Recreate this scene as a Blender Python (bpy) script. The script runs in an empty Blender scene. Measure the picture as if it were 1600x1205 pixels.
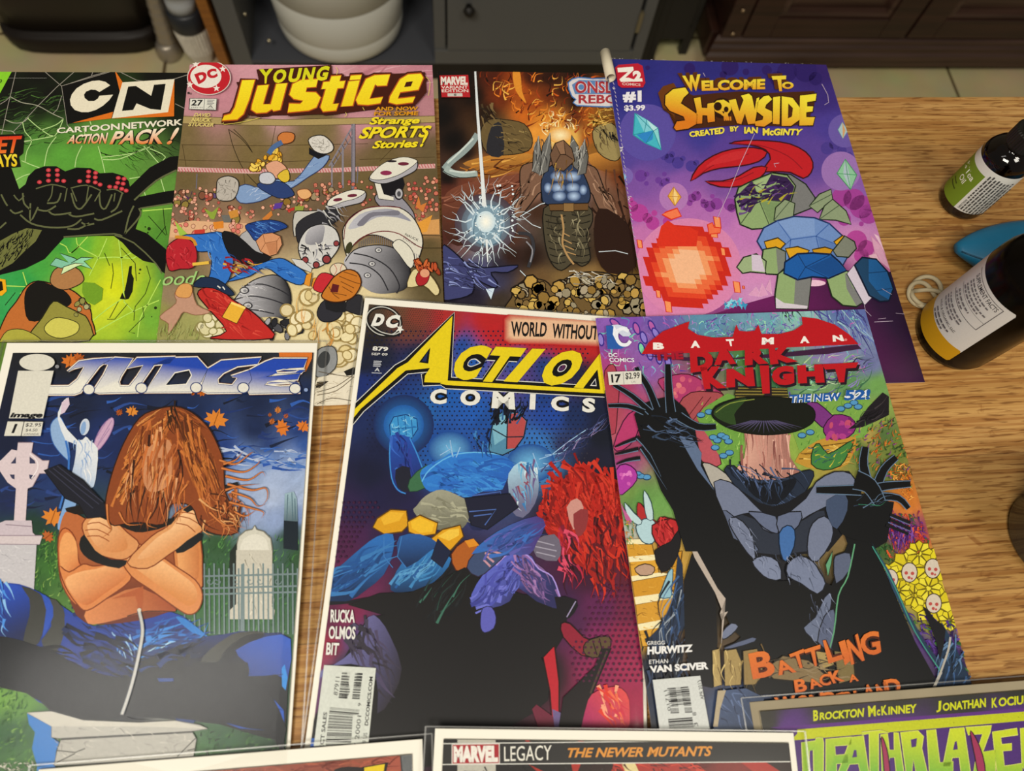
import bpy, bmesh, math, random
import numpy as np
from mathutils import Vector, Matrix
from mathutils.geometry import tessellate_polygon

# ---------------------------------------------------------------- camera, light, exposure
SC = bpy.context.scene
COL = SC.collection
TZ = 0.75                                   # table top height
CAM_H = 0.38471                             # camera above the table top
F_PX, IMG_W, IMG_H = 1114.75, 1600.0, 1205.0
c_r = Vector((0.9939, -0.0788, 0.0775)).normalized()
c_f = Vector((0.1016, 0.3738, -0.9219))
c_f = (c_f - c_r * c_f.dot(c_r)).normalized()
c_u = c_r.cross(c_f)
cam_d = bpy.data.cameras.new('camera')
cam_d.sensor_fit = 'HORIZONTAL'
cam_d.sensor_width = 36.0
cam_d.lens = 36.0 * F_PX / IMG_W
cam_d.clip_start = 0.01
cam_d.dof.use_dof = True
cam_d.dof.focus_distance = 0.44
cam_d.dof.aperture_fstop = 8.5
cam = bpy.data.objects.new('camera', cam_d)
cam.matrix_world = Matrix(((c_r.x, c_u.x, -c_f.x, 0), (c_r.y, c_u.y, -c_f.y, 0),
                           (c_r.z, c_u.z, -c_f.z, TZ + CAM_H), (0, 0, 0, 1)))
COL.objects.link(cam)
SC.camera = cam
SC.cycles.use_denoising = True
SC.view_settings.view_transform = 'Standard'
SC.view_settings.look = 'None'
SC.view_settings.exposure = 0.0
SC.view_settings.gamma = 1.0
SC.view_settings.use_curve_mapping = False

wd = bpy.data.worlds.new('room_light')
SC.world = wd
wd.use_nodes = True
wd.node_tree.nodes['Background'].inputs[0].default_value = (1.0, 0.93, 0.82, 1)
wd.node_tree.nodes['Background'].inputs[1].default_value = 0.16


def area_light(name, loc, target, size, power, col):
    l = bpy.data.lights.new(name, 'AREA')
    l.shape = 'RECTANGLE'
    l.size, l.size_y = size
    l.energy = power
    l.color = col
    o = bpy.data.objects.new(name, l)
    o.location = loc
    d = Vector(target) - Vector(loc)
    o.rotation_euler = d.to_track_quat('-Z', 'Y').to_euler()
    COL.objects.link(o)
    return o


area_light('tube_lamp', (-0.78, -0.03, TZ + 1.75), (-0.78, -0.03, TZ), (0.70, 0.16), 1.6, (1.0, 0.97, 0.92))
area_light('ceiling_lamp', (-0.75, -0.85, TZ + 1.75), (0.0, 0.1, TZ), (0.9, 0.5), 39.0, (1.0, 0.93, 0.81))
area_light('fill_light', (0.75, -0.70, TZ + 1.75), (0.1, 0.15, TZ), (0.5, 0.5), 15.0, (1.0, 0.93, 0.80))  # weaker fill, added to brighten the table; not a lamp of the room

# ---------------------------------------------------------------- helpers


def lin(h):
    if not isinstance(h, str):
        return tuple(h)
    r = []
    for i in (0, 2, 4):
        v = int(h[i:i + 2], 16) / 255.0
        r.append(v / 12.92 if v <= 0.04045 else ((v + 0.055) / 1.055) ** 2.4)
    return tuple(r)


def nodes_of(name):
    m = bpy.data.materials.new(name)
    m.use_nodes = True
    nt = m.node_tree
    return m, nt, nt.nodes['Principled BSDF']


def mat(name, col, rough=0.5, spec=0.5, metal=0.0, noise=0.0, nscale=40, bump=0.0, trans=0.0, ior=1.45):
    m, nt, b = nodes_of(name)
    c = lin(col)
    b.inputs['Base Color'].default_value = (*c, 1)
    b.inputs['Roughness'].default_value = rough
    b.inputs['Specular IOR Level'].default_value = spec
    b.inputs['Metallic'].default_value = metal
    b.inputs['IOR'].default_value = ior
    b.inputs['Transmission Weight'].default_value = trans
    if noise or bump:
        tc = nt.nodes.new('ShaderNodeTexCoord')
        n = nt.nodes.new('ShaderNodeTexNoise')
        n.inputs['Scale'].default_value = nscale
        n.inputs['Detail'].default_value = 6
        nt.links.new(tc.outputs['Object'], n.inputs['Vector'])
        if noise:
            mx = nt.nodes.new('ShaderNodeMix')
            mx.data_type = 'RGBA'
            mx.inputs[6].default_value = (*[v * (1 - noise) for v in c], 1)
            mx.inputs[7].default_value = (*[min(1, v * (1 + noise)) for v in c], 1)
            nt.links.new(n.outputs['Fac'], mx.inputs[0])
            nt.links.new(mx.outputs[2], b.inputs['Base Color'])
        if bump:
            bp = nt.nodes.new('ShaderNodeBump')
            bp.inputs['Strength'].default_value = bump
            bp.inputs['Distance'].default_value = 0.002
            nt.links.new(n.outputs['Fac'], bp.inputs['Height'])
            nt.links.new(bp.outputs['Normal'], b.inputs['Normal'])
    return m


def print_mat(name, rough, spec, grain=0.06, nscale=900.0):
    """printed paper: the ink colours come from the mesh, with a fine paper grain"""
    m, nt, b = nodes_of(name)
    at = nt.nodes.new('ShaderNodeAttribute')
    at.attribute_name = 'ink'
    tc = nt.nodes.new('ShaderNodeTexCoord')
    n = nt.nodes.new('ShaderNodeTexNoise')
    n.inputs['Scale'].default_value = nscale
    n.inputs['Detail'].default_value = 3
    nt.links.new(tc.outputs['Object'], n.inputs['Vector'])
    mr = nt.nodes.new('ShaderNodeMapRange')
    mr.inputs['From Min'].default_value = 0.3
    mr.inputs['From Max'].default_value = 0.7
    mr.inputs['To Min'].default_value = 1 - grain
    mr.inputs['To Max'].default_value = 1 + grain
    nt.links.new(n.outputs['Fac'], mr.inputs['Value'])
    vm = nt.nodes.new('ShaderNodeVectorMath')
    vm.operation = 'SCALE'
    nt.links.new(at.outputs['Color'], vm.inputs[0])
    nt.links.new(mr.outputs['Result'], vm.inputs['Scale'])
    nt.links.new(vm.outputs['Vector'], b.inputs['Base Color'])
    b.inputs['Roughness'].default_value = rough
    b.inputs['Specular IOR Level'].default_value = spec
    return m


def film_mat(name, fac=0.05, rough=0.12):
    m = bpy.data.materials.new(name)
    m.use_nodes = True
    nt = m.node_tree
    nt.nodes.remove(nt.nodes['Principled BSDF'])
    out = nt.nodes['Material Output']
    t = nt.nodes.new('ShaderNodeBsdfTransparent')
    t.inputs['Color'].default_value = (0.97, 0.97, 0.96, 1)
    g = nt.nodes.new('ShaderNodeBsdfGlossy')
    g.inputs['Roughness'].default_value = rough
    tc = nt.nodes.new('ShaderNodeTexCoord')
    n = nt.nodes.new('ShaderNodeTexNoise')
    n.inputs['Scale'].default_value = 55
    n.inputs['Detail'].default_value = 4
    bp = nt.nodes.new('ShaderNodeBump')
    bp.inputs['Strength'].default_value = 0.03
    bp.inputs['Distance'].default_value = 0.001
    nt.links.new(tc.outputs['Object'], n.inputs['Vector'])
    nt.links.new(n.outputs['Fac'], bp.inputs['Height'])
    nt.links.new(bp.outputs['Normal'], g.inputs['Normal'])
    mx = nt.nodes.new('ShaderNodeMixShader')
    mx.inputs[0].default_value = fac
    nt.links.new(t.outputs[0], mx.inputs[1])
    nt.links.new(g.outputs[0], mx.inputs[2])
    nt.links.new(mx.outputs[0], out.inputs['Surface'])
    return m


class MB:
    """collects geometry and links it as ONE mesh object"""

    def __init__(self):
        self.v, self.f, self.c = [], [], []

    def add(self, verts, faces, col=None):
        o = len(self.v)
        self.v += [tuple(p) for p in verts]
        for f in faces:
            self.f.append([i + o for i in f])
            if col is not None:
                self.c.append([col] * len(f))
        return self

    def box(self, lo, hi, col=None, M=None):
        x0, y0, z0 = lo
        x1, y1, z1 = hi
        vs = [(x0, y0, z0), (x1, y0, z0), (x1, y1, z0), (x0, y1, z0), (x0, y0, z1), (x1, y0, z1), (x1, y1, z1), (x0, y1, z1)]
        if M is not None:
            vs = [M @ Vector(p) for p in vs]
        return self.add(vs, [(0, 3, 2, 1), (4, 5, 6, 7), (0, 1, 5, 4), (1, 2, 6, 5), (2, 3, 7, 6), (3, 0, 4, 7)], col)

    def lathe(self, prof, n=48, center=(0, 0, 0), cap0=True, cap1=True, M=None):
        vs, fs = [], []
        for r, z in prof:
            for k in range(n):
                a = 2 * math.pi * k / n
                p = Vector((center[0] + r * math.cos(a), center[1] + r * math.sin(a), center[2] + z))
                vs.append(M @ p if M is not None else p)
        for i in range(len(prof) - 1):
            for k in range(n):
                fs.append((i * n + k, i * n + (k + 1) % n, (i + 1) * n + (k + 1) % n, (i + 1) * n + k))
        if cap0:
            fs.append(tuple(reversed(range(n))))
        if cap1:
            fs.append(tuple((len(prof) - 1) * n + k for k in range(n)))
        return self.add(vs, fs)

    def tube(self, pts, r, n=8, closed=False):
        pts = [Vector(p) for p in pts]
        vs, fs = [], []
        m = len(pts)
        for i, p in enumerate(pts):
            a = pts[(i - 1) % m] if closed or i > 0 else p
            b = pts[(i + 1) % m] if closed or i < m - 1 else p
            t = (b - a).normalized()
            s = t.cross(Vector((0, 0, 1)))
            if s.length < 1e-4:
                s = t.cross(Vector((0, 1, 0)))
            s.normalize()
            u = s.cross(t)
            for k in range(n):
                w = 2 * math.pi * k / n
                vs.append(p + s * r * math.cos(w) + u * r * math.sin(w))
        for i in range(m if closed else m - 1):
            j = (i + 1) % m
            for k in range(n):
                fs.append((i * n + k, i * n + (k + 1) % n, j * n + (k + 1) % n, j * n + k))
        if not closed:
            fs.append(tuple(range(n)))
            fs.append(tuple((m - 1) * n + k for k in reversed(range(n))))
        return self.add(vs, fs)

    def build(self, name, material, parent=None, smooth=False, bevel=0.0, recalc=True):
        me = bpy.data.meshes.new(name)
        me.from_pydata(self.v, [], self.f)
        if self.c:
            ca = me.color_attributes.new('ink', 'FLOAT_COLOR', 'CORNER')
            flat = [ch for fc in self.c for c in fc for ch in (c[0], c[1], c[2], 1.0)]
            ca.data.foreach_set('color', flat)
        if recalc:
            bm = bmesh.new()
            bm.from_mesh(me)
            bmesh.ops.recalc_face_normals(bm, faces=bm.faces)
            bm.to_mesh(me)
            bm.free()
        if smooth:
            me.polygons.foreach_set('use_smooth', [True] * len(me.polygons))
        me.materials.append(material)
        o = bpy.data.objects.new(name, me)
        COL.objects.link(o)
        if parent is not None:
            o.parent = parent
        if bevel:
            b = o.modifiers.new('bevel', 'BEVEL')
            b.width = bevel
            b.segments = 2
            b.limit_method = 'ANGLE'
        return o


def tag(o, label=None, cat=None, group=None, kind=None):
    if label:
        o['label'] = label
    if cat:
        o['category'] = cat
    if group:
        o['group'] = group
    if kind:
        o['kind'] = kind
    return o


def empty(name, M, label, cat, group=None):
    o = bpy.data.objects.new(name, None)
    o.empty_display_size = 0.02
    if not isinstance(M, Matrix):
        M = Matrix.Translation(M)
    o.matrix_world = M
    COL.objects.link(o)
    return tag(o, label, cat, group)


# ---------------------------------------------------------------- the setting
def floor_mat():
    m, nt, b = nodes_of('floor_tile')
    tc = nt.nodes.new('ShaderNodeTexCoord')
    mp = nt.nodes.new('ShaderNodeMapping')
    mp.inputs['Location'].default_value = (0.183, 0.08, 0)
    br = nt.nodes.new('ShaderNodeTexBrick')
    br.offset = 0.0
    br.inputs['Scale'].default_value = 1.0
    br.inputs['Brick Width'].default_value = 0.338
    br.inputs['Row Height'].default_value = 0.338
    br.inputs['Mortar Size'].default_value = 0.004
    br.inputs['Mortar Smooth'].default_value = 0.3
    br.inputs['Color1'].default_value = (*lin('d9c79a'), 1)
    br.inputs['Color2'].default_value = (*lin('d2c094'), 1)
    br.inputs['Mortar'].default_value = (*lin('6a5638'), 1)
    n = nt.nodes.new('ShaderNodeTexNoise')
    n.inputs['Scale'].default_value = 9
    n.inputs['Detail'].default_value = 5
    mx = nt.nodes.new('ShaderNodeMix')
    mx.data_type = 'RGBA'
    mx.blend_type = 'MULTIPLY'
    mx.inputs[0].default_value = 0.45
    nt.links.new(tc.outputs['Object'], mp.inputs['Vector'])
    nt.links.new(mp.outputs['Vector'], br.inputs['Vector'])
    nt.links.new(tc.outputs['Object'], n.inputs['Vector'])
    nt.links.new(br.outputs['Color'], mx.inputs[6])
    nt.links.new(n.outputs['Color'], mx.inputs[7])
    nt.links.new(mx.outputs[2], b.inputs['Base Color'])
    b.inputs['Roughness'].default_value = 0.45
    return m


tag(MB().box((-2.2, -1.6, -0.05), (2.6, 1.75, 0.0)).build('floor', floor_mat()), kind='structure')
tag(MB().box((-2.2, 1.75, -0.05), (2.6, 1.83, 2.4)).build('wall_back', mat('wall_paint', '8d8676', 0.8, noise=0.05)), kind='structure')


# ---------------------------------------------------------------- the oak table
def oak_mat():
    m, nt, b = nodes_of('oiled_oak')
    L = nt.links.new
    N = nt.nodes.new
    tc = N('ShaderNodeTexCoord')
    sep = N('ShaderNodeSeparateXYZ')
    L(tc.outputs['Object'], sep.inputs[0])
    # staves run along x: a stave number from y, used to shift the grain and the tone
    dv = N('ShaderNodeMath'); dv.operation = 'MULTIPLY_ADD'
    dv.inputs[1].default_value = 1 / 0.0765
    dv.inputs[2].default_value = 0.72
    L(sep.outputs['Y'], dv.inputs[0])
    fl = N('ShaderNodeMath'); fl.operation = 'FLOOR'
    L(dv.outputs[0], fl.inputs[0])
    fr = N('ShaderNodeMath'); fr.operation = 'FRACT'
    L(dv.outputs[0], fr.inputs[0])
    wn = N('ShaderNodeTexWhiteNoise'); wn.noise_dimensions = '1D'
    L(fl.outputs[0], wn.inputs['W'])
    off = N('ShaderNodeCombineXYZ')
    ml = N('ShaderNodeMath'); ml.operation = 'MULTIPLY'; ml.inputs[1].default_value = 17.0
    L(wn.outputs['Value'], ml.inputs[0])
    L(ml.outputs[0], off.inputs['X'])
    L(ml.outputs[0], off.inputs['Z'])
    ad = N('ShaderNodeVectorMath'); ad.operation = 'ADD'
    L(tc.outputs['Object'], ad.inputs[0])
    L(off.outputs[0], ad.inputs[1])

    def noise(scale, sc, detail=5, dist=0.0, rough=0.55):
        mp = N('ShaderNodeMapping')
        mp.inputs['Scale'].default_value = scale
        L(ad.outputs[0], mp.inputs['Vector'])
        n = N('ShaderNodeTexNoise')
        n.inputs['Scale'].default_value = sc
        n.inputs['Detail'].default_value = detail
        n.inputs['Distortion'].default_value = dist
        n.inputs['Roughness'].default_value = rough
        L(mp.outputs[0], n.inputs['Vector'])
        return n.outputs['Fac']

    broad = noise((1.6, 11, 1), 2.2, 4, 0.5)
    fine = noise((10, 420, 1), 1.0, 3, 0.35)
    pore = noise((60, 640, 1), 1.0, 2, 0.3)
    blot = noise((26, 46, 1), 1.0, 4, 2.2)
    r1 = N('ShaderNodeValToRGB')
    e = r1.color_ramp.elements
    e[0].position, e[0].color = 0.30, (*lin('ab8248'), 1)
    e[1].position, e[1].color = 0.72, (*lin('c69c62'), 1)
    x = e.new(0.5); x.color = (*lin('b98e52'), 1)
    L(broad, r1.inputs[0])

    def mul(src, fac_socket, lo, hi, dark, amt):
        mr = N('ShaderNodeMapRange')
        mr.inputs['From Min'].default_value = lo
        mr.inputs['From Max'].default_value = hi
        mr.inputs['To Min'].default_value = amt
        mr.inputs['To Max'].default_value = 0.0
        L(fac_socket, mr.inputs['Value'])
        mx = N('ShaderNodeMix'); mx.data_type = 'RGBA'; mx.blend_type = 'MULTIPLY'
        L(mr.outputs[0], mx.inputs[0])
        L(src, mx.inputs[6])
        mx.inputs[7].default_value = (*lin(dark), 1)
        return mx.outputs[2]

    c = mul(r1.outputs[0], fine, 0.40, 0.60, 'b48b58', 0.62)
    c = mul(c, pore, 0.36, 0.46, '8c6638', 0.62)
    c = mul(c, blot, 0.29, 0.37, 'a8763e', 0.5)
    hs = N('ShaderNodeHueSaturation')
    tv = N('ShaderNodeMapRange')
    tv.inputs['To Min'].default_value = 0.84
    tv.inputs['To Max'].default_value = 1.10
    L(wn.outputs['Value'], tv.inputs['Value'])
    L(tv.outputs[0], hs.inputs['Value'])
    L(c, hs.inputs['Color'])
    # fine dark glue line between staves
    gl = N('ShaderNodeMath'); gl.operation = 'COMPARE'
    gl.inputs[1].default_value = 0.0
    gl.inputs[2].default_value = 0.012
    L(fr.outputs[0], gl.inputs[0])
    mx = N('ShaderNodeMix'); mx.data_type = 'RGBA'; mx.blend_type = 'MULTIPLY'
    g2 = N('ShaderNodeMath'); g2.operation = 'MULTIPLY'; g2.inputs[1].default_value = 0.45
    L(gl.outputs[0], g2.inputs[0])
    L(g2.outputs[0], mx.inputs[0])
    L(hs.outputs[0], mx.inputs[6])
    mx.inputs[7].default_value = (*lin('6a4420'), 1)
    L(mx.outputs[2], b.inputs['Base Color'])
    b.inputs['Roughness'].default_value = 0.42
    b.inputs['Specular IOR Level'].default_value = 0.35
    bp = N('ShaderNodeBump'); bp.inputs['Strength'].default_value = 0.25; bp.inputs['Distance'].default_value = 0.0006
    L(fine, bp.inputs['Height'])
    L(bp.outputs['Normal'], b.inputs['Normal'])
    return m


OAK = oak_mat()
tb = empty('table', (0, 0, 0), 'oiled oak butcher block table under the comic books', 'table')
MB().box((-0.85, -0.52, TZ - 0.032), (0.85, 0.374, TZ)).build('tabletop', OAK, tb, bevel=0.0015)
for sx in (-0.78, 0.78):
    for sy in (-0.46, 0.25):
        MB().box((sx - 0.03, sy - 0.03, 0), (sx + 0.03, sy + 0.03, TZ - 0.032)).build('leg', OAK, tb)

# ---------------------------------------------------------------- furniture behind the table
GREY = mat('grey_cabinet_paint', '565654', 0.45, 0.4, noise=0.05, nscale=12)
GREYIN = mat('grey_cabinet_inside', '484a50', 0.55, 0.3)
BLACK = mat('black_plastic', '16130f', 0.45, 0.4, noise=0.15, nscale=20)
DARKMETAL = mat('hinge_metal', '8a8168', 0.4, metal=0.7)
gx0, gx1, gy = -0.372, 0.443, 1.15
gc = empty('grey_cabinet', (0, 0, 0), 'grey painted cabinet with open bay and closed door behind the table', 'cabinet')
b = MB()
b.box((gx0, gy, 0.0), (gx0 + 0.035, gy + 0.42, 0.62))
b.box((gx1 - 0.022, gy, 0.0), (gx1, gy + 0.42, 0.62))
b.box((0.02, gy + 0.004, 0.05), (0.042, gy + 0.41, 0.62))
b.box((gx0 + 0.035, gy + 0.40, 0.05), (gx1 - 0.022, gy + 0.42, 0.62))
b.box((gx0 - 0.005, gy - 0.006, 0.62), (gx1 + 0.005, gy + 0.43, 0.645))
b.build('carcass', GREY, gc, bevel=0.001)
MB().box((gx0 + 0.035, gy, 0.042), (0.02, gy + 0.40, 0.050)).build('shelf', GREYIN, gc)
MB().box((0.02, gy, 0.042), (gx1 - 0.022, gy + 0.018, 0.0745)).build('bottom_rail', GREY, gc, bevel=0.001)
MB().box((gx0 + 0.035, gy + 0.003, 0.0), (gx1 - 0.022, gy + 0.015, 0.042)).build('toe_gap_shade', BLACK, gc)  # black board stands in for the shade in the gap under the cabinet
dr = MB().box((0.0455, gy - 0.002, 0.077), (gx1 - 0.030, gy + 0.018, 0.60)).build('door', GREY, gc, bevel=0.0015)
for hz_ in (0.125, 0.50):
    tag(MB().box((gx1 - 0.0305, gy - 0.006, hz_), (gx1 - 0.023, gy + 0.002, hz_ + 0.045)).build('hinge', DARKMETAL, dr), 'brass toned hinge')
tag(MB().lathe([(0.0, 0), (0.009, 0.001), (0.011, 0.007), (0.006, 0.012), (0.006, 0.02)], 20,
               M=Matrix.Translation((0.085, gy - 0.024, 0.18)) @ Matrix.Rotation(-math.pi / 2, 4, 'X')).build('knob', BLACK, dr, smooth=True), 'black knob')
for z in (0.13, 0.07):
    MB().lathe([(0.004, 0), (0.004, 0.004), (0.0, 0.0045)], 12, M=Matrix.Translation((gx0 + 0.04 + (0.13 - z) * 0.5, gy + 0.03, z)) @ Matrix.Rotation(math.pi / 2, 4, 'Y')).build('shelf_pin', DARKMETAL, gc)

# white bin standing in the open bay
bk = empty('bin', (-0.163, 1.250, 0.0505), 'round white plastic bin standing in the open bay of the grey cabinet', 'bin')
WHITE = mat('white_bin_plastic', 'c9c9c0', 0.42, 0.4)
pr_ = [(0.094, 0.0), (0.106, 0.004), (0.114, 0.012), (0.1168, 0.026), (0.1175, 0.044), (0.1168, 0.0455), (0.1178, 0.047),
       (0.1225, 0.118), (0.1212, 0.1195), (0.1235, 0.121), (0.131, 0.30), (0.128, 0.30), (0.112, 0.05), (0.10, 0.012), (0.0, 0.010)]
pr_ = [(r_ * 1.05, z_) for r_, z_ in pr_]
MB().lathe(pr_, 72, cap1=False).build('body', WHITE, bk, smooth=True)
MB().lathe([(0.137, 0.296), (0.142, 0.298), (0.142, 0.306), (0.134, 0.306), (0.134, 0.300)], 72, cap0=False, cap1=False).build('rim', WHITE, bk, smooth=True)


def wood_dark(name, c1, c2, rough=0.35):
    m, nt, b = nodes_of(name)
    tc = nt.nodes.new('ShaderNodeTexCoord')
    mp = nt.nodes.new('ShaderNodeMapping')
    mp.inputs['Scale'].default_value = (3, 20, 60)
    n = nt.nodes.new('ShaderNodeTexNoise')
    n.inputs['Scale'].default_value = 1.5
    n.inputs['Detail'].default_value = 6
    r = nt.nodes.new('ShaderNodeValToRGB')
    r.color_ramp.elements[0].position = 0.3
    r.color_ramp.elements[0].color = (*lin(c1), 1)
    r.color_ramp.elements[1].position = 0.75
    r.color_ramp.elements[1].color = (*lin(c2), 1)
    nt.links.new(tc.outputs['Object'], mp.inputs['Vector'])
    nt.links.new(mp.outputs[0], n.inputs['Vector'])
    nt.links.new(n.outputs['Fac'], r.inputs[0])
    nt.links.new(r.outputs[0], b.inputs['Base Color'])
    b.inputs['Roughness'].default_value = rough
    return m


MAHOG = wood_dark('dark_mahogany', '21120c', '382018')
MAHOGL = wood_dark('worn_mahogany', '2f1d15', '4a342a', 0.4)
bx0, bx1, by = 0.600, 1.72, 1.165
bc = empty('wooden_cabinet', (0, 0, 0), 'dark mahogany cabinet with raised panel doors and moulded base', 'cabinet')
b = MB()
b.box((bx0 + 0.012, by + 0.02, 0.06), (bx1 - 0.012, by + 0.45, 0.70))
b.build('carcass', MAHOG, bc)
b = MB()   # moulded base: stepped profile swept along the front, mitred blocks on the sides
prof = [(0.0, 0.022), (0.0, 0.036), (-0.004, 0.040), (-0.004, 0.052), (0.002, 0.058), (0.002, 0.068), (0.007, 0.074), (0.007, 0.082), (0.016, 0.089), (0.03, 0.089), (0.03, 0.022)]
n = len(prof)
vs = []
for s, xx in ((-1, bx0 - 0.012), (1, bx1 + 0.012)):
    vs += [(xx - s * 0 + (-s) * py * 0.9, by + py, pz) for py, pz in prof]
b.add(vs, [(i, (i + 1) % n, n + (i + 1) % n, n + i) for i in range(n)] + [tuple(range(n)), tuple(reversed(range(n, 2 * n)))])
b.build('base_moulding', MAHOGL, bc)
MB().box((bx0 - 0.008, by + 0.03, 0.022), (bx0 + 0.012, by + 0.45, 0.085)).build('side_moulding', MAHOG, bc, bevel=0.004)
for fx in (bx0 + 0.03, bx1 - 0.30):
    q = MB()
    pf = [(0, 0), (0.22, 0), (0.262, 0.022), (0.30, 0.0235), (0.30, 0.03), (-0.02, 0.03), (-0.02, 0.012)]
    vs = [(fx + a, by + yy, z) for yy in (0.006, 0.05) for a, z in pf]
    k = len(pf)
    q.add(vs, [(i, (i + 1) % k, k + (i + 1) % k, k + i) for i in range(k)] + [tuple(range(k)), tuple(reversed(range(k, 2 * k)))])
    q.build('foot', MAHOG, bc, bevel=0.002)


def panel_door(x0, x1, z0, z1):
    d = MB()
    y = by + 0.006
    st = 0.058
    d.box((x0, y, z0), (x0 + st, y + 0.022, z1)).box((x1 - st, y, z0), (x1, y + 0.022, z1))
    d.box((x0 + st, y, z0), (x1 - st, y + 0.022, z0 + st - 0.012)).box((x0 + st, y, z1 - st), (x1 - st, y + 0.022, z1))
    dd = d.build('door', MAHOG, bc, bevel=0.002)
    p = MB()
    a0, a1, c0, c1 = x0 + st, x1 - st, z0 + st - 0.012, z1 - st
    rings = [(0, 0.004), (0.006, 0.001), (0.013, 0.003), (0.016, 0.014), (0.05, 0.007), (0.052, 0.007)]
    vs, fs = [], []
    for i_, yy in rings:
        vs += [(a0 + i_, y + yy, c0 + i_), (a1 - i_, y + yy, c0 + i_), (a1 - i_, y + yy, c1 - i_), (a0 + i_, y + yy, c1 - i_)]
    for i in range(len(rings) - 1):
        for k in range(4):
            fs.append((i * 4 + k, i * 4 + (k + 1) % 4, i * 4 + 4 + (k + 1) % 4, i * 4 + 4 + k))
    fs.append(tuple((len(rings) - 1) * 4 + k for k in range(4)))
    p.add(vs, fs)
    p.build('raised_panel', MAHOGL, dd)


panel_door(bx0 + 0.050, 1.003, 0.092, 0.69)
panel_door(1.009, 1.37, 0.092, 0.69)
panel_door(1.376, bx1 - 0.02, 0.092, 0.69)
MB().box((bx0 + 0.006, by + 0.008, 0.089), (bx0 + 0.048, by + 0.03, 0.70)).build('corner_post', MAHOG, bc, bevel=0.003)
MB().box((bx0 - 0.01, by - 0.012, 0.70), (bx1 + 0.01, by + 0.46, 0.725)).build('top', MAHOG, bc, bevel=0.003)
NAIL = mat('brass_stud', '9a8466', 0.35, metal=0.8)
for z in (0.10, 0.155, 0.21, 0.265):
    MB().lathe([(0.0, -0.003), (0.003, -0.002), (0.004, 0.0)], 12, cap0=False, cap1=False,
               M=Matrix.Translation((bx0 + 0.027, by + 0.006, z)) @ Matrix.Rotation(-math.pi / 2, 4, 'X')).build('stud', NAIL, bc, smooth=True)

# folded black frame standing between the two cabinets
ff = empty('folded_frame', (0.51, 1.19, 0), 'black folded frame leaning between the grey and the mahogany cabinets', 'frame')
DK = mat('black_frame_paint', '1c1c1a', 0.4, 0.4)
for x_, y_ in ((-0.052, 0.0), (-0.028, 0.02), (0.05, 0.04)):
    MB().box((x_ - 0.009, y_ - 0.008, 0.0), (x_ + 0.009, y_ + 0.012, 0.66)).build('upright', DK, ff, bevel=0.002)
MB().box((-0.061, 0.0, 0.62), (0.059, 0.04, 0.64)).build('crossbar', DK, ff, bevel=0.002)
MB().box((-0.045, 0.022, 0.05), (0.04, 0.030, 0.62)).build('backing_panel', DK, ff)
MB().tube([(-0.02, 0.02, 0.19), (0.045, 0.035, 0.07)], 0.005).build('brace', DK, ff)

# black space heater on the floor, far left
ht = empty('space_heater', (-0.675, 1.20, 0), 'black portable heater with rounded corners standing on the tiles', 'heater')
HT = mat('heater_shell', '1a1510', 0.35, 0.45, noise=0.1)
HF = mat('heater_foot', '1a1410', 0.5, 0.3)


def round_loft(b, sections, n=48, p=5.0):
    """stack of rounded rectangles (cx, cy, hx, hy, z)"""
    vs, fs = [], []
    for cx, cy, hx, hy, z in sections:
        for k in range(n):
            a = 2 * math.pi * (k + 0.5) / n
            ca, sa = math.cos(a), math.sin(a)
            r = (abs(ca) ** p + abs(sa) ** p) ** (-1 / p)
            vs.append((cx + hx * r * ca, cy + hy * r * sa, z))
    for i in range(len(sections) - 1):
        for k in range(n):
            fs.append((i * n + k, i * n + (k + 1) % n, (i + 1) * n + (k + 1) % n, (i + 1) * n + k))
    fs.append(tuple(reversed(range(n))))
    fs.append(tuple((len(sections) - 1) * n + k for k in range(n)))
    b.add(vs, fs)
    return b


round_loft(MB(), [(0, 0.13, 0.135, 0.105, 0.0), (0, 0.13, 0.150, 0.118, 0.008), (0, 0.13, 0.153, 0.121, 0.035), (0, 0.13, 0.150, 0.119, 0.045)]).build('foot', HF, ht, smooth=True)
round_loft(MB(), [(0, 0.135, 0.140, 0.105, 0.043), (0, 0.135, 0.150, 0.112, 0.050), (0, 0.14, 0.158, 0.115, 0.15), (0, 0.14, 0.162, 0.115, 0.40), (0, 0.14, 0.15, 0.105, 0.43), (0, 0.14, 0.12, 0.08, 0.44)]).build('shell', HT, ht, smooth=True)

# twisted metal pole
pl = empty('metal_pole', (-0.512, 1.215, 0), 'dull silver metal pole standing on the floor beside the black heater', 'pole')
STEEL = mat('dull_steel', 'a39a8c', 0.42, 0.5, metal=0.75)
Mp = Matrix.Rotation(math.radians(5), 4, 'Y') @ Matrix.Rotation(math.radians(-9), 4, 'X')
pf = [(0.0165, 0.028)]
for k in range(40):
    z = 0.03 + k * 0.0175
    pf += [(0.0165, z), (0.0178, z + 0.006), (0.0178, z + 0.010), (0.0165, z + 0.0165)]
MB().lathe(pf, 24, M=Mp).build('shaft', STEEL, pl, smooth=True)
MB().lathe([(0.022, 0.0), (0.0235, 0.004), (0.0235, 0.02), (0.019, 0.03), (0.0165, 0.034)], 28).build('ferrule', STEEL, pl, smooth=True)

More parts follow.
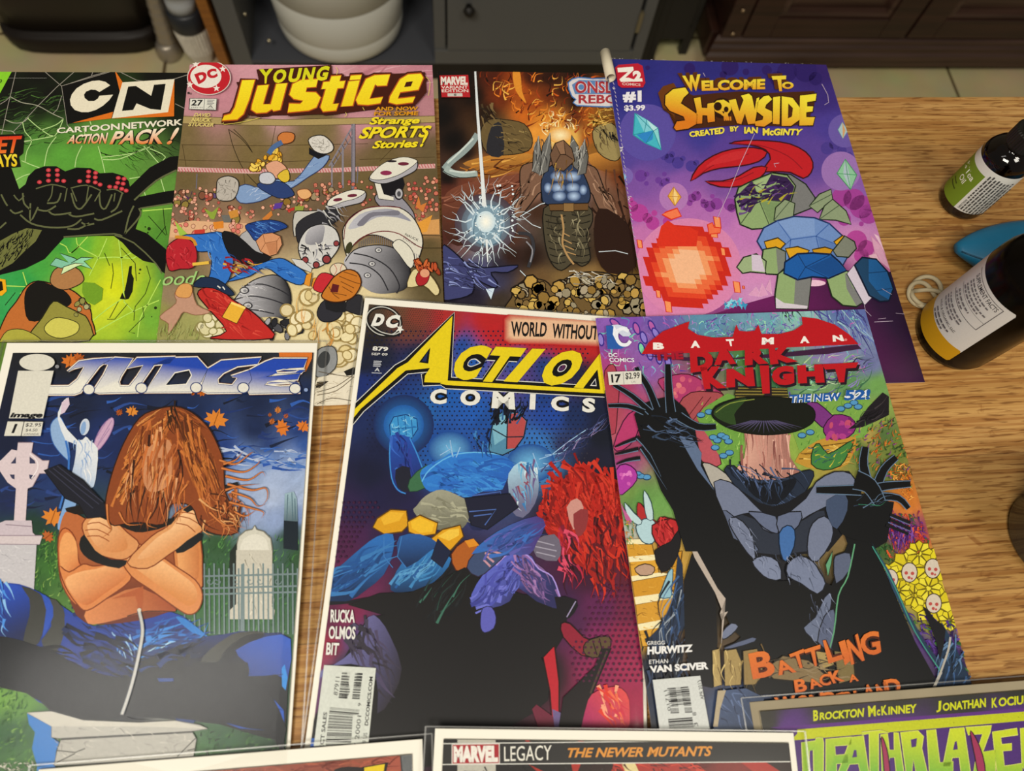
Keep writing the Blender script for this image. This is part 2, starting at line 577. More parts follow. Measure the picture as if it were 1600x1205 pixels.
# small brush: white bristles, dark collar, pale handle
br_ = empty('scrub_brush', (-0.447, 1.205, 0), 'upright brush with white bristles, dark collar and pale handle', 'brush')
BRI = mat('white_bristles', 'cfcabd', 0.8, 0.2, noise=0.35, nscale=220)
vs, fs = [], []
nb = 60
prof = [(0.016, 0.0), (0.026, 0.03), (0.030, 0.075), (0.030, 0.085)]
q = MB()
for i, (r, z) in enumerate(prof):
    for k in range(nb):
        a = 2 * math.pi * k / nb
        rr = r * (1 + (0.09 if k % 2 else 0))
        vs.append((rr * math.cos(a), rr * math.sin(a), z))
for i in range(3):
    for k in range(nb):
        fs.append((i * nb + k, i * nb + (k + 1) % nb, (i + 1) * nb + (k + 1) % nb, (i + 1) * nb + k))
fs += [tuple(reversed(range(nb))), tuple(3 * nb + k for k in range(nb))]
q.add(vs, fs).build('bristles', BRI, br_)
MB().lathe([(0.031, 0.083), (0.033, 0.086), (0.033, 0.120), (0.028, 0.124)], 32).build('collar', mat('collar_black', '22252a', 0.4), br_, smooth=True)
MB().lathe([(0.027, 0.123), (0.027, 0.142), (0.024, 0.145), (0.024, 0.157), (0.026, 0.159), (0.026, 0.24), (0.015, 0.26)], 32).build('handle', mat('pale_handle', '9fa2a3', 0.4), br_, smooth=True)

# varnished board leaning against the grey cabinet
lb = empty('wooden_board', Matrix.Translation((-0.392, 1.155, 0)), 'narrow orange varnished board standing against the side of the grey cabinet', 'board')
q = MB().box((-0.008, 0.0, 0.0), (0.008, 0.30, 0.60)).build('board', wood_dark('orange_varnish', '8a5119', 'b87a34', 0.35), lb, bevel=0.002)
MB().box((-0.0095, -0.003, 0.0), (0.0095, 0.002, 0.60)).build('edge_strip', wood_dark('edge_varnish', '6e3f12', '9a6324', 0.35), lb, bevel=0.001)

# ---------------------------------------------------------------- lettering and flat printing
_GL = {}


def glyphs(s, bold=0.0, shear=0.0, space=1.0):
    """outline of a word as triangles in its own box: x and y from 0 to 1"""
    key = (s, bold, shear, space)
    if key in _GL:
        return _GL[key]
    cu = bpy.data.curves.new('word', 'FONT')
    cu.body = s
    cu.size = 1.0
    cu.offset = bold
    cu.shear = shear
    cu.space_character = space
    cu.resolution_u = 3
    cu.fill_mode = 'FRONT'
    o = bpy.data.objects.new('word', cu)
    COL.objects.link(o)
    dg = bpy.context.evaluated_depsgraph_get()
    me = o.evaluated_get(dg).to_mesh()
    v = np.array([q.co[:2] for q in me.vertices], float).reshape(-1, 2)
    fs = [tuple(p.vertices) for p in me.polygons]
    o.evaluated_get(dg).to_mesh_clear()
    bpy.data.objects.remove(o)
    bpy.data.curves.remove(cu)
    lo, hi = v.min(0), v.max(0)
    v = (v - lo) / np.maximum(hi - lo, 1e-6)
    _GL[key] = (v, fs)
    return _GL[key]


def smooth_pts(pts, closed=True, k=5):
    P = [np.array(p, float) for p in pts]
    n = len(P)
    out = []
    for i in range(n if closed else n - 1):
        p0 = P[(i - 1) % n] if closed or i > 0 else P[i]
        p1, p2 = P[i], P[(i + 1) % n]
        p3 = P[(i + 2) % n] if closed or i < n - 2 else p2
        for j in range(k):
            t = j / k
            out.append(0.5 * ((2 * p1) + (-p0 + p2) * t + (2 * p0 - 5 * p1 + 4 * p2 - p3) * t * t + (-p0 + 3 * p1 - 3 * p2 + p3) * t ** 3))
    if not closed:
        out.append(P[-1])
    return out


def pp(s):
    if isinstance(s, str):
        return [tuple(float(a) for a in t.split(',')) for t in s.split()]
    return [tuple(p) for p in s]


PRINT = print_mat('printed_cover', 0.36, 0.35)
GLOSSP = print_mat('varnished_cover', 0.22, 0.75)
PAPER = mat('page_paper', 'e9e4d4', 0.7, 0.2, noise=0.03, nscale=200)
BOARD = mat('backing_board_card', 'efece2', 0.6, 0.25)
FILM = film_mat('clear_film', 0.010, 0.12)
STAPLE = mat('staple_wire', 'b9b9b4', 0.3, metal=1.0)

# centre of the lower face, direction of the bottom edge, normal, width, height, thickness (metres, table top = 0)
POSE = {
    'cn': ((-0.24267, 0.26615, 0.0002), (0.999983, -0.005806, 0.0), (0.0, 0.0, 1.0), 0.16721, 0.25779, 0.0016),
    'th': ((0.09003, 0.26632, 0.0002), (0.999868, -0.016227, 0.0), (0.0, 0.0, 1.0), 0.16726, 0.25786, 0.0015),
    'yj': ((-0.07681, 0.27311, 0.00295), (1.0, -0.000613, -0.000606), (0.000606, 0.0, 1.0), 0.1635, 0.25198, 0.0015),
    'ss': ((0.21278, 0.27508, 0.00207), (0.999726, -0.00891, -0.021663), (0.021661, -0.000352, 0.999765), 0.16921, 0.2575, 0.0014),
    'ju': ((-0.15671, 0.05296, 0.00336), (0.999121, -0.041922, -0.000111), (-0.000913, -0.024403, 0.999702), 0.16215, 0.25759, 0.0018),
    'ac': ((0.02476, 0.07703, 0.00374), (0.992502, -0.12217, -0.003726), (0.000587, -0.02572, 0.999669), 0.1646, 0.25385, 0.0018),
    'dk': ((0.18133, 0.06605, 0.00521), (0.999844, 0.006669, -0.016367), (0.016545, -0.027621, 0.999482), 0.17228, 0.25383, 0.0013),
    'br': ((-0.10293, -0.15694, 0.00238), (0.99992, -0.012613, 0.0), (-0.000197, -0.016234, 0.999868), 0.17217, 0.26592, 0.0018),
    'db': ((0.23085, -0.156, 0.00302), (0.99993, -0.011807, 0.0), (-0.00032, -0.02091, 0.999781), 0.17158, 0.26573, 0.002),
    'lg': ((0.06541, -0.1604, 0.00603), (0.995507, -0.094679, -0.001062), (-0.000922, -0.020901, 0.999781), 0.1745, 0.26391, 0.0018),
}
EPS = 0.000004
GROUP = 'comic books laid out on the table'


class Comic:
    """one comic book: page block, printed cover, lettering, and where there is one its board and sleeve"""

    def __init__(self, key, label, inset=(0, 0, 0, 0), board=None, gloss=False):
        c, ex, nz, w, h, t = POSE[key]
        ex = Vector(ex).normalized()
        nz = Vector(nz).normalized()
        ey = nz.cross(ex).normalized()
        ex = ey.cross(nz)
        c = Vector(c) + Vector((0, 0, TZ))
        self.M = Matrix(((ex.x, ey.x, nz.x, c.x), (ex.y, ey.y, nz.y, c.y), (ex.z, ey.z, nz.z, c.z), (0, 0, 0, 1)))
        self.Mi = self.M.inverted()
        self.w, self.h, self.t = w, h, t
        self.root = empty('comic_book', self.M, label, 'comic book', GROUP)
        self.lo = (-w / 2 + inset[0], -h / 2 + inset[1])       # printed cover: left, bottom, right, top insets
        self.hi = (w / 2 - inset[2], h / 2 - inset[3])
        self.mat = GLOSSP if gloss else PRINT
        self.parts = {}
        self.cur = 'cover'
        self.layer = 1
        self.view = (0.0, 0.0, 1.0)
        cam_l = self.Mi @ Vector((0, 0, TZ + CAM_H))
        self.cam_l = np.array(cam_l)
        R = np.array(self.Mi.to_3x3())
        self.dr = R @ np.array(c_r)
        self.du = R @ np.array(c_u)
        self.df = R @ np.array(c_f)
        m = MB()
        self.bd = (-w / 2, -h / 2, w / 2, h / 2)
        if board is not None:                      # how far the backing board stands out: left, bottom, right, top
            self.bd = (-w / 2 - board[0], -h / 2 - board[1], w / 2 + board[2], h / 2 + board[3])
            m.box((self.bd[0], self.bd[1], 0), (self.bd[2], self.bd[3], t * 0.5)).build('backing_board', BOARD, self.root, bevel=0.0003)
            m = MB()
            m.box((self.lo[0] + 0.0003, self.lo[1] + 0.0003, t * 0.5), (self.hi[0] - 0.0003, self.hi[1] - 0.0003, t - 0.0001))
            m.build('pages', PAPER, self.root)
        else:
            m.box((-w / 2 + 0.0004, -h / 2 + 0.0004, 0), (w / 2 - 0.0004, h / 2 - 0.0004, t - 0.0001)).build('pages', PAPER, self.root)

    # -- coordinates
    def V(self, x0, y0, s):
        self.view = (x0, y0, s)
        return self

    def px(self, p):
        """a place on the cover from where the photograph shows it"""
        x0, y0, s = self.view
        px, py = x0 + p[0] / s, y0 + p[1] / s
        d = self.df + (px - IMG_W / 2) / F_PX * self.dr - (py - IMG_H / 2) / F_PX * self.du
        k = (self.t - self.cam_l[2]) / d[2]
        q = self.cam_l + d * k
        return (q[0], q[1])

    def to_px(self, X, Y):
        d = np.stack([X - self.cam_l[0], Y - self.cam_l[1], np.full_like(X, self.t - self.cam_l[2])], -1)
        z = d @ self.df
        return IMG_W / 2 + F_PX * (d @ self.dr) / z, IMG_H / 2 - F_PX * (d @ self.du) / z

    def P(self, part):
        self.cur = part
        return self

    def acc(self):
        if self.cur not in self.parts:
            self.parts[self.cur] = MB()
        return self.parts[self.cur]

    def emit(self, tris):
        """tris: lists of (x, y, colour) in cover space; clipped to the cover"""
        z = self.t + EPS * self.layer
        self.layer += 1
        a = self.acc()
        lo, hi = self.lo, self.hi
        for poly in tris:
            q = poly
            if any(p[0] < lo[0] or p[0] > hi[0] or p[1] < lo[1] or p[1] > hi[1] for p in q):
                for ax, lim, sg in ((0, lo[0], 1), (0, hi[0], -1), (1, lo[1], 1), (1, hi[1], -1)):
                    o = []
                    for i in range(len(q)):
                        A, B = q[i], q[(i + 1) % len(q)]
                        fa, fb = sg * (A[ax] - lim), sg * (B[ax] - lim)
                        if fa >= 0:
                            o.append(A)
                        if fa * fb < 0:
                            k = fa / (fa - fb)
                            o.append((A[0] + (B[0] - A[0]) * k, A[1] + (B[1] - A[1]) * k, tuple(A[2][i_] + (B[2][i_] - A[2][i_]) * k for i_ in range(3))))
                    q = o
                    if not q:
                        break
            if len(q) < 3:
                continue
            ar = sum(q[i][0] * q[(i + 1) % len(q)][1] - q[(i + 1) % len(q)][0] * q[i][1] for i in range(len(q)))
            if abs(ar) < 1e-12:
                continue
            if ar < 0:
                q = q[::-1]
            o = len(a.v)
            a.v += [(p[0], p[1], z) for p in q]
            a.f.append(list(range(o, o + len(q))))
            a.c.append([p[2] for p in q])

    # -- drawing
    def _tess(self, loops, colf):
        L = [[Vector((x, y, 0)) for x, y in lp] for lp in loops]
        flat = [p for lp in loops for p in lp]
        out = []
        for t in tessellate_polygon(L):
            out.append([(flat[i][0], flat[i][1], colf(flat[i])) for i in t])
        return out

    def poly(self, pts, col, sm=0, holes=()):
        lps = []
        for lp in [pts] + list(holes):
            q = pp(lp)
            if sm:
                q = smooth_pts(q, True, sm)
            lps.append([self.px(p) for p in q])
        c = lin(col)
        self.emit(self._tess(lps, lambda p: c))
        return self

    def grad(self, pts, c1, c2, a, b, sm=0, holes=()):
        """a straight colour blend from a to b"""
        A, B = np.array(self.px(a)), np.array(self.px(b))
        d = B - A
        dd = d @ d
        C1, C2 = np.array(lin(c1)), np.array(lin(c2))

        def cf(p):
            k = min(1.0, max(0.0, float((np.array(p[:2]) - A) @ d / dd)))
            return tuple(C1 + (C2 - C1) * k)
        lps = []
        for lp in [pts] + list(holes):
            q = pp(lp)
            if sm:
                q = smooth_pts(q, True, sm)
            lps.append([self.px(p) for p in q])
        self.emit(self._tess(lps, cf))
        return self

    def outl(self, pts, col, fill, w, sm=0, holes=()):
        """filled shape with an ink line round it"""
        self.poly(pts, fill, sm, holes)
        self.line(pts, w, col, True, sm)
        for h in holes:
            self.line(h, w, col, True, sm)
        return self

    def line(self, pts, w, col, closed=False, sm=0, taper=False, w2=None):
        q = pp(pts)
        if sm:
            q = smooth_pts(q, closed, sm)
        n = len(q)
        q = [np.array(p, float) for p in q]
        c = lin(col)
        L, R = [], []
        for i in range(n):
            a = q[(i - 1) % n] if closed or i > 0 else q[i]
            b = q[(i + 1) % n] if closed or i < n - 1 else q[i]
            d = b - a
            d = d / (np.hypot(*d) + 1e-9)
            k = w / 2
            if taper:
                k *= max(0.08, 1 - i / (n - 1))
            if w2 is not None:
                k = (w + (w2 - w) * i / (n - 1)) / 2
            nn = np.array([-d[1], d[0]]) * k
            L.append(self.px(q[i] + nn))
            R.append(self.px(q[i] - nn))
        tr = []
        for i in range(n if closed else n - 1):
            j = (i + 1) % n
            tr.append([(*L[i], c), (*L[j], c), (*R[j], c), (*R[i], c)])
        self.emit(tr)
        return self

    def lines(self, specs, w, col, **k):
        l0 = self.layer
        for s in specs:
            self.layer = l0
            self.line(s, w, col, **k)
        return self

    def ell(self, x, y, rx, ry, col, ang=0.0, n=22, c2=None):
        c = lin(col)
        cc = lin(c2) if c2 else c
        ca, sa = math.cos(math.radians(ang)), math.sin(math.radians(ang))
        q = [self.px((x + rx * math.cos(t) * ca - ry * math.sin(t) * sa, y + rx * math.cos(t) * sa + ry * math.sin(t) * ca))
             for t in [2 * math.pi * k / n for k in range(n)]]
        o = self.px((x, y))
        self.emit([[(*o, cc), (*q[i], c), (*q[(i + 1) % n], c)] for i in range(n)])
        return self

    def dots(self, lst, col, n=8):
        """many small discs in one layer: (x, y, r)"""
        c = lin(col)
        tr = []
        for x, y, r in lst:
            tr.append([(*self.px((x + r * math.cos(2 * math.pi * k / n), y + r * math.sin(2 * math.pi * k / n))), c) for k in range(n)])
        self.emit(tr)
        return self

    def blobs(self, area, n, size, cols, seed, asp=(0.5, 1.0), ang=(0, 180), ink=None, spiky=False, k=9):
        """scattered small shapes inside an outline"""
        rnd = random.Random(seed)
        A = pp(area)
        xs = [p[0] for p in A]
        ys = [p[1] for p in A]

        def inside(x, y):
            c = False
            for i in range(len(A)):
                (x1, y1), (x2, y2) = A[i], A[i - 1]
                if (y1 > y) != (y2 > y) and x < (x2 - x1) * (y - y1) / (y2 - y1) + x1:
                    c = not c
            return c
        cl = [lin(c) for c in cols]
        ik = lin(ink) if ink else None
        m = 0
        tries = 0
        base = self.layer
        while m < n and tries < n * 20:
            tries += 1
            x, y = rnd.uniform(min(xs), max(xs)), rnd.uniform(min(ys), max(ys))
            if not inside(x, y):
                continue
            r = rnd.uniform(*size)
            s = rnd.uniform(*asp)
            t0 = math.radians(rnd.uniform(*ang))
            c = rnd.choice(cl)

            def ring(f):
                o = []
                for i in range(k):
                    t = 2 * math.pi * i / k
                    rr = r * f * ((1 if i % 2 else 0.45) if spiky else 1)
                    dx, dy = rr * math.cos(t), rr * s * math.sin(t)
                    o.append(self.px((x + dx * math.cos(t0) - dy * math.sin(t0), y + dx * math.sin(t0) + dy * math.cos(t0))))
                return o

            def fan(f, cc):
                q = ring(f)
                o = self.px((x, y))
                return [[(*o, cc), (*q[i], cc), (*q[(i + 1) % k], cc)] for i in range(k)]
            self.layer = base + (m % 6) * 2
            if ik:
                self.emit(fan(1.0, ik))
                self.emit(fan(0.78, c))
            else:
                self.emit(fan(1.0, c))
            m += 1
        self.layer = base + 13
        return self

    def strokes(self, area, n, length, w, cols, seed, ang=0.0, spread=25.0, bend=0.25):
        """scattered short brush strokes inside an outline"""
        rnd = random.Random(seed)
        A = pp(area)
        xs = [p[0] for p in A]
        ys = [p[1] for p in A]
        base = self.layer
        m = tries = 0
        while m < n and tries < n * 20:
            tries += 1
            x, y = rnd.uniform(min(xs), max(xs)), rnd.uniform(min(ys), max(ys))
            c = False
            for i in range(len(A)):
                (x1, y1), (x2, y2) = A[i], A[i - 1]
                if (y1 > y) != (y2 > y) and x < (x2 - x1) * (y - y1) / (y2 - y1) + x1:
                    c = not c
            if not c:
                continue
            a = math.radians(ang + rnd.uniform(-spread, spread))
            l = rnd.uniform(*length)
            bd = rnd.uniform(-bend, bend) * l
            dx, dy = math.cos(a), math.sin(a)
            pts = [(x - dx * l / 2, y - dy * l / 2), (x - dy * bd, y + dx * bd), (x + dx * l / 2, y + dy * l / 2)]
            self.layer = base + m % 5
            self.line(pts, rnd.uniform(*w), rnd.choice(cols), sm=3, taper=True)
            m += 1
        self.layer = base + 6
        return self

    def text(self, s, quad, col, bold=0.0, shear=0.0, space=1.0, c2=None, arc=0.0, edge=None, ew=0.0):
        """a word fitted to TL TR BR BL; c2 blends the colour from top to bottom"""
        if edge:
            self.text(s, quad, edge, bold + ew, shear, space, None, arc)
        q = [np.array(p) for p in pp(quad)]
        if ew and False:
            pass
        v, fs = glyphs(s, bold, shear, space)
        c = np.array(lin(col))
        cb = np.array(lin(c2)) if c2 else c
        P = []
        for x, y in v:
            p = q[3] * (1 - x) * (1 - y) + q[2] * x * (1 - y) + q[0] * (1 - x) * y + q[1] * x * y
            if arc:
                up = (q[0] - q[3]) * (1 - x) + (q[1] - q[2]) * x
                p = p + up * arc * 4 * x * (1 - x)
            k = self.px(p)
            P.append((k[0], k[1], tuple(cb + (c - cb) * y)))
        self.emit([[P[i] for i in f] for f in fs])
        return self

    def word(self, s, a, b, hgt, col, up=None, **kw):
        """a word whose baseline runs a -> b, hgt tall"""
        a, b = np.array(a, float), np.array(b, float)
        d = b - a
        u = np.array([d[1], -d[0]]) / np.hypot(*d) * hgt if up is None else np.array(up, float)
        return self.text(s, [a + u, b + u, b, a], col, **kw)

    def bars(self, quad, n, col, seed, fill=0.55, lo=0.0, hi=1.0):
        """bar code: n upright bars across the quad"""
        rnd = random.Random(seed)
        q = [np.array(p) for p in pp(quad)]
        c = lin(col)
        tr = []
        x = 0.0
        ws = [rnd.choice((1, 1, 2, 3)) for _ in range(2 * n)]
        tot = sum(ws)
        for i, w_ in enumerate(ws):
            if i % 2 == 0:
                x1, x2 = x / tot, (x + w_ * 2 * fill) / tot
                f = lambda u, v: self.px(q[0] * (1 - u) * (1 - v) + q[1] * u * (1 - v) + q[2] * u * v + q[3] * (1 - u) * v)
                tr.append([(*f(x1, lo), c), (*f(x2, lo), c), (*f(x2, hi), c), (*f(x1, hi), c)])
            x += w_
        self.emit(tr)
        return self

    def base(self, samples, step=0.0024, power=2.0, soft=9.0, noise=0.0, nseed=0):
        """the printed cover sheet: colours blended between the listed spots (x, y, colour)"""
        x0, y0 = self.lo
        x1, y1 = self.hi
        nx = int(round((x1 - x0) / step)) + 1
        ny = int(round((y1 - y0) / step)) + 1
        X, Y = np.meshgrid(np.linspace(x0, x1, nx), np.linspace(y0, y1, ny))
        U, Vv = self.to_px(X, Y)
        S, C = [], []
        x_, y_, s_ = self.view
        for t in samples.split():
            a = t.split(',')
            S.append((x_ + float(a[0]) / s_, y_ + float(a[1]) / s_))
            C.append(lin(a[2]))
        S = np.array(S)
        C = np.array(C)
        d2 = (U[..., None] - S[:, 0]) ** 2 + (Vv[..., None] - S[:, 1]) ** 2
        wgt = 1.0 / (d2 + soft ** 2) ** power
        G = (wgt[..., None] * C).sum(2) / wgt.sum(2)[..., None]
        if noise:
            rs = np.random.RandomState(nseed)
            G = G * (1 + noise * rs.randn(ny, nx, 1))
        G = np.clip(G, 0.0015, 0.9)
        a = self.parts.setdefault('cover', MB())
        vs = [(float(X[j, i]), float(Y[j, i]), self.t) for j in range(ny) for i in range(nx)]
        o = len(a.v)
        a.v += vs
        for j in range(ny - 1):
            for i in range(nx - 1):
                ids = (j * nx + i, j * nx + i + 1, (j + 1) * nx + i + 1, (j + 1) * nx + i)
                a.f.append([o + k for k in ids])
                a.c.append([tuple(G[k // nx, k % nx]) for k in ids])
        # the sheet's own edge
        rim = [(i, 0) for i in range(nx)] + [(nx - 1, j) for j in range(1, ny)] + [(i, ny - 1) for i in range(nx - 2, -1, -1)] + [(0, j) for j in range(ny - 2, 0, -1)]
        o2 = len(a.v)
        a.v += [(float(X[j, i]), float(Y[j, i]), self.t - 0.0003) for i, j in rim]
        m = len(rim)
        wc = lin('d9d4c6')
        for k in range(m):
            i, j = rim[k]
            i2, j2 = rim[(k + 1) % m]
            a.f.append([o + j * nx + i, o2 + k, o2 + (k + 1) % m, o + j2 * nx + i2])
            a.c.append([wc] * 4)
        return self

    def finish(self, sleeve=None, staples=True):
        for name, a in self.parts.items():
            if a.f:
                a.build(name, self.mat, self.root, recalc=False)
        if staples:
            for sy in (-0.30, 0.30):
                y = self.h * sy
                MB().tube([(self.lo[0] + 0.0003, y - 0.006, self.t - 0.0004), (self.lo[0] + 0.0003, y + 0.006, self.t - 0.0004)], 0.0003, 6).build('staple', STAPLE, self.root)
        if sleeve:
            l, b_, r, t_ = sleeve                  # how far the film stands out past the board
            X0, Y0, X1, Y1 = self.bd
            t = self.t
            nx, ny = 30, 44
            X = np.linspace(X0 - l, X1 + r, nx)
            Y = np.linspace(Y0 - b_, Y1 + t_, ny)
            z1 = t + EPS * self.layer + 0.0004
            rs = random.Random(int(self.w * 1e6))
            ph = [rs.uniform(0, 6.28) for _ in range(4)]
            vs = []
            for y in Y:
                for x in X:
                    ex = max(0, x - X1, X0 - x) + max(0, y - Y1, Y0 - y)
                    k = math.exp(-(ex / 0.0025))
                    wv = 0.00018 * (math.sin(38 * x + ph[0]) + math.sin(52 * y + ph[1] + 9 * x) + math.sin(90 * y + ph[2]))
                    vs.append((x, y, (z1 + 0.0003 + wv) * k + 0.0011 * (1 - k)))
            fs = [(j * nx + i, j * nx + i + 1, (j + 1) * nx + i + 1, (j + 1) * nx + i) for j in range(ny - 1) for i in range(nx - 1)]
            tag(MB().add(vs, fs).build('plastic_sleeve', FILM, self.root, smooth=True, recalc=False), 'clear plastic sleeve')
            sm = MB()                                # the sealed seams, slightly thicker film
            for sx in (X[0], X[-1]):
                sm.box((sx - 0.0004, Y[0], 0.0002), (sx + 0.0004, Y[-1], 0.0012))
            sm.box((X[0], Y[-1] - 0.0004, 0.0002), (X[-1], Y[-1] + 0.0002, 0.0012))
            sm.build('sleeve_seam', SEAM, self.root)


SEAM = film_mat('film_seam', 0.22, 0.3)


# ---------------------------------------------------------------- things on the table
AMBER = mat('amber_glass', '8a4a14', 0.06, 0.5, trans=1.0, ior=1.5)
AMBERD = mat('deep_amber_glass', '080503', 0.2, 0.12, trans=0.0, ior=1.5)
LIQ = mat('dark_contents', '0f0805', 0.3, 0.4)
LABEL = print_mat('label_paper', 0.45, 0.35, 0.02)


class Label:
    """a label wrapped round a bottle: u = arc length from the centre line (to the right), v = height"""

    def __init__(self, R, a0):
        self.R, self.a0, self.mb, self.layer = R, a0, MB(), 0

    def p(self, u, v, r):
        a = self.a0 + u / self.R
        return (r * math.cos(a), r * math.sin(a), v)

    def patch(self, u0, u1, v0, v1, col, nu=24, rad=0.0):
        r = self.R + 0.00002 * self.layer + 0.0001
        self.layer += 1
        c = lin(col)
        us = np.linspace(u0, u1, nu + 1)
        vs, fs = [], []
        for u in us:
            e = 0.0
            if rad:
                d = min(u - u0, u1 - u)
                e = rad - math.sqrt(max(0, rad ** 2 - max(0, rad - d) ** 2))
            vs += [self.p(u, v0 + e, r), self.p(u, v1 - e, r)]
        for i in range(nu):
            fs.append((2 * i, 2 * i + 2, 2 * i + 3, 2 * i + 1))
        self.mb.add(vs, fs, c)
        return self

    def text(self, s, u0, u1, v0, v1, col, bold=0.0, turn=False):
        r = self.R + 0.00002 * self.layer + 0.0001
        self.layer += 1
        g, fs = glyphs(s, bold)
        if turn:      # reads upward along the bottle
            vs = [self.p(u1 - (u1 - u0) * y, v0 + (v1 - v0) * x, r) for x, y in g]
        else:
            vs = [self.p(u0 + (u1 - u0) * x, v0 + (v1 - v0) * y, r) for x, y in g]
        self.mb.add(vs, fs, lin(col))
        return self


# small bottle of oil with a dropper cap
R1 = 0.0160
b1 = empty('dropper_bottle', (0.3652, 0.2788, TZ), 'small amber glass dropper bottle with green and white label', 'bottle', None)
MB().lathe([(0.0115, 0.0012), (0.0135, 0.0), (0.0154, 0.0012), (R1, 0.0033), (R1, 0.0470), (0.0154, 0.0502), (0.0135, 0.0535), (0.0103, 0.0558), (0.0080, 0.0572), (0.0073, 0.060), (0.0073, 0.064)], 64).build('bottle_glass', AMBER, b1, smooth=True)
MB().lathe([(0.0, 0.0012), (0.0142, 0.0012), (0.0152, 0.0040), (0.0152, 0.0445), (0.0, 0.0445)], 48, cap0=False, cap1=False).build('liquid', LIQ, b1, smooth=True)
q = MB()
prof = [(0.0098, 0.0582), (0.0102, 0.0595), (0.0102, 0.0690), (0.0095, 0.0702)]
nb = 72
vs, fs = [], []
for r, z in prof:
    for k in range(nb):
        a = 2 * math.pi * k / nb
        rr = r + (0.0004 if k % 2 else 0)
        vs.append((rr * math.cos(a), rr * math.sin(a), z))
for i in range(3):
    for k in range(nb):
        fs.append((i * nb + k, i * nb + (k + 1) % nb, (i + 1) * nb + (k + 1) % nb, (i + 1) * nb + k))
fs += [tuple(reversed(range(nb))), tuple(3 * nb + k for k in range(nb))]
q.add(vs, fs).build('cap', mat('cap_black', '15140f', 0.4, 0.5), b1)
MB().lathe([(0.0070, 0.0698), (0.0070, 0.0714), (0.0054, 0.074), (0.0049, 0.0855), (0.0037, 0.090), (0.0, 0.091)], 32, cap1=False).build('dropper_bulb', mat('rubber_black', '141310', 0.55, 0.4), b1, smooth=True)
lb1 = Label(R1, math.radians(-144))
lb1.patch(-0.037, 0.043, 0.0080, 0.0450, 'dcdcd6', 80)
lb1.patch(-0.037, 0.0, 0.0080, 0.0390, '6f8a24', 40)
lb1.text('% Tea', -0.0185, -0.0040, 0.0295, 0.0340, 'eeeede', 0.01)
lb1.text('Oil', -0.0130, -0.0070, 0.0235, 0.0278, 'eeeede', 0.01)
for k, v in enumerate((0.0195, 0.0165)):
    lb1.patch(-0.017, -0.0105 + 0.002 * k, v, v + 0.0010, '3c4a16', 8)
rnd = random.Random(4)
for k in range(9):
    u = 0.0018 + 0.0019 * k
    if k == 0:
        lb1.text('DIRECTIONS:', u, u + 0.0013, 0.0095, 0.0185, '2c2c2a', 0.02, turn=True)
        v = 0.0195
    else:
        v = 0.0095
    end = 0.0415 if k < 8 else 0.037
    while v < end:
        w_ = rnd.uniform(0.0012, 0.0038)
        lb1.patch(u, u + 0.0010, v, min(v + w_, 0.0425), '4a4a48', 2)
        v += w_ + 0.0006
lb1.mb.build('label', LABEL, b1, recalc=False, smooth=True)

# large amber bottle
R2 = 0.0250
b2 = empty('supplement_bottle', (0.3250, 0.1765, TZ), 'large amber bottle with white label and yellow band beside the rubber band', 'bottle', None)
MB().lathe([(0.0185, 0.0015), (0.0215, 0.0), (0.0240, 0.0015), (R2, 0.005), (R2, 0.0730), (0.0244, 0.0780), (0.0224, 0.0840), (0.0185, 0.0890), (0.0140, 0.0925), (0.0105, 0.0950), (0.0100, 0.099), (0.0100, 0.108)], 96).build('bottle_glass', AMBERD, b2, smooth=True)
MB().lathe([(0.0128, 0.0965), (0.0132, 0.098), (0.0132, 0.112), (0.0125, 0.1135), (0.0, 0.1135)], 64, cap1=False).build('cap', mat('cap_dark', '171613', 0.4, 0.5), b2, smooth=True)
lb2 = Label(R2, math.radians(-126))
lb2.patch(-0.060, 0.0, 0.0085, 0.0670, 'd2cfcb', 60, 0.0015)
lb2.patch(-0.060, 0.0, 0.0085, 0.0215, 'c49212', 60, 0.0015)
lb2.text('SUPPLEMENT FACTS', -0.0330, -0.0082, 0.0600, 0.0632, '2d2a2c', 0.012)
for u0, u1, v0, v1 in ((-0.036, -0.0062, 0.0642, 0.0646), (-0.036, -0.0062, 0.0420, 0.0424), (-0.0066, -0.0062, 0.0420, 0.0646), (-0.036, -0.0062, 0.0490, 0.0492)):
    lb2.patch(u0, u1, v0, v1, '4a4648', 20)
for k, (v, u0, u1) in enumerate(((0.0575, -0.032, -0.0115), (0.0556, -0.032, -0.015), (0.0530, -0.032, -0.0092), (0.0510, -0.032, -0.013), (0.0466, -0.032, -0.016), (0.0442, -0.032, -0.020),
                                 (0.0392, -0.034, -0.0145), (0.0370, -0.034, -0.0130), (0.0348, -0.034, -0.0175))):
    u = u0
    while u < u1:
        w_ = rnd.uniform(0.0012, 0.0032)
        lb2.patch(u, min(u + w_, u1), v, v + 0.0010, '6a6668', 2)
        u += w_ + 0.0007
lb2.text('WILD & ORGANIC, LLC', -0.034, -0.0118, 0.0302, 0.0322, '3a3638', 0.01)
for v, u1 in ((0.0272, -0.0140), (0.0246, -0.0175)):
    u = -0.031
    while u < u1:
        w_ = rnd.uniform(0.0015, 0.004)
        lb2.patch(u, min(u + w_, u1), v, v + 0.0011, '5a5658', 2)
        u += w_ + 0.0007
lb2.mb.build('label', LABEL, b2, recalc=False, smooth=True)
lb3 = Label(R2, math.radians(-126))
lb3.patch(0.0262, 0.075, 0.0085, 0.0670, 'd2cfcb', 50, 0.0015)
lb3.mb.build('front_label', LABEL, b2, recalc=False, smooth=True)

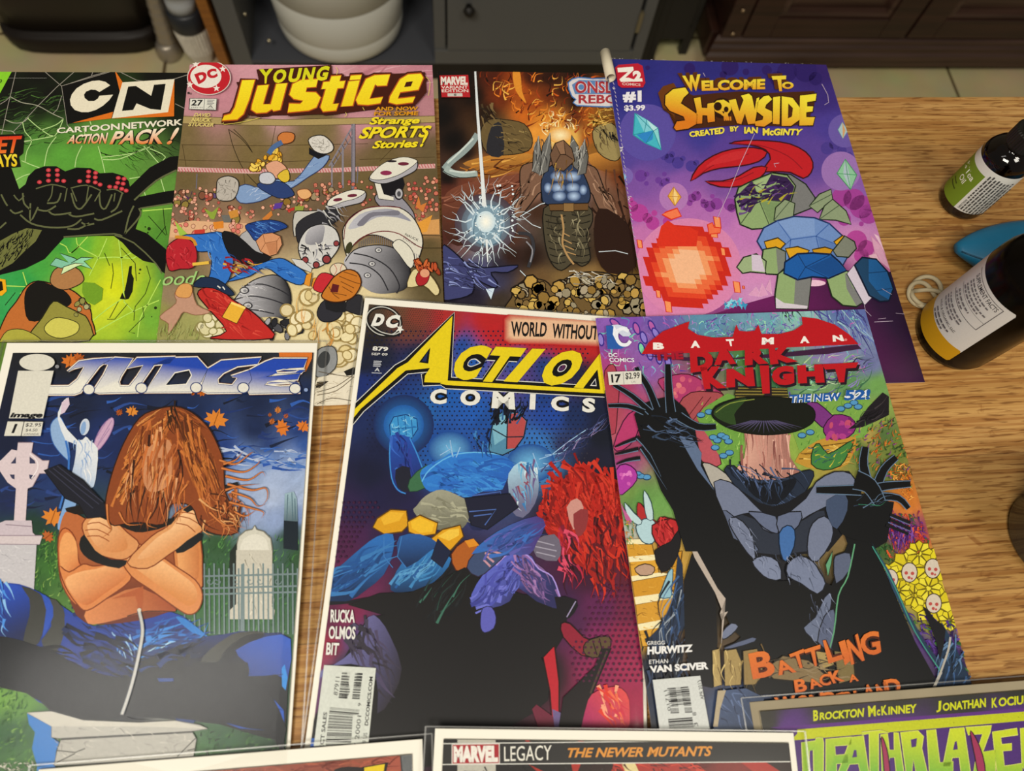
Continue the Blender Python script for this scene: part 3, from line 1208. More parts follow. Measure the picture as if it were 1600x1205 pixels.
# blue leaf shaped pouch
bp_ = Matrix.Translation((0.3935, 0.2315, TZ)) @ Matrix.Rotation(math.radians(-2), 4, 'Z')
q = MB()
nu, nv = 40, 20
vs, fs = [], []
for i in range(nu + 1):
    u = i / nu
    x = -0.055 + 0.115 * u
    hw = 0.0245 * max(0.0, math.sin(math.pi * min(1, u * 0.96 + 0.02))) ** 0.72
    hh = 0.0125 * max(0.0, math.sin(math.pi * min(1, u * 0.96 + 0.02))) ** 0.6
    for k in range(nv):
        a = 2 * math.pi * k / nv
        ca, sa = math.cos(a), math.sin(a)
        yy = hw * (abs(ca) ** 0.9) * (1 if ca > 0 else -1)
        zz = hh * (abs(sa) ** 0.8) * (1 if sa > 0 else -1)
        if sa > 0 and ca < -0.2:
            zz *= 0.86
        vs.append((x, yy - 0.004 * math.sin(math.pi * u), 0.0128 + zz))
for i in range(nu):
    for k in range(nv):
        fs.append((i * nv + k, i * nv + (k + 1) % nv, (i + 1) * nv + (k + 1) % nv, (i + 1) * nv + k))
fs += [tuple(reversed(range(nv))), tuple(nu * nv + k for k in range(nv))]
pou = empty('pouch', bp_, 'blue leaf shaped soft pouch lying behind the large amber bottle', 'pouch')
q.add(vs, fs).build('body', mat('blue_vinyl', '176488', 0.42, 0.45, noise=0.12, nscale=60), pou, smooth=True)
sp = []
for i in range(33):
    u = 0.01 + 0.97 * i / 32
    x = -0.055 + 0.115 * u
    hw = 0.0245 * math.sin(math.pi * (u * 0.96 + 0.02)) ** 0.72
    hh = 0.0125 * math.sin(math.pi * (u * 0.96 + 0.02)) ** 0.6
    a = math.radians(215)
    a = math.radians(142)
    sp.append((x, -hw * abs(math.cos(a)) ** 0.9 - 0.004 * math.sin(math.pi * u), 0.0128 + hh * abs(math.sin(a)) ** 0.8 * 0.86 + 0.0002))
MB().tube(sp, 0.0005, 6).build('seam', mat('blue_seam', '0f4560', 0.5), pou, smooth=True)

# rubber band twisted into loops
rb = []
for i in range(150):
    t = i / 150 * 2 * math.pi
    a = 3 * t
    r = 0.0098 + 0.0021 * math.sin(t * 2 + 0.6) + 0.0012 * math.sin(5 * t)
    sq = 0.86 + 0.1 * math.sin(t + 1.0)
    rb.append((r * math.cos(a) + 0.0018 * math.sin(t), r * sq * math.sin(a) + 0.0013 * math.cos(2 * t), 0.0018 + 0.0022 * (1 + math.sin(t * 2 + a)) * 0.9))
q = MB().tube(rb, 0.0014, 8, closed=True)
o = q.build('rubber_band', mat('natural_rubber', 'b3a687', 0.6, 0.3), None, smooth=True)
o.location = (0.3138, 0.2045, TZ)
tag(o, 'cream rubber band twisted into loops on the wooden table', 'rubber band')

# dark glass tumbler at the right edge
tg = empty('tumbler', (0.3440, 0.0475, TZ), 'dark smoked glass tumbler on the wood at the right edge', 'glass')
SMOKE = mat('smoked_glass', '4c5050', 0.1, 0.5, trans=0.35, ior=1.4)
MB().lathe([(0.0, 0.0), (0.024, 0.0), (0.0275, 0.003), (0.0325, 0.0585), (0.0332, 0.0600), (0.0325, 0.0612), (0.0315, 0.0605), (0.0300, 0.056), (0.0262, 0.0075), (0.0, 0.006)], 64, cap0=False, cap1=False).build('glass_wall', SMOKE, tg, smooth=True)
MB().lathe([(0.0, 0.0078), (0.0262, 0.0078), (0.0282, 0.040), (0.0, 0.040)], 48, cap0=False, cap1=False).build('drink', mat('dark_drink', '1b1d1c', 0.08, 0.5), tg, smooth=True)

# raised maker's lettering on the heater shell
g, fs_ = glyphs('Lasko', 0.02)
MB().add([(-0.055 + 0.054 * x, 0.0205, 0.152 + 0.0125 * y) for x, y in g], fs_).build('lettering', mat('grey_letter_paint', 'a8a49a', 0.5), ht, recalc=False)

# ================================================================ comic books
def star(c, x, y, r, col, ang=-90, inner=0.42, n=5):
    c.poly([(x + r * (1 if k % 2 == 0 else inner) * math.cos(math.radians(ang + 180 / n * k)),
             y + r * (1 if k % 2 == 0 else inner) * math.sin(math.radians(ang + 180 / n * k))) for k in range(2 * n)], col)


# ---------------------------------------------------------------- green cover with cobwebs, far left
c = Comic('cn', 'green and black cobweb comic book with black and white letter logo, far left')
c.base('30,150,0b0b0b 110,150,0b0b0b 15,170,0d100b 60,168,0c0e0a 95,172,10160d 275,180,12180e 285,215,1c2616 0,120,0d0d0c 60,115,0b0b0b 150,120,0b0b0b 250,118,0b0b0b 290,130,0b0b0b 20,165,0b0b0b 80,150,0b0b0b 0,190,141b10 60,180,1c2a14 100,185,2f4a22 '
       '30,200,33502a 70,205,4e7a34 110,215,568a38 150,215,5d8f3c 0,215,4a6a30 60,225,4f8a36 100,240,5aa03a 150,240,62a63c 200,240,5c983a 250,235,47682f '
       '280,240,3c5a2a 60,260,5ea03c 240,260,5a8a3a 270,300,5c8e3a 240,310,639a38 20,260,6ca545 25,285,74b050 230,340,5f9a34 265,345,55862f '
       '250,370,4f8a30 270,400,3f7a34 100,380,3f9a3c 130,385,5fae38 160,390,86b82c 190,390,9ab82c 120,410,5fae3a 150,420,a6c428 175,430,c8d61e 180,450,d6de1c '
       '200,440,bccb22 230,450,8fb82c 250,470,6fa036 170,480,c8d42a 150,500,bccd2c 200,500,9cc02c 235,500,6fa836 160,525,a0c030 220,525,79a834 '
       '40,440,2f9a48 20,470,38a055 0,450,35a050 60,420,45a040 10,500,2f9850 100,460,8fb43a 0,530,5f7a2c 90,520,80802c 260,440,548f3a -60,300,3a5a28 -100,500,30803c -100,150,0b0b0b 150,640,6a9a30', soft=11, noise=0.03, nseed=1)
c.V(0, 90, 5.3333)
c.strokes('0,250 500,290 520,420 300,470 120,560 0,560', 60, (60, 190), (3, 11), ['3b5a2a', '4d7434', '2c4420', '0c0c0b', '0c0c0b'], 3, -14, 9)
c.strokes('180,540 560,560 640,640 480,700 240,740', 40, (60, 210), (2, 8), ['0e120a', '12180c', '4f7a34'], 5, -16, 8)
c.strokes('780,730 1480,700 1480,800 1280,860 900,840', 45, (60, 170), (2, 9), ['0f140b', '11160c', '131a0e'], 6, 24, 14)
c.strokes('880,840 1300,800 1340,860 1150,980', 14, (70, 150), (2, 5), ['10160b'], 7, 48, 20)
W1, W2 = '9a948a', 'b6d98e'
c.lines(['135,110 110,220 85,325 60,430 40,520 15,640', '365,110 515,240 545,420 560,560 590,600', '630,110 470,250 320,400 190,540 110,620', '515,240 780,150 900,118',
         '1000,120 1140,190 1240,205', '1450,180 1560,145', '1460,385 1550,430', '0,390 50,360 85,325', '775,118 762,155', '515,320 480,430 440,470'], 5, W1)
c.lines(['85,325 180,375 310,400 440,470 530,510', '40,515 110,545 190,540 240,500', '0,600 60,612 110,620 180,700 265,690'], 6, 'a9a894', sm=3)
c.lines(['230,505 330,590 455,655 530,510', '470,660 400,760 370,905', '190,540 210,620 265,690 225,780 210,870', '180,700 265,690 455,655', '345,605 470,560 530,510',
         '685,735 640,830 625,915', '818,740 850,850 875,960', '850,850 1000,845 1200,760', '850,832 1100,800 1250,745', '1250,760 1380,830 1270,920', '180,860 250,890 330,920',
         '120,1030 190,990 250,970', '1080,1010 1210,990 1290,985', '1340,1010 1372,1120', '1195,1100 1220,1170', '750,530 760,560', '700,590 720,700', '1200,740 1340,900'], 7, W2, sm=3)
c.line('0,172 390,172', 2, '9a9a94')
c.poly('0,108 104,108 0,300 -200,300 -200,108', '86cc2c')
c.word('99', (-40, 218), (20, 214), 34, '2c4a14', bold=0.01)
# lower web
c.V(0, 300, 5.02)
c.lines(['470,405 520,430 560,480 690,350', '600,360 620,430 750,500 770,520', '620,430 560,480', '840,365 790,480 760,540 700,660', '770,520 900,512 1050,520 1090,470', '930,370 950,520 965,700 975,860',
         '950,520 1100,440', '700,1130 1000,960 1250,850', '970,860 1050,940', '670,1060 840,920 960,840', '1260,690 1160,880 1100,1000 1080,1140', '1120,150 1350,130', '180,630 215,745', '0,735 100,740 215,745', '205,750 160,800'], 8, 'b4dc5e', sm=3)
c.lines(['1165,190 1300,340', '1280,130 1290,250 1310,340', '1225,370 1300,270', '1150,580 1180,680 1140,800 1060,900 1050,1010', '1060,560 1070,700', '880,560 890,640 870,760', '820,480 860,580', '1000,880 900,1000 840,1000', '1120,900 1130,980 1010,1100 1060,1110', '120,790 40,890', '950,440 1060,560', '930,860 860,990'], 5, '1c2a0e')
c.poly('1015,585 1035,580 1032,640 1050,680 1040,780 1010,840 985,845 975,790 995,700', '14180c')
c.poly('960,790 940,840 985,845', '14180c')
c.dots([(1170, 290, 14), (1100, 610, 9), (1092, 640, 6), (1140, 275, 6), (1220, 910, 12), (1160, 320, 7), (1190, 980, 5)], '1c2a0e')
# black many-legged mass
c.V(0, 0, 1)
BK = '0c0c0b'
c.poly('-40,255 18,263 30,296 40,288 44,276 55,265 70,260 88,260 102,268 120,262 142,263 156,271 176,270 193,275 201,283 203,292 234,262 266,245 279,244 277,265 244,281 212,309 255,300 276,297 '
       '273,318 222,325 218,340 212,358 230,365 262,392 260,430 250,422 243,412 224,408 205,395 192,380 178,369 150,369 100,372 88,385 70,405 40,420 -40,440', BK)
c.V(0, 300, 5.02)
OL = '5f6442'
c.poly('-60,420 100,330 210,285 330,300 280,390 190,470 100,560 -60,650', '6b6f3c')
c.strokes('-20,380 210,270 300,290 230,420 60,560 -20,620', 60, (40, 90), (6, 14), [BK], 11, -60, 14)
c.lines(['160,180 250,250 400,280 560,270 640,215', '300,140 370,150 440,110', '530,290 620,290 700,245', '380,150 430,180 560,165', '540,175 600,195 740,170', '740,210 800,220 960,150', '640,240 680,260 740,250', '80,140 120,170 180,150', '0,285 50,240',
         '560,10 590,110 640,130 720,20', '780,10 790,110 830,130 880,20', '480,10 450,80 370,90', '960,10 920,120 870,160', '240,90 240,230 300,120', '180,10 190,90 240,140', '10,20 40,80 60,110', '1050,110 1010,200 980,330', '1090,130 1100,190 980,330'], 13, OL, sm=3)
c.lines(['1100,130 1350,90', '500,355 700,340 900,330 960,350', '900,340 1050,400 1220,560 1270,640', '110,25 150,70 190,30'], 11, OL, sm=2)
c.V(0, 90, 5.3333)
c.line('1120,1190 1300,1030 1470,940', 14, OL, sm=3)
c.lines(['300,1095 430,1060 550,1085', '590,1090 720,1065 840,1110', '890,1105 960,1100 1030,1135', '440,1070 430,1150 400,1200', '560,1090 540,1200', '740,1070 720,1200', '840,1115 790,1200', '960,1130 950,1200', '600,1100 640,1200'], 10, OL, sm=3)
for x, y in ((405, 940), (478, 940), (405, 982), (480, 980), (330, 1040), (405, 1028), (478, 1025), (532, 1030), (740, 952), (798, 962), (738, 992), (795, 1000), (665, 1032), (735, 1032), (795, 1042), (835, 1060), (987, 1005), (1035, 1012), (982, 1045), (1027, 1053), (915, 1078), (965, 1082), (1015, 1095), (1052, 1110)):
    c.layer = max(c.layer - 1, 2)
    c.ell(x, y, 21, 17, 'a81c28', c2='e4626a', n=12)
c.layer += 2
# plain mound with leaves at the bottom
c.V(0, 300, 5.02)
c.outl('-20,1160 0,1080 60,950 130,860 210,740 300,700 440,730 560,770 640,830 700,900 720,1000 690,1160', '1a1208', 'b96a30', 9, sm=3)
c.outl('195,870 215,760 300,705 420,740 520,790 560,870 470,930 380,990 230,1010', BK, '14120f', 6, sm=3)
c.outl('230,1120 330,990 420,860 520,900 620,950 690,1000 700,1170 230,1170', '20200c', '8f8a3c', 9, sm=3)
c.outl('350,1060 430,990 540,1000 620,1040 600,1110 480,1150 380,1120', '2c2c10', 'c9c45a', 6, sm=3)
c.outl('0,1170 60,1090 180,1080 300,1140 300,1180 0,1180', '2a2a10', 'a8a440', 6, sm=3)
c.outl('395,690 430,610 520,580 620,610 660,690 600,740 500,770 420,740', '20180c', 'a9784a', 7, sm=3)
for s, k in (('395,575 440,520 540,555 470,482 585,520 640,560 560,585 480,600', '7fc0a4'), ('560,560 640,515 735,518 660,545 725,608 640,580 590,575', '8fd0a8'), ('480,650 500,590 590,560 660,565 600,590 540,620', 'cfe6b0')):
    c.outl(s, '1c2a18', k, 6)
c.blobs('560,830 720,830 730,960 580,970', 9, (18, 34), ['8d8a4a', '6d6c46', 'a8a87a'], 8, (0.6, 1), ink='1e1c10')
c.poly('650,710 740,715 810,760 800,850 740,890 680,860 645,790', '6f9a26')
c.poly('-10,680 45,690 55,780 20,815 -10,815', 'e8a818')
c.poly('-10,700 20,705 28,770 -10,790', '1a1206')
# publisher mark
c.P('publisher_logo').V(0, 90, 5.3333)
c.poly('515,240 955,112 1025,210 935,508 605,550 560,555', '0b0b0b')
c.line('515,240 955,112', 4, W1)
c.line('515,240 562,555', 4, W1)
CR = 'e6dfc8'
c.poly('920,235 880,205 830,194 770,198 700,222 640,260 600,310 585,355 592,400 625,440 680,458 740,458 800,440 860,405 910,360 945,312 830,322 818,345 785,366 740,366 708,340 702,312 720,286 760,270 800,273 830,290', CR)
c.poly('958,108 1025,210 1000,285', 'd9701e')
c.poly('605,548 945,455 930,510', 'd9701e')
c.poly('1455,185 1452,493 930,512 1400,455', 'd9701e')
c.poly('1022,210 1456,182 1402,458 935,510', CR)
c.poly('1070,245 1135,240 1262,322 1285,230 1382,222 1342,440 1255,432 1140,385 1112,440 1018,448', '0b0b0b')
c.P('title_lettering')
for s, q in (('CARTOON', '476,590 1000,550 1000,604 476,636'), ('NETWORK', '1018,548 1522,515 1522,566 1018,604')):
    c.text(s, q, '12140e', 0.05)
    c.text(s, q, 'e9e4cf', 0.03)
for s, q in (('ACTION', '572,652 905,628 898,722 556,722'), ('PACK', '938,620 1385,590 1372,725 912,728'), ('!', '1440,590 1498,585 1452,728 1388,728')):
    c.text(s, q, '12140e', 0.075, 0.22)
    c.text(s, q, 'f2ead2', 0.03, 0.22, c2='e07a28')
c.poly('-100,650 190,640 205,660 195,800 160,830 175,915 -100,940', '14120c')
c.text('RET', '-110,668 188,655 150,798 -115,806', 'd8341c', 0.03, c2='e8782a')
c.text('DAYS', '-110,815 148,806 146,912 -115,922', 'ecd93a', 0.03, c2='e6c21c')
c.finish()

# ---------------------------------------------------------------- stadium cover, second in the far row
c = Comic('yj', 'pink and brown stadium comic book with slanted yellow title, in the far row')
c.base('300,110,c9909c 400,110,cf97a4 500,105,d49aa8 600,110,c98896 670,110,c08090 300,170,c48e98 420,180,c99aa0 560,180,c58d98 660,175,b67f8a 350,150,c48694 '
       '290,200,76653f 400,200,7a6942 500,195,7a6a44 640,195,77673f 285,240,74633f 400,240,76643e 480,240,7a6840 600,250,6c5c3a 680,240,65563a '
       '290,280,6a5a38 400,290,705f3c 560,290,6c5c3a 680,285,5f5236 290,320,6c5a46 400,320,6d5a46 520,310,6b5843 600,300,66543c 680,310,64543e '
       '280,340,7a6250 340,345,7d6450 440,330,72604a 520,340,6c5842 680,340,6a563e 270,365,c89a78 330,362,c99c7a 380,360,b8906e 670,355,c89868 280,390,6e6048 '
       '260,420,77694a 290,430,766a4c 670,380,5a4d30 675,420,5c5034 685,450,5c5034 270,460,8f7a60 250,490,8a8a4a 300,510,9a9a5c 340,500,cfc494 420,480,d8c898 '
       '480,470,dccb98 520,460,dfd0a0 560,470,dccca0 480,510,e0d2a4 530,520,dccd9c 500,570,dccaa0 540,560,dbd0b0 520,600,ddd6c4 500,620,e0dac8 600,600,d8ccb0 650,600,d0c4a8 300,600,c0b080', soft=10, noise=0.03, nseed=2)
c.V(260, 0, 3.8095)
c.strokes('150,395 1580,395 1580,640 1100,690 900,400', 26, (160, 420), (8, 26), ['d8a6b2', 'c58494', 'dcb0ba', 'b97886'], 21, -8, 10)
c.poly('100,692 700,712 1600,690 1600,728 700,748 95,735', 'ab9662')
c.lines(['100,692 700,712 1600,690', '95,737 700,750 1600,730'], 3, '4c3c22')
c.lines(['90,862 600,868 1100,858 1200,856', '75,952 600,968 1000,950', '650,748 612,940', '95,862 118,992', '460,1030 470,1120', '1350,880 1270,960', '1150,950 1600,935'], 3, '46371e')
c.lines(['370,770 400,880 460,1010 540,1100', '370,770 450,830 510,905', '400,770 470,840 512,908'], 4, '2e2414', sm=4)
c.poly('70,994 500,1008 1000,1000 1600,975 1600,1002 1000,1026 500,1034 66,1020', 'd3a9a6')
for k in range(88):
    x = 72 + k * 17.4
    y = 1007 + (8 if x < 1000 else 8 - (x - 1000) / 600 * 30)
    c.layer -= 1 if k else 0
    c.line([(x, y - 12), (x + 12, y + 12)], 5, 'b85a62')
c.lines(['182,1035 178,1125', '1140,990 1135,1090'], 7, '6a6672')
LV = '85808c'
c.line('1113,738 1112,1135', 24, LV)
c.line('1105,738 1104,1135', 3, '3a3640')
c.line('1124,738 1124,1135', 3, '3a3640')
c.line('1050,860 1050,1120', 12, LV)
c.line('985,965 985,1140', 9, LV)
c.line('968,990 1112,748', 10, LV)
c.line('985,1000 1112,800', 6, LV)
for k in range(6):
    c.line([(985 + k * 20, 962 - k * 34), (1000 + k * 20, 985 - k * 32)], 4, '4c4854')
# crowd
c.V(240, 240, 5.479)
c.blobs('175,300 540,300 560,420 760,450 1120,380 1500,260 1534,330 1500,470 1100,520 780,580 300,600 150,560', 26, (26, 46), ['8a6a2c', '9a4a3a', '5e4a7a', '8c7a3a', '6b5a4a', '7d4f3a', '9c8a6a'], 31, (0.6, 1.4), (0, 180), ink='3a2c20')
c.blobs('175,300 540,300 560,420 760,450 1120,380 1534,255 1534,330 1500,470 1100,520 780,600 300,620 150,600', 105, (11, 20), ['e0a48c', 'd99a86', 'e6b094', 'c87a68', 'b8564c', 'dba890'], 32, (0.85, 1.1), ink='6b3a2c')
c.poly('150,610 330,575 560,590 800,600 800,690 260,720 140,720', 'd9ac84')
c.blobs('150,600 780,590 780,680 160,700', 20, (18, 26), ['e6a894', 'ecc0a0', 'd87a6c', 'e0b08e'], 33, (0.9, 1.1), ink='7a3e30')
for s, k in (('330,335 300,400 260,350 310,385 330,320', '4c2c58'), ('490,560 430,470 500,505 560,455 520,565', '8aa03c'), ('510,590 600,580 600,640 520,650', 'd8842c'), ('580,530 680,525 660,590 600,590', '6b6a66'), ('350,655 440,650 440,700 350,700', 'c03a30'),
              ('180,575 260,660 300,700 230,720', '9cc04a'), ('640,500 720,480 730,540 660,560', 'c88a3a'), ('930,560 1010,490 1020,530 960,590', 'c87a34'), ('1040,430 1110,420 1090,470 1020,480', '5a3a9a'), ('1210,455 1290,450 1280,490 1210,490', '8f9a40'), ('1150,480 1210,460 1200,490 1150,500', 'b8342c')):
    c.poly(s, k)
c.V(460, 220, 4.635)
c.blobs('780,270 1030,270 1040,640 900,640 860,480 790,440', 58, (10, 19), ['d08670', 'c8705c', 'b8504a', 'dc9a80', 'b85a44'], 34, (0.85, 1.1), ink='5e2c20')
c.blobs('130,300 560,300 590,420 500,480 230,460 120,380', 48, (9, 18), ['d08670', 'c8705c', 'b8504a', 'dc9a80'], 35, (0.85, 1.1), ink='5e2c20')
c.poly('880,590 1050,570 1050,680 890,680', 'd09a5c')
c.poly('890,600 1000,540 960,660 920,670', 'dd9a3c')
c.poly('880,480 900,400 915,470 960,450 930,520', 'cc7a3a')
c.lines(['890,685 1055,690', '900,780 1060,780', '920,690 930,780'], 5, '3a2f1c')
# streamers and balls over the stand, instead of the flying figure
c.V(260, 0, 3.8095)
BL, BD = '7f9cc8', '2c3a66'
c.outl('410,1140 470,1100 560,1120 660,1070 760,1080 860,960 890,930 970,930 930,1000 840,1060 750,1120 660,1150 560,1200 440,1210', BD, BL, 5, sm=3)
c.strokes('450,1130 660,1090 760,1090 890,950 940,960 760,1110 560,1180', 24, (30, 80), (2, 5), ['aebfe0', '4d6aa8', 'c4d0e8'], 36, -30, 20)
c.outl('540,1110 600,1080 700,1090 760,1150 740,1175 660,1180', '10182c', '2a3f74', 4, sm=3)
GR = 'b6b0a8'
c.outl('300,1120 310,1070 370,1050 425,1075 430,1130 400,1190 340,1200 300,1180', '2c2824', GR, 6, sm=3)
c.outl('845,840 880,812 940,812 990,860 990,900 940,920 880,900', '2c2824', 'd5d2cc', 6, sm=3)
c.strokes('310,1080 420,1080 410,1180 320,1190', 26, (20, 44), (2, 5), ['6a645c', '8c867e'], 37, 60, 90)
c.strokes('860,830 980,840 980,900 890,890', 26, (20, 44), (2, 5), ['8a867e', 'a8a49c'], 38, 60, 90)
c.poly('850,880 880,905 960,925 905,950 850,920', '14161c')
c.blobs('500,1000 560,960 640,900 700,930 660,980 560,1020', 24, (16, 34), ['e0a82c', 'ecc44a', 'c8861e', 'f0d060'], 39, (0.4, 0.8), ink='6a4410')
c.outl('590,990 660,960 720,1010 700,1060 640,1060', '5a3a28', 'd9a184', 4, sm=3)
c.outl('560,1040 620,1030 650,1070 620,1100 560,1090', '3a3a44', 'c3c6d0', 5, sm=3)
c.outl('660,1050 720,1010 735,1070 700,1090', '201808', 'd8b838', 4, sm=3)
c.outl('665,815 700,790 760,800 755,845 700,862 668,845', '4a2410', 'c9793c', 5, sm=3)
c.line('690,850 640,880 610,920', 30, '4d6a9a', sm=3)
c.outl('780,1140 840,1130 866,1165 830,1190 795,1180', '7a3a20', 'e0ab74', 4, sm=3)
# plain machine drums and plates
c.V(460, 220, 4.635)
INK = '17161a'
WH, SH = 'dedcd0', '9a9aa2'
c.outl('590,400 700,370 780,420 860,520 865,590 760,560 610,470', INK, '8f8d98', 6, sm=3)
c.poly('600,315 785,270 775,380 650,400', '15141a', 2)
c.outl('580,310 620,300 650,390 720,410 720,440 610,425', INK, WH, 5)
c.outl('545,268 610,195 690,150 790,125 880,145 892,190 870,225 800,262 720,298 640,316 560,300', INK, 'a9a8b0', 6, sm=3)
c.outl('548,262 612,192 690,147 790,122 876,140 884,165 800,228 730,262 640,286 566,285', INK, WH, 4, sm=3)
c.ell(664, 238, 42, 17, '8a2c50')
c.ell(790, 172, 40, 13, '6a2438')
c.ell(705, 153, 38, 8, '2a2228')
c.ell(756, 388, 34, 46, INK)
c.ell(758, 388, 26, 36, 'b4b4ba')
c.ell(758, 390, 14, 20, '4a4a50')
c.outl('235,475 255,430 330,388 430,358 505,368 520,402 490,450 400,474 300,500 250,525', INK, 'b0afb6', 6, sm=3)
c.outl('238,470 258,428 330,388 430,358 500,366 508,385 440,425 360,445 270,478', INK, WH, 4, sm=3)
c.ell(420, 402, 36, 12, '6a2438', -6)
c.ell(315, 432, 34, 12, '6a2438', -8)
c.outl('0,530 90,515 210,515 270,560 230,640 60,640 0,700', INK, 'bfbdb6', 6, sm=3)
c.outl('10,640 60,570 170,520 290,500 330,560 250,620 120,660 40,760', INK, '2a2a30', 5, sm=3)
c.strokes('190,520 380,480 420,560 250,660', 18, (60, 120), (6, 16), ['9a9aa2', 'c8c8c4', '2a2a30'], 41, 40, 12)
c.outl('350,690 370,610 430,540 520,495 640,480 760,490 850,550 910,650 930,750 900,860 870,920 820,820 720,740 600,690 500,700 420,770 380,840', INK, 'd6d3c6', 7, sm=3)
c.grad('390,640 470,540 620,500 740,510 850,590 740,560 600,560 470,630', 'b9bac4', '8f90a0', (400, 600), (800, 600), sm=3)
c.poly('455,610 540,530 640,520 750,510 755,545 640,545 560,560 500,620', '777684', 3)
c.line('360,720 375,610 440,540 530,490 650,480 770,490', 6, '6a2228', sm=3)
c.line('430,760 520,690 640,660 760,680 880,760 925,780', 7, '6a2228', sm=3)
for k in range(30):
    t = k / 29
    c.layer -= 1 if k else 0
    x, y = 470 + 430 * t, 740 - 60 * math.sin(math.pi * min(1, t * 1.4)) + 90 * t * t
    c.line([(x, y), (x + 6 * t - 3, y + 46 + 40 * t)], 4, '6b6a74')
c.word('NAUCK', (800, 690), (895, 735), 18, '1a1a1e', bold=0.01)
c.word('STUCCO', (785, 715), (875, 765), 14, '3a3a40', bold=0.0)
c.ell(395, 780, 22, 44, '3a3a22', 20)
c.grad('360,880 430,800 540,765 660,765 770,810 830,900 840,1000 800,1080 690,1110 560,1100 430,1000', 'b4b4bc', '24242a', (430, 900), (800, 960), sm=4)
for q in ('430,820 560,850 690,930 760,1050 740,1110', '400,890 520,910 620,980 680,1090'):
    c.line(q, 9, '26262c', sm=4)
c.line('370,880 430,800 540,765 660,765 770,810 830,900 840,1000', 7, INK, sm=3)
for x, y in ((610, 798), (563, 897), (530, 980)):
    c.ell(x, y, 27, 20, '4a4a50')
    c.ell(x, y, 19, 14, 'cfcfd0')
    c.ell(x + 2, y, 10, 8, '77777c')
c.outl('710,760 760,720 840,780 870,860 840,930 760,830', INK, 'd8d6c8', 5, sm=3)
c.outl('30,780 60,690 120,630 220,610 300,650 330,740 300,820 220,900 130,930 60,880', INK, 'c9c9c8', 7, sm=3)
c.grad('85,690 130,630 215,620 215,690 190,750 90,755', 'b8b8c0', '77777f', (90, 640), (200, 750), sm=3)
c.strokes('40,760 300,760 240,900 90,910', 30, (30, 80), (6, 18), ['15151a', '8a8a92', 'dedcd4', '46464e'], 42, 50, 60)
for x, y, r in ((235, 865, 34), (80, 870, 26), (160, 905, 26), (305, 750, 22)):
    c.ell(x, y, r, r * 1.05, '1b1b20')
    c.ell(x, y, r * 0.72, r * 0.74, '8e3a3c')
c.outl('-20,860 60,870 130,930 120,960 20,920', INK, 'c9c9c8', 4)
# left drum
c.V(230, 420, 4.324)
c.grad('590,215 680,110 780,60 880,50 950,110 975,220 940,340 860,330 720,330 620,280', 'bdbdc4', '1c1c22', (640, 190), (940, 190), sm=4)
c.line('590,215 680,110 780,60 880,50 950,110 975,220 940,340', 7, INK, sm=3)
for q in ('590,215 700,190 830,210 940,250', '620,280 740,285 860,310', '660,120 780,110 900,150 965,190'):
    c.line(q, 8, '2a2a30', sm=4)
c.strokes('640,120 800,80 780,300 660,270', 30, (30, 80), (3, 8), ['dcdcde', '8a8a92', 'b0b0b8'], 43, 10, 20)
for x, y in ((660, 152), (683, 255), (838, 418)):
    c.ell(x, y, 33, 24, '3a3a40')
    c.ell(x - 2, y, 24, 17, 'c4c4c6')
    c.ell(x + 4, y + 2, 13, 9, '8a8a90')
c.blobs('760,340 940,330 1060,420 1020,465 800,465', 14, (30, 55), ['4a4a50', '77777e', '26262c', 'a0a0a6'], 44, (0.5, 0.8), ink=INK)
# cream smoke
c.blobs('940,230 1120,150 1250,220 1450,220 1440,330 1380,620 1290,640 1180,470 940,470', 40, (34, 70), ['dfd0a0', 'e4d8ac', 'd8c690', 'e8ddb8', 'd9caa0'], 45, (0.7, 1.0), ink='9a8450', k=14)
c.blobs('330,330 520,330 560,460 340,465', 16, (26, 56), ['ddd6b0', 'd3cca0', 'e4dec0'], 46, (0.7, 1.0), ink='8c8450', k=14)
c.strokes('960,180 1150,200 1260,420 1240,500 1100,440', 16, (80, 190), (4, 9), ['d89a4a', 'e0b060', 'c88a3c'], 47, -80, 12)
c.outl('1150,300 1200,220 1300,230 1320,310 1260,360 1180,360', '101014', '2c2c34', 6, sm=3)
c.outl('1330,270 1380,200 1450,190 1460,310 1400,310', '101014', '2a2a30', 6, sm=3)
c.poly('1225,190 1330,200 1340,300 1210,280', '1c1c20', 2)
c.outl('1150,560 1250,530 1285,590 1270,680 1180,740 1120,700', '2c2c30', '8a8d90', 6, sm=3)
c.ell(1195, 620, 40, 60, '3a3d40', 20)
c.poly('1100,830 1160,740 1400,690 1440,1000 1080,960', 'ddd5c2')
c.poly('1330,700 1400,670 1410,720 1350,730', '1c1a18')
c.poly('1150,770 1230,765 1170,810 1140,810', '1c1a18')
c.lines(['1150,860 1280,830 1390,745', '1150,840 1280,800 1390,725', '1160,700 1260,720 1400,740', '1150,920 1250,880 1390,900'], 5, '5a4c38', sm=3)
c.strokes('1150,740 1390,740 1390,920 1150,920', 26, (30, 100), (2, 4), ['8c7a5c', 'a89878', '6a5a40'], 48, -12, 14)
# green wall script, draped shape at left
c.text('oode', '120,32 400,22 392,112 105,122', '9cc878', 0.005, 0.25)
c.outl('90,330 200,240 190,180 240,110 300,140 340,250 430,300 330,320 250,300 210,360 140,460 150,380', '8a6248', 'b98e78', 5, sm=3)
c.outl('195,170 230,115 290,110 310,150 290,200 220,200', '8a5030', 'd39a58', 4, sm=3)
c.strokes('70,380 340,380 340,465 70,465', 40, (30, 80), (3, 7), ['6f7c3a', '8c9850', 'a3a86a'], 49, -78, 14)
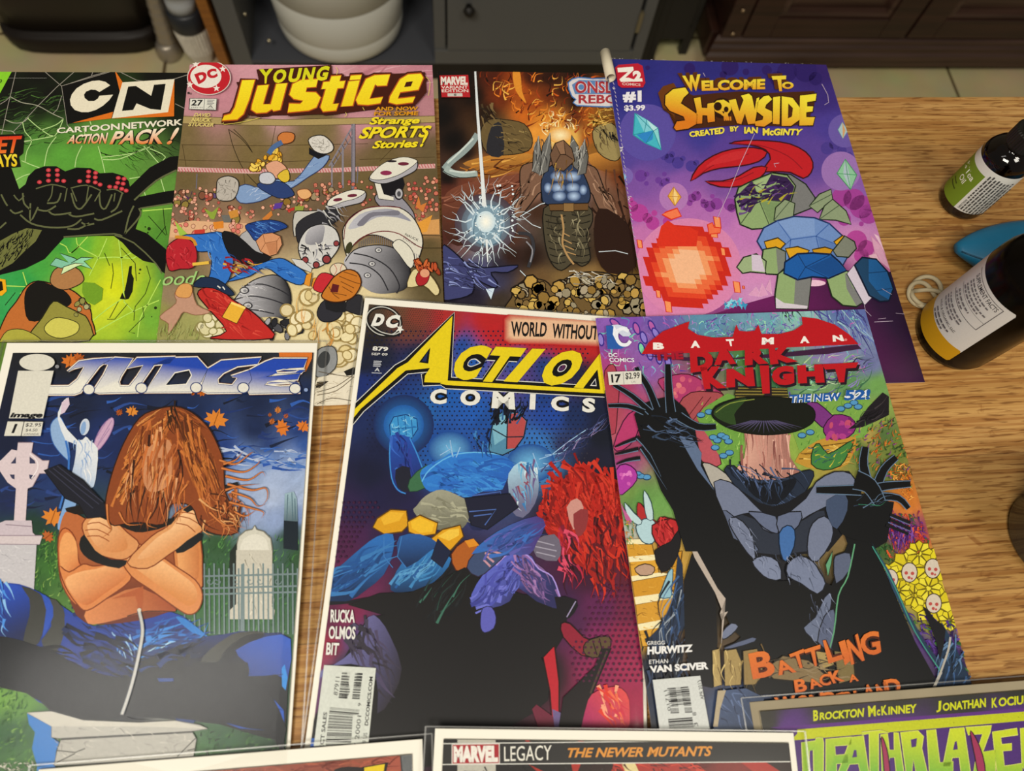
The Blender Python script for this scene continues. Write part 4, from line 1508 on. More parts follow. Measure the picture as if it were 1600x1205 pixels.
# bold blue and red sweeps in front
c.V(240, 240, 5.479)
BLU, BLD = '2f6fc4', '10203c'
c.outl('735,735 850,650 950,690 930,900 820,880', '3a3a40', 'a8a8ac', 5, sm=3)
c.outl('250,715 420,700 600,690 690,870 650,1090 540,1170 470,1130 500,990 490,860 390,850 330,800', BLD, BLU, 8, sm=3)
c.outl('640,1105 760,1030 900,960 1080,905 1200,960 1315,1045 1265,1135 1120,1085 960,985 830,1060', BLD, BLU, 8, sm=3)
c.strokes('380,740 580,720 620,880 560,1060 500,1100 480,850', 26, (50, 120), (5, 14), ['5a96dc', '1e4f9c', '4a86d0'], 50, 60, 40)
c.strokes('700,1060 1080,930 1280,1060 1240,1110 1080,990', 20, (60, 130), (5, 14), ['5a96dc', '1e4f9c', '4a86d0'], 51, 20, 20)
c.outl('590,690 690,695 790,770 880,850 1010,900 890,960 760,950 650,870', '0a0a0e', '16161a', 6, sm=3)
c.strokes('630,900 880,940 880,1000 660,1080', 26, (60, 130), (10, 26), ['8e1a22', '6a1218', 'a8222a', '1c3f80', 'd8a838'], 151, 25, 25)
c.outl('110,860 150,780 250,730 350,780 380,900 340,990 230,1000 140,1010', '3a0a10', 'b3222e', 8, sm=3)
c.strokes('130,820 340,800 350,980 140,990', 24, (40, 90), (6, 14), ['8a1620', 'd04a50', '9a1a24'], 52, 70, 50)
c.line('190,725 330,740 370,800', 26, 'c98a2c', sm=3)
c.outl('790,630 880,595 1000,580 1100,600 1150,640 1080,670 960,720 880,760 830,700', '0a1430', '1f3f86', 6, sm=3)
c.strokes('820,640 1000,600 1120,640 900,730', 22, (60, 130), (4, 12), ['3f74c0', '0e1c44', '5a8ed0'], 53, 20, 25)
c.outl('880,760 940,700 1020,690 1090,720 1105,790 1060,870 1000,890 920,850', '3a2014', 'cf9269', 6)
c.lines(['940,700 960,780 920,850', '960,780 1060,760 1090,720', '1060,760 1060,870'], 5, '8a5636')
c.poly('965,782 1056,768 1055,860 1000,882', 'bd7f58')
c.line('340,960 480,945', 26, 'e0b848')
for q in ('1310,1050 1360,1030 1340,1150 1290,1130', '1370,1080 1410,1070 1400,1160 1355,1150'):
    c.outl(q, '3a2008', 'd98e2c', 5)
c.outl('1380,1120 1440,1035 1540,1060 1570,1160 1480,1205 1380,1180', '3a0a10', 'bf2a34', 6, sm=3)
c.V(230, 420, 4.324)
c.outl('345,180 400,135 500,145 580,215 700,290 790,370 850,480 430,480 540,430 420,280', '2c0808', 'b92a26', 8, sm=3)
c.strokes('380,170 520,180 760,370 800,460 560,440', 34, (50, 130), (5, 16), ['8e1a1a', 'd24a3c', 'a02020'], 54, 40, 30)
c.outl('510,335 570,235 670,270 610,380', '4a3008', 'e2ae38', 6)
c.line('572,238 668,275', 16, 'f0d070')
c.outl('320,130 370,70 480,80 590,170 560,190 450,140', '080c14', '1c2c48', 5, sm=3)
c.lines(['480,125 500,140', '515,130 530,150'], 8, 'e0e0d8')
# mitt and ball
c.V(460, 220, 4.635)
c.ell(320, 945, 62, 52, '4a4038')
c.ell(320, 945, 57, 47, 'd8ccb4')
c.lines(['290,905 310,945 290,985', '350,905 335,945 352,985'], 4, 'b04038', sm=3)
c.V(230, 420, 4.324)
c.outl('1180,190 1230,110 1270,60 1350,15 1420,35 1448,100 1420,170 1370,215 1290,235 1220,225', '3a1c08', 'c07428', 8, sm=3)
c.lines(['1300,60 1400,100 1440,110', '1310,95 1400,140', '1320,130 1390,170', '1330,30 1420,60', '1250,170 1350,190', '1230,130 1260,180 1300,210'], 5, '6a3a10', sm=3)
c.poly('1255,110 1300,120 1290,170 1240,165', '5a1a20')
# bright little burst at the right border, in the red figure's place
c.V(460, 220, 4.635)
c.outl('820,1070 850,960 900,940 990,990 1050,1090 1020,1130 940,1060', '5a4a28', 'd6c998', 5, sm=3)
c.outl('880,1000 930,930 980,960 960,1040 900,1060', '3a0808', 'a8232a', 5, sm=3)
c.blobs('880,880 1050,870 1040,960 910,960', 16, (22, 44), ['b8502c', 'c86434', '9a3c20'], 55, (0.3, 0.6), (20, 120), ink='4a1808')
c.ell(945, 970, 34, 30, 'd99a78')
# masthead
c.P('title_lettering').V(260, 0, 3.8095)
DKB = '43180f'
JU = {
    'J': '455,490 530,487 498,600 462,690 425,722 335,728 350,700 388,690 412,650 432,580',
    'u': '548,522 612,516 578,632 625,632 658,512 722,506 680,665 640,672 632,660 600,680 540,684 510,664 514,636',
    's': '755,512 800,490 905,482 893,528 838,532 832,560 892,562 920,592 895,650 850,668 725,680 735,628 800,630 818,610 762,600 736,575',
    't': '985,466 1042,462 1032,496 1066,493 1055,535 1020,537 992,630 1026,628 1012,668 935,675 920,650 952,540 926,542 938,500 974,498',
    'i': '1088,496 1152,490 1110,640 1042,646',
    'd': '1100,462 1164,458 1156,484 1092,488',
    'c': '1190,482 1240,460 1332,455 1312,520 1255,522 1244,512 1210,600 1290,590 1274,625 1200,636 1142,632 1130,606',
    'e': '1392,484 1440,455 1515,450 1529,474 1500,545 1392,560 1378,600 1482,588 1466,620 1370,632 1326,620 1332,588',
}
q0 = c.layer
for k, s in JU.items():
    c.layer = q0
    c.line(s, 34, DKB, True)
    c.line([(x + 9, y + 7) for x, y in pp(s)], 34, DKB, True)
    c.poly([(x + 9, y + 7) for x, y in pp(s)], DKB)
for dx in range(3):
    c.poly('420,500 1540,440 1550,560 1490,630 1010,690 500,700' if dx == 0 else '540,425 985,398 990,480 560,520', DKB)
q0 = c.layer
for k, s in JU.items():
    c.layer = q0
    c.line(s, 14, 'b8541c', True)
q0 = c.layer + 1
for k, s in JU.items():
    c.layer = q0
    c.grad(s, 'f6e52a', 'eecb18', (900, 460), (900, 690), holes=['1428,500 1468,495 1456,526 1416,530'] if k == 'e' else ())
q0 = c.layer
for ch, q in (('Y', '556,425 640,420 615,508 572,510'), ('O', '648,426 726,422 706,505 632,508'), ('U', '742,420 812,416 792,500 722,503'), ('N', '826,416 892,412 872,496 806,500'), ('G', '908,408 978,402 955,490 886,495')):
    c.layer = q0
    c.text(ch, q, 'cfd41f', 0.05, 0.0, c2='e3d81e')
c.lines(['345,740 350,752 470,735 560,712', '1010,412 1022,430 1015,455', '1068,680 1075,695 1062,705', '1545,470 1570,500 1560,580', '1170,650 1180,668'], 3, 'd9cc5c', sm=2)
for s, q, k in (('AND NOW', '1246,648 1500,645 1496,668 1242,671', 'd9951c'), ('FOR SOME', '1240,676 1502,673 1498,697 1236,700', 'd9951c')):
    c.text(s, q, '4a2c10', 0.06)
    c.text(s, q, k, 0.03)
for s, q in (('Strange', '1216,708 1512,706 1504,758 1205,766'), ('SPORTS', '1162,768 1582,758 1562,828 1144,838'), ('Stories', '1236,850 1502,838 1496,888 1224,896'), ('!', '1528,808 1560,802 1535,884 1508,886')):
    c.text(s, q, '3a2810', 0.07, 0.2)
    c.text(s, q, 'efdb26', 0.035, 0.2)
c.P('creator_credits')
for s, q in (('DAVID', '172,684 268,686 264,708 166,706'), ('NAUCK', '158,712 272,714 268,738 152,736'), ('STUCKER', '140,741 288,744 284,766 134,763')):
    c.text(s, q, 'd9c875', 0.03, 0.2)
c.P('publisher_logo')
c.ell(258, 475, 130, 103, 'd9cfc8', n=40)
c.ell(258, 475, 125, 98, 'bf1f2c', n=40)
c.ell(240, 467, 92, 69, 'e8e2da', n=36)
c.text('D', '170,455 238,430 250,488 196,515', 'bf1f2c', 0.07)
c.text('C', '238,428 300,418 312,470 256,486', 'bf1f2c', 0.07)
for x, y in ((180, 396), (340, 423), (146, 516), (303, 538)):
    star(c, x, y, 22, 'ece6de')
c.ell(138, 566, 8, 7, '3a2c2c')
c.P('issue_box')
c.poly('144,596 308,598 302,670 138,664', '1c1a1a')
c.poly('148,599 304,601 299,667 142,661', 'dcdcd2')
c.text('27', '158,606 224,606 220,643 152,641', '17171a', 0.03)
c.text('JAN 01', '152,648 222,649 220,658 151,657', '55555a', 0.0)
c.line('233,602 228,665', 3, '55555a')
for k in range(4):
    c.line([(248 - k * 0.5, 608 + k * 9), (292 - k * 1.5 - (k % 2) * 8, 609 + k * 9)], 4, '77777a')
c.text('A', '252,640 285,640 283,655 250,654', '3a3a3e', 0.0)
c.line('240,661 290,662', 3, '6a6a6e')
c.finish()

# ---------------------------------------------------------------- fiery dark cover, third in the far row
c = Comic('th', 'dark fiery variant cover comic book lying between the pink and the purple ones')
c.base('690,115,120e0e 700,130,120e0e 730,120,140f0e 690,180,0e0b0c 710,220,0e0b0c 700,280,100c0c 740,150,180f0c 770,120,4a1c10 800,125,8a3a14 830,120,3a160e 860,120,2a120c 900,115,180e0c '
       '780,150,6a2a12 810,140,a84e18 830,160,9a4416 860,150,6a2c12 880,140,3a1c10 900,160,2a1610 820,180,c8661e 850,190,d8842a 870,190,c06a1e 900,185,6a3014 920,180,a85a1c 940,180,7a5020 '
       '840,210,e89a3a 870,212,f6d080 890,215,eebc5c 920,215,a8581e 950,210,5a3014 760,180,20140e 770,200,4a3a22 790,210,6a5630 770,230,2e261c 800,230,5a4626 930,230,8a5c24 960,220,6a4a20 '
       '730,240,1a1210 740,260,6a4a30 760,260,b06a2a 790,255,a85e24 820,250,c07428 900,260,7a4018 950,250,9a5c22 970,270,6a3418 700,300,5a2c20 730,290,6a3626 770,280,7a4024 800,290,6a3620 820,280,7a4a2e '
       '700,330,4a241c 720,330,7a5a58 745,330,a8bccc 760,345,d4e8f4 755,360,e0eef6 790,330,6a5a5a 700,370,4a241c 720,380,6a4a4a 800,370,4a2c20 830,300,8a6450 840,330,40281c 870,280,46608c 890,290,5a78a8 '
       '910,280,3a5078 930,290,8a6248 940,320,5a4030 960,330,6a4634 970,370,3a2218 870,330,4e4636 890,330,504634 870,360,3e382c 900,370,3c3428 880,400,332c24 910,400,30261e 950,400,3a2016 975,420,241610 '
       '700,420,2a2438 720,430,3c3a58 750,425,4a4c74 780,420,2a2634 700,460,1c1826 740,460,201c2c 770,440,3a3a58 800,400,2e1a14 830,400,281812 840,440,6a5030 880,440,7a6038 920,430,8a6c40 960,430,8a6a34 990,450,9a7430 '
       '830,470,6a5028 900,470,7a5c2c 960,470,8a6a2c 1000,480,7a5c28 780,470,3a3028 900,600,20180f', soft=7, noise=0.05, nseed=3)
c.V(670, 100, 3.0909)
c.strokes('250,40 820,40 760,180 700,330 560,340 440,230 300,120', 150, (20, 70), (3, 10), ['e8842a', 'c85a1c', 'f2b850', '7a2c10', 'a8401a', '1c0e0a', '5a1e0e'], 61, -60, 60, 0.5)
c.strokes('560,240 690,230 720,330 640,360 540,330', 50, (20, 60), (3, 9), ['f6d88a', 'f2b850', 'fbeebc', 'e8952e'], 62, -70, 60, 0.5)
c.strokes('680,180 900,180 900,290 760,330', 40, (20, 50), (3, 9), ['d8742a', '8a3a14', 'e8a444', '3a180e'], 63, -50, 60, 0.5)
c.poly('405,40 440,40 450,130 470,190 420,130', 'e09030', 3)
c.ell(635, 345, 60, 40, 'e8a848', c2='fdf0c0')
# drapery
c.grad('165,480 280,445 400,430 505,440 500,500 380,520 280,560 230,510', 'c88a3a', '6a3a1a', (300, 430), (320, 560), sm=3)
c.grad('770,440 900,430 960,520 900,530 800,500', 'c8883a', '6a3a1a', (800, 430), (860, 530), sm=3)
c.grad('70,650 140,590 260,560 380,540 520,520 520,600 440,700 300,820 140,880 70,800', '7a4634', '3e2018', (200, 560), (200, 860), sm=3)
c.strokes('90,620 500,520 480,640 330,760 120,800', 40, (50, 160), (4, 12), ['5a2c20', '8a5440', '43221a', '9a6450'], 64, -18, 14)
c.strokes('180,480 500,440 500,500 260,545', 22, (60, 150), (4, 10), ['e0a850', '8a4a1c', 'c07a2c', '5a2c14'], 65, -12, 10)
c.strokes('800,640 960,560 1010,980 830,1010', 36, (80, 200), (5, 14), ['2c1810', '4a2c20', '5a3828', '1c0f0a'], 66, 70, 14)
# pale winding ribbon
c.line('75,510 110,470 160,430 205,385 235,340', 34, '8fa0a0', sm=4, w2=30)
c.line('78,505 120,530 180,535 235,530', 38, '9fb0ae', sm=4, w2=26)
c.line('90,480 150,425 215,360', 9, 'c9d6d2', sm=3)
c.line('100,515 170,525 225,520', 9, 'c9d6d2', sm=3)
c.line('62,500 80,525 150,550 230,545', 4, '2c3434', sm=3)
# layered tan and dark rocks at either side instead of people
c.outl('250,330 290,270 370,270 460,290 500,360 480,420 380,440 280,430', '1a1410', '6a5836', 4, sm=3)
c.strokes('255,215 320,215 340,290 270,310', 14, (30, 70), (6, 14), ['7a6440', '2a2018', '4a3a26'], 167, 60, 20)
c.poly('300,310 350,290 360,440 280,430', '2a2a30', 3)
c.strokes('330,290 490,300 480,420 370,430', 26, (30, 80), (3, 8), ['8a7448', '4a3c26', '9a8452', '2c241a'], 67, 20, 30)
c.outl('790,330 840,290 900,300 930,420 900,470 820,430', '1a1410', '9a8a5a', 4, sm=3)
c.strokes('810,310 910,310 920,410 830,420', 24, (30, 80), (5, 12), ['1c1c22', '2a2824', '6a5a3a'], 168, 60, 20)
c.strokes('780,240 890,200 890,290 800,300', 36, (30, 70), (4, 9), ['c89a44', 'a8782c', 'e0b85c', '6a4418'], 68, 20, 50)
# central column of stone and blue polished stones
c.outl('440,520 480,480 620,470 720,480 800,500 830,560 860,640 900,720 960,780 960,830 900,800 820,700 780,620 740,680 560,680 540,620 490,680 440,740 400,760 390,720 440,640', '14100e', '7a5a48', 5, sm=3)
c.strokes('440,560 540,520 520,640 400,740', 26, (40, 100), (4, 12), ['9a7660', '5a4034', 'b08c74', '3a281e'], 69, -60, 15)
c.strokes('780,520 860,620 960,790 900,800', 26, (40, 100), (4, 12), ['9a7660', '5a4034', 'b08c74', '3a281e'], 70, 55, 15)
c.outl('545,560 580,500 640,480 720,500 760,560 780,640 740,690 570,680 545,630', '0c1018', '2c3c5c', 5, sm=3)
for x, y, rx in ((625, 545, 40), (695, 545, 40), (625, 600, 36), (695, 600, 36), (630, 640, 34), (700, 640, 34), (575, 600, 20), (745, 610, 20)):
    c.ell(x, y, rx, 26, '324a78', c2='b8d2f4')
for q in ('500,520 505,430 530,350 548,470 545,540', '535,540 548,400 585,335 592,430 575,520', '680,430 690,345 722,400 725,520 700,500', '718,540 730,420 752,365 770,450 758,530'):
    c.outl(q, '1c1c1c', '6a6a68', 4)
    P_ = pp(q)
    c.line([P_[0], ((P_[1][0] + P_[3][0]) / 2, (P_[1][1] + P_[3][1]) / 2), P_[2]], 5, '9a9a96')
c.strokes('505,400 590,360 580,510 530,540', 18, (30, 70), (3, 6), ['9a9a96', '3a3a3c', 'b4b4ae'], 71, 80, 10)
c.strokes('690,380 760,390 755,510 700,500', 18, (30, 70), (3, 6), ['9a9a96', '3a3a3c', 'b4b4ae'], 72, 100, 10)
c.outl('585,440 610,385 650,370 690,410 705,470 650,520 600,500', '1a120c', '6f5340', 4)
c.lines(['610,385 635,440 600,500', '650,370 660,440 705,470', '635,440 660,440'], 4, '2c1c12')
c.poly('612,390 650,372 658,436 636,438', '8f6c52')
c.strokes('600,480 700,480 720,600 570,600', 18, (40, 90), (3, 7), ['a8843c', '8a6a34', '6a4a20'], 73, 95, 14)
c.outl('555,700 640,690 770,690 790,760 760,830 780,940 740,980 700,960 640,1000 590,960 560,860', '12100c', '4a4434', 5, sm=3)
for k in range(8):
    y = 730 + k * 32
    c.layer -= 2 if k else 0
    c.line([(560 + k * 4, y), (620, y + 12), (660, y + 4)], 5, '1c1a14', sm=2)
    c.line([(690, y), (740, y + 10), (780, y - 2)], 5, '1c1a14', sm=2)
c.strokes('570,700 650,710 640,960 590,900', 22, (30, 70), (4, 9), ['7a7258', '9a9274', '2c281e'], 74, 80, 40)
c.strokes('690,700 780,710 760,960 710,940', 22, (30, 70), (4, 9), ['7a7258', '9a9274', '2c281e'], 75, 100, 40)
c.line('640,730 650,800 645,870 670,930 700,970', 9, 'b08c5c', sm=3)
c.lines(['650,850 690,870', '655,880 700,900', '665,910 710,925', '650,820 680,835'], 5, 'b08c5c')
c.outl('580,680 770,675 768,710 585,712', '1a1008', '6a4c2c', 4)
c.outl('650,675 700,675 700,715 650,715', '1a1008', '8a6a40', 3)
c.poly('820,700 960,780 1000,980 860,1010 800,880', '2a1710', 3)
c.line('430,820 490,830 505,900 480,985', 16, '34343a', sm=3)
c.line('470,860 500,900 490,960', 7, '8a8a92', sm=3)
# bright ball of light with branching sparks
for r, k in ((150, '4a3a44'), (118, '5c6878'), (92, '7c96ac'), (66, 'a8c8dc')):
    c.ell(275, 775, r, r * 0.98, k if r == 150 else k, n=30, c2={150: '6a7484', 118: '8aa4ba', 92: 'b4d4e8', 66: 'f2fafc'}[r])
c.outl('215,830 240,700 330,690 355,740 340,860 260,880', '4a6a80', '7a98ac', 4, sm=2)
c.strokes('225,720 345,700 340,850 230,860', 60, (14, 40), (3, 9), ['d8ecf6', 'a8c8dc', '5c7c94', 'f4fbfd'], 76, 30, 90)
c.ell(275, 765, 46, 52, 'c4dcea', c2='fffdf0')
SP = 'd2e2ec'
rnd = random.Random(9)
l0 = c.layer
for k in range(26):
    a = 2 * math.pi * k / 26 + rnd.uniform(-.1, .1)
    p = [(275 + 70 * math.cos(a), 775 + 80 * math.sin(a))]
    for s_ in range(5):
        p.append((p[-1][0] + 32 * math.cos(a + rnd.uniform(-.8, .8)), p[-1][1] + 34 * math.sin(a + rnd.uniform(-.8, .8))))
    if p[-1][0] < 60 and k % 2:
        continue
    c.layer = l0
    c.line(p, 8, SP, taper=True)
    c.layer = l0
    c.line([p[2], (p[2][0] + 30 * math.cos(a + .9), p[2][1] + 30 * math.sin(a + .9)), (p[2][0] + 54 * math.cos(a + .6), p[2][1] + 54 * math.sin(a + .6))], 5, SP, taper=True)
c.layer += 1
c.dots([(330 + 90 * math.sin(k * 2.1), 700 + 110 * math.sin(k * 1.3 + 1), 3 + k % 4) for k in range(30)], 'e4f2fa')
c.line('224,40 236,250 256,520 268,690', 9, 'dfe6ea', w2=20)
c.line('278,850 285,960', 12, 'dfe6ea', w2=5)
c.line('440,740 540,680 560,675', 4, SP)
c.line('440,1000 480,1040', 4, SP)
c.lines(['450,740 500,780 540,795', '820,910 900,905 960,920'], 4, 'c8d4dc')
c.poly('275,1090 318,1085 300,1140', 'c8dcec')
# violet folds at the bottom left
c.outl('60,890 120,910 200,980 300,985 430,975 380,1010 300,1010 330,1060 320,1085 260,1060 220,1040 210,1110 120,1140 60,1120', '0c0c1c', '3c4070', 6, sm=3)
c.strokes('70,900 300,1000 320,1070 200,1100 80,1110', 50, (40, 120), (4, 10), ['6a74b4', '20223e', '8c9ad0', '2c2e54'], 77, 25, 25)
# heap of golden rocks
c.outl('400,1130 420,1080 480,1040 560,1050 600,1080 660,1040 740,1010 840,1010 920,1030 1010,1020 1060,1060 1060,1260 400,1240', '18100a', '6a5430', 6, sm=3)
c.blobs('410,1100 480,1050 600,1090 740,1020 920,1040 1040,1040 1060,1230 420,1230', 120, (16, 40), ['a8863c', 'b8944a', '8a6c34', 'c8a858', '7a6238', '948a70', 'a89c84'], 78, (0.6, 1.0), ink='1c1208', k=7)
c.strokes('700,1010 940,1020 900,1060 700,1060', 20, (30, 80), (4, 9), ['b4b0a4', '8a8478', 'd0ccc0'], 79, 10, 20)
c.P('publisher_logo')
c.poly('52,60 190,57 200,165 62,165', 'b4242c')
c.text('MARVEL', '58,66 188,64 188,106 58,106', 'e6ded6', 0.06)
c.text('VARIANT', '60,110 188,109 189,124 61,124', 'e6ded6', 0.015)
c.text('EDITION', '62,127 190,126 191,141 63,141', 'e6ded6', 0.015)
c.poly('90,146 162,145 163,161 91,161', 'c8c4be')
c.text('8', '121,148 133,148 133,159 121,159', '1c1c1c', 0.02)
c.P('title_lettering')
c.poly('672,95 720,70 790,76 1000,80 1000,200 715,205 710,175 690,160', 'd8d4d8', 2)
c.line('672,95 720,70 790,76 1000,80 1000,200 715,205 710,175 690,160', 6, '4a78b8', True, 2)
c.poly('690,105 725,82 1000,88 1000,150 705,150', '5c84b8')
for s, q in (('ONSLAUGHT', '705,86 1130,92 1130,146 705,146'), ('REBORN', '722,152 1020,154 1020,196 722,196')):
    c.text(s, q, 'e4e0e4', 0.06)
    c.text(s, q, 'a8343c', 0.03)
c.finish()

# ---------------------------------------------------------------- worn purple cover, far right of the row
c = Comic('ss', 'worn purple comic book with curled spine and crystals, beside the bare wood')
c.base('950,100,2a2c78 1000,110,2b2c7e 1100,110,2c2a7c 1200,110,322878 1285,110,33206a 960,150,2d2f84 1040,150,30308a 1150,140,2e2d84 1290,150,3a2a7a 960,200,3a3890 1010,215,40409a 1100,210,3f3a94 '
       '1200,215,45399a 1300,200,4a3c98 970,250,54449c 1050,250,5c469e 1130,240,583f98 1280,240,5a4298 1330,240,5e4a9c 990,290,7a50a4 1060,290,8a58ac 1130,290,7c50a0 1350,300,8a5cae 985,330,9a58ac 1080,330,b06ab4 '
       '1130,340,b36cb6 1340,330,a668b4 1000,370,c070b0 1120,380,c680be 1160,360,c078ba 1340,370,c888c0 1370,400,cf8cbc 1010,420,d07ab0 1140,430,d28cc0 1180,430,cf8ac0 1390,420,c06aa0 1010,470,cf80b4 1060,480,d07ca8 '
       '1150,480,c080b8 1180,460,c98cc0 1130,485,8a3c80 1250,450,b878b4 1300,440,7a2468 1400,440,3c1850 1410,480,341650 1300,480,5a1c58 1420,530,2c1640 1440,590,2a183c 1380,540,301848 1300,600,2c1840 1100,560,4a1a54', soft=10, noise=0.02, nseed=4)
c.V(920, 60, 3.8095)
VI = '3a2a80'
c.dots([(600, 180, 34), (840, 170, 52), (800, 215, 22), (935, 200, 20), (1120, 240, 44), (1180, 200, 60), (1290, 190, 70), (1350, 240, 40), (350, 175, 14), (1060, 190, 30)], '2c1c66', 20)
c.dots([(450, 700, 26), (480, 715, 30), (530, 740, 36), (495, 690, 18), (610, 760, 34), (640, 740, 18), (560, 715, 16)], '4a3a94', 16)
c.dots([(310, 818, 36), (345, 808, 16), (343, 864, 14), (415, 845, 20), (455, 860, 28), (450, 808, 14), (470, 840, 14), (430, 870, 12)], '6a3c9a', 16)
c.dots([(615, 950, 26), (640, 938, 30), (600, 980, 18), (690, 985, 26), (720, 1000, 34), (760, 985, 36), (735, 940, 14), (840, 990, 38), (850, 1010, 26), (650, 920, 10), (680, 970, 16)], '8a3f9c', 16)
c.dots([(300, 1040, 54), (260, 1000, 34), (380, 1100, 40), (350, 1070, 30), (390, 1040, 18), (250, 960, 16), (540, 1120, 14), (470, 1090, 30)], 'b0409a', 18)
c.V(1300, 140, 2.62)
c.dots([(10, 225, 22), (40, 250, 20), (-20, 240, 26), (70, 270, 14)], '4a3a90', 14)
c.dots([(40, 440, 40), (90, 450, 44), (120, 480, 48), (150, 510, 40), (0, 500, 20), (120, 550, 10), (50, 530, 28)], 'a03f98', 18)
c.dots([(100, 620, 44), (140, 650, 34), (60, 640, 30), (120, 680, 30)], 'b4469c', 18)
c.V(920, 60, 3.8095)
for x, y, r, k in ((350, 560, 168, '5a4ea6'), (505, 945, 86, 'b078ba'), (1500, 790, 116, '9a72b8'), (1525, 550, 100, '6a58aa'), (212, 820, 52, '7a64b4')):
    c.ell(x, y, r, r, k, n=36)
c.outl('275,445 350,490 410,535 430,665 340,625 265,575', '2a9aa8', '45b8cc', 7)
c.poly('275,445 345,485 380,545 330,560', '7fd0e0')
c.poly('345,485 410,535 385,560', 'b8e8ee')
c.poly('330,560 385,550 380,600 340,625 285,575', '2f88d0')
c.poly('385,560 410,535 430,665', '8ad8dc')
c.lines(['275,445 385,552 430,665', '265,575 330,560 345,485', '385,552 340,625', '410,535 385,552'], 4, '1f8898')
c.outl('505,885 550,945 512,998 470,940', 'a86a20', 'e8b04a', 5)
c.poly('505,885 530,940 512,998 495,945', 'f2d088')
c.lines(['505,885 500,945 512,998', '470,940 550,945'], 4, 'b87428')
c.outl('205,800 225,825 210,850 200,830', '3a70c0', '8ac0e4', 3)
c.V(1300, 140, 2.62)
c.outl('42,133 66,168 44,202 24,165', '5a8a9a', 'a8c4cc', 3)
c.poly('42,133 55,168 44,202', 'd0a070')
c.outl('54,285 101,350 76,410 20,344', '3a8a5a', '8cc4a0', 4)
c.poly('54,285 70,345 76,410 45,345', 'b0c0d0')
c.lines(['54,285 62,345 76,410', '20,344 101,350'], 3, '4a9a68')
c.outl('160,600 200,640 240,740 180,690', 'd890b8', 'e0a8c8', 3)
c.poly('170,590 190,600 225,690 200,640', 'ecc4d8')
c.outl('150,680 180,670 215,740 175,730', 'd890b8', 'e8bcd0', 3)
# dark ground
c.V(970, 360, 3.2653)
c.grad('440,440 600,385 760,340 960,280 1200,240 1390,210 1700,220 1700,900 300,900', '6a1c5c', '1e1430', (760, 330), (1240, 470))
c.ell(985, 270, 60, 16, 'e8c0d8')
for s in ('650,330 690,290 720,340', '700,340 720,270 750,330', '740,300 760,250 770,330'):
    c.outl(s, 'e0b0d0', 'd89cc4', 3)
# square-edged fireball
for r, k in ((270, 'e07a90'), (235, 'e86a5c')):
    c.ell(345, 190, r, r * 0.93, 'd484b4', n=40, c2=k)
l0 = c.layer
for i in range(-8, 9):
    for j in range(-8, 9):
        x, y = 338 + 33 * i + 8 * j, 186 + 2 * i + 25 * j
        dx, dy = (x - 338) / 214, (y - 186) / 205
        d = max(abs(dx), abs(dy), (abs(dx) + abs(dy)) * 0.70, abs(0.75 * dx - 0.72 * dy) * 0.98)
        if d > 0.98:
            continue
        k = 'f0b890' if d < 0.42 else 'ee9a66' if d < 0.55 else 'e76a3e' if d < 0.70 else 'de4426' if d < 0.80 else 'c8281c'
        c.layer = l0
        c.poly([(x - 20.5, y - 13.7), (x + 12.7, y - 11.7), (x + 20.7, y + 13.5), (x - 12.5, y + 11.5)], k)
c.layer += 1
for x, y, s in ((95, 70, 22), (520, 110, 20), (590, 290, 30), (190, 325, 20), (240, 390, 30), (470, 5, 34), (625, 292, 8), (490, -40, 30)):
    c.outl([(x - s * .6, y - s), (x + s * .5, y - s * .8), (x + s * .7, y + s), (x - s * .3, y + s * .9)], 'c8281c', 'f0945c', 5)
c.V(920, 60, 3.8095)
c.outl('435,1050 460,1035 525,1012 550,1060 490,1080', 'd8321f', 'f07a50', 8)
c.outl('705,1110 735,1098 745,1125 785,1130 780,1160 715,1168', 'd8321f', 'ee7048', 7)
c.poly('430,1120 470,1085 520,1120 600,1125 650,1150 640,1240 400,1240', 'd8321f')
c.V(970, 360, 3.2653)
c.blobs('520,370 640,345 640,385 540,400', 14, (12, 30), ['58b8d8', '8ad8e8', '3a90c0', 'e8b060'], 81, (0.4, 0.9), spiky=True)
# a heap of boulders, leaves and crystals
c.V(920, 60, 3.8095)
c.outl('605,852 650,765 740,700 850,662 980,652 1060,680 1010,735 900,762 780,775 680,805', '3c0c14', 'bf1e27', 8, sm=2)
c.outl('835,626 930,610 1070,612 1195,630 1290,678 1332,740 1322,800 1275,835 1200,800 1100,795 1030,790 1080,720 1050,665 960,636', '3c0c14', 'bf1e27', 8, sm=2)
c.outl('690,852 790,852 890,822 980,770 1060,770 1010,840 900,882 780,886', '3c0c14', 'bf1e27', 8, sm=2)
c.lines(['620,845 760,745 950,690', '850,630 1020,640 1180,700 1270,780', '710,858 860,850 980,800'], 5, '8a1420', sm=3)
c.poly('690,768 800,695 940,668 900,720 760,750', 'c92c32', 2)
GE = '1c2818'
c.outl('868,960 890,890 970,850 1090,802 1180,815 1230,880 1200,980 1130,1080 1080,1130 970,1138 900,1110 880,1040', GE, '8ea873', 9)
c.outl('1090,802 1200,812 1290,870 1345,950 1330,1010 1230,1050 1130,1080 1200,980 1230,880 1180,815', GE, '78797a', 8)
c.lines(['970,850 1010,960 900,1110', '1010,960 1080,1130', '1010,960 1200,980', '1090,802 1010,960'], 6, '4a5a40')
c.poly('980,860 1085,812 1015,945', '9fb884')
c.poly('1020,970 1190,985 1125,1075 1085,1120', '7a9464')
c.poly('890,930 970,850 1010,955 960,1040 905,1020', '3f2a55')
c.poly('1015,940 1085,812 1180,830 1222,885 1195,975 1030,962', '34204c')
c.strokes('890,940 970,870 1180,830 1210,960 1020,960 930,1040', 40, (40, 120), (8, 22), ['2c1644', '4a2a66', '241238', '6a4a8a', 'b0a832', '8ea873'], 188, -20, 30)
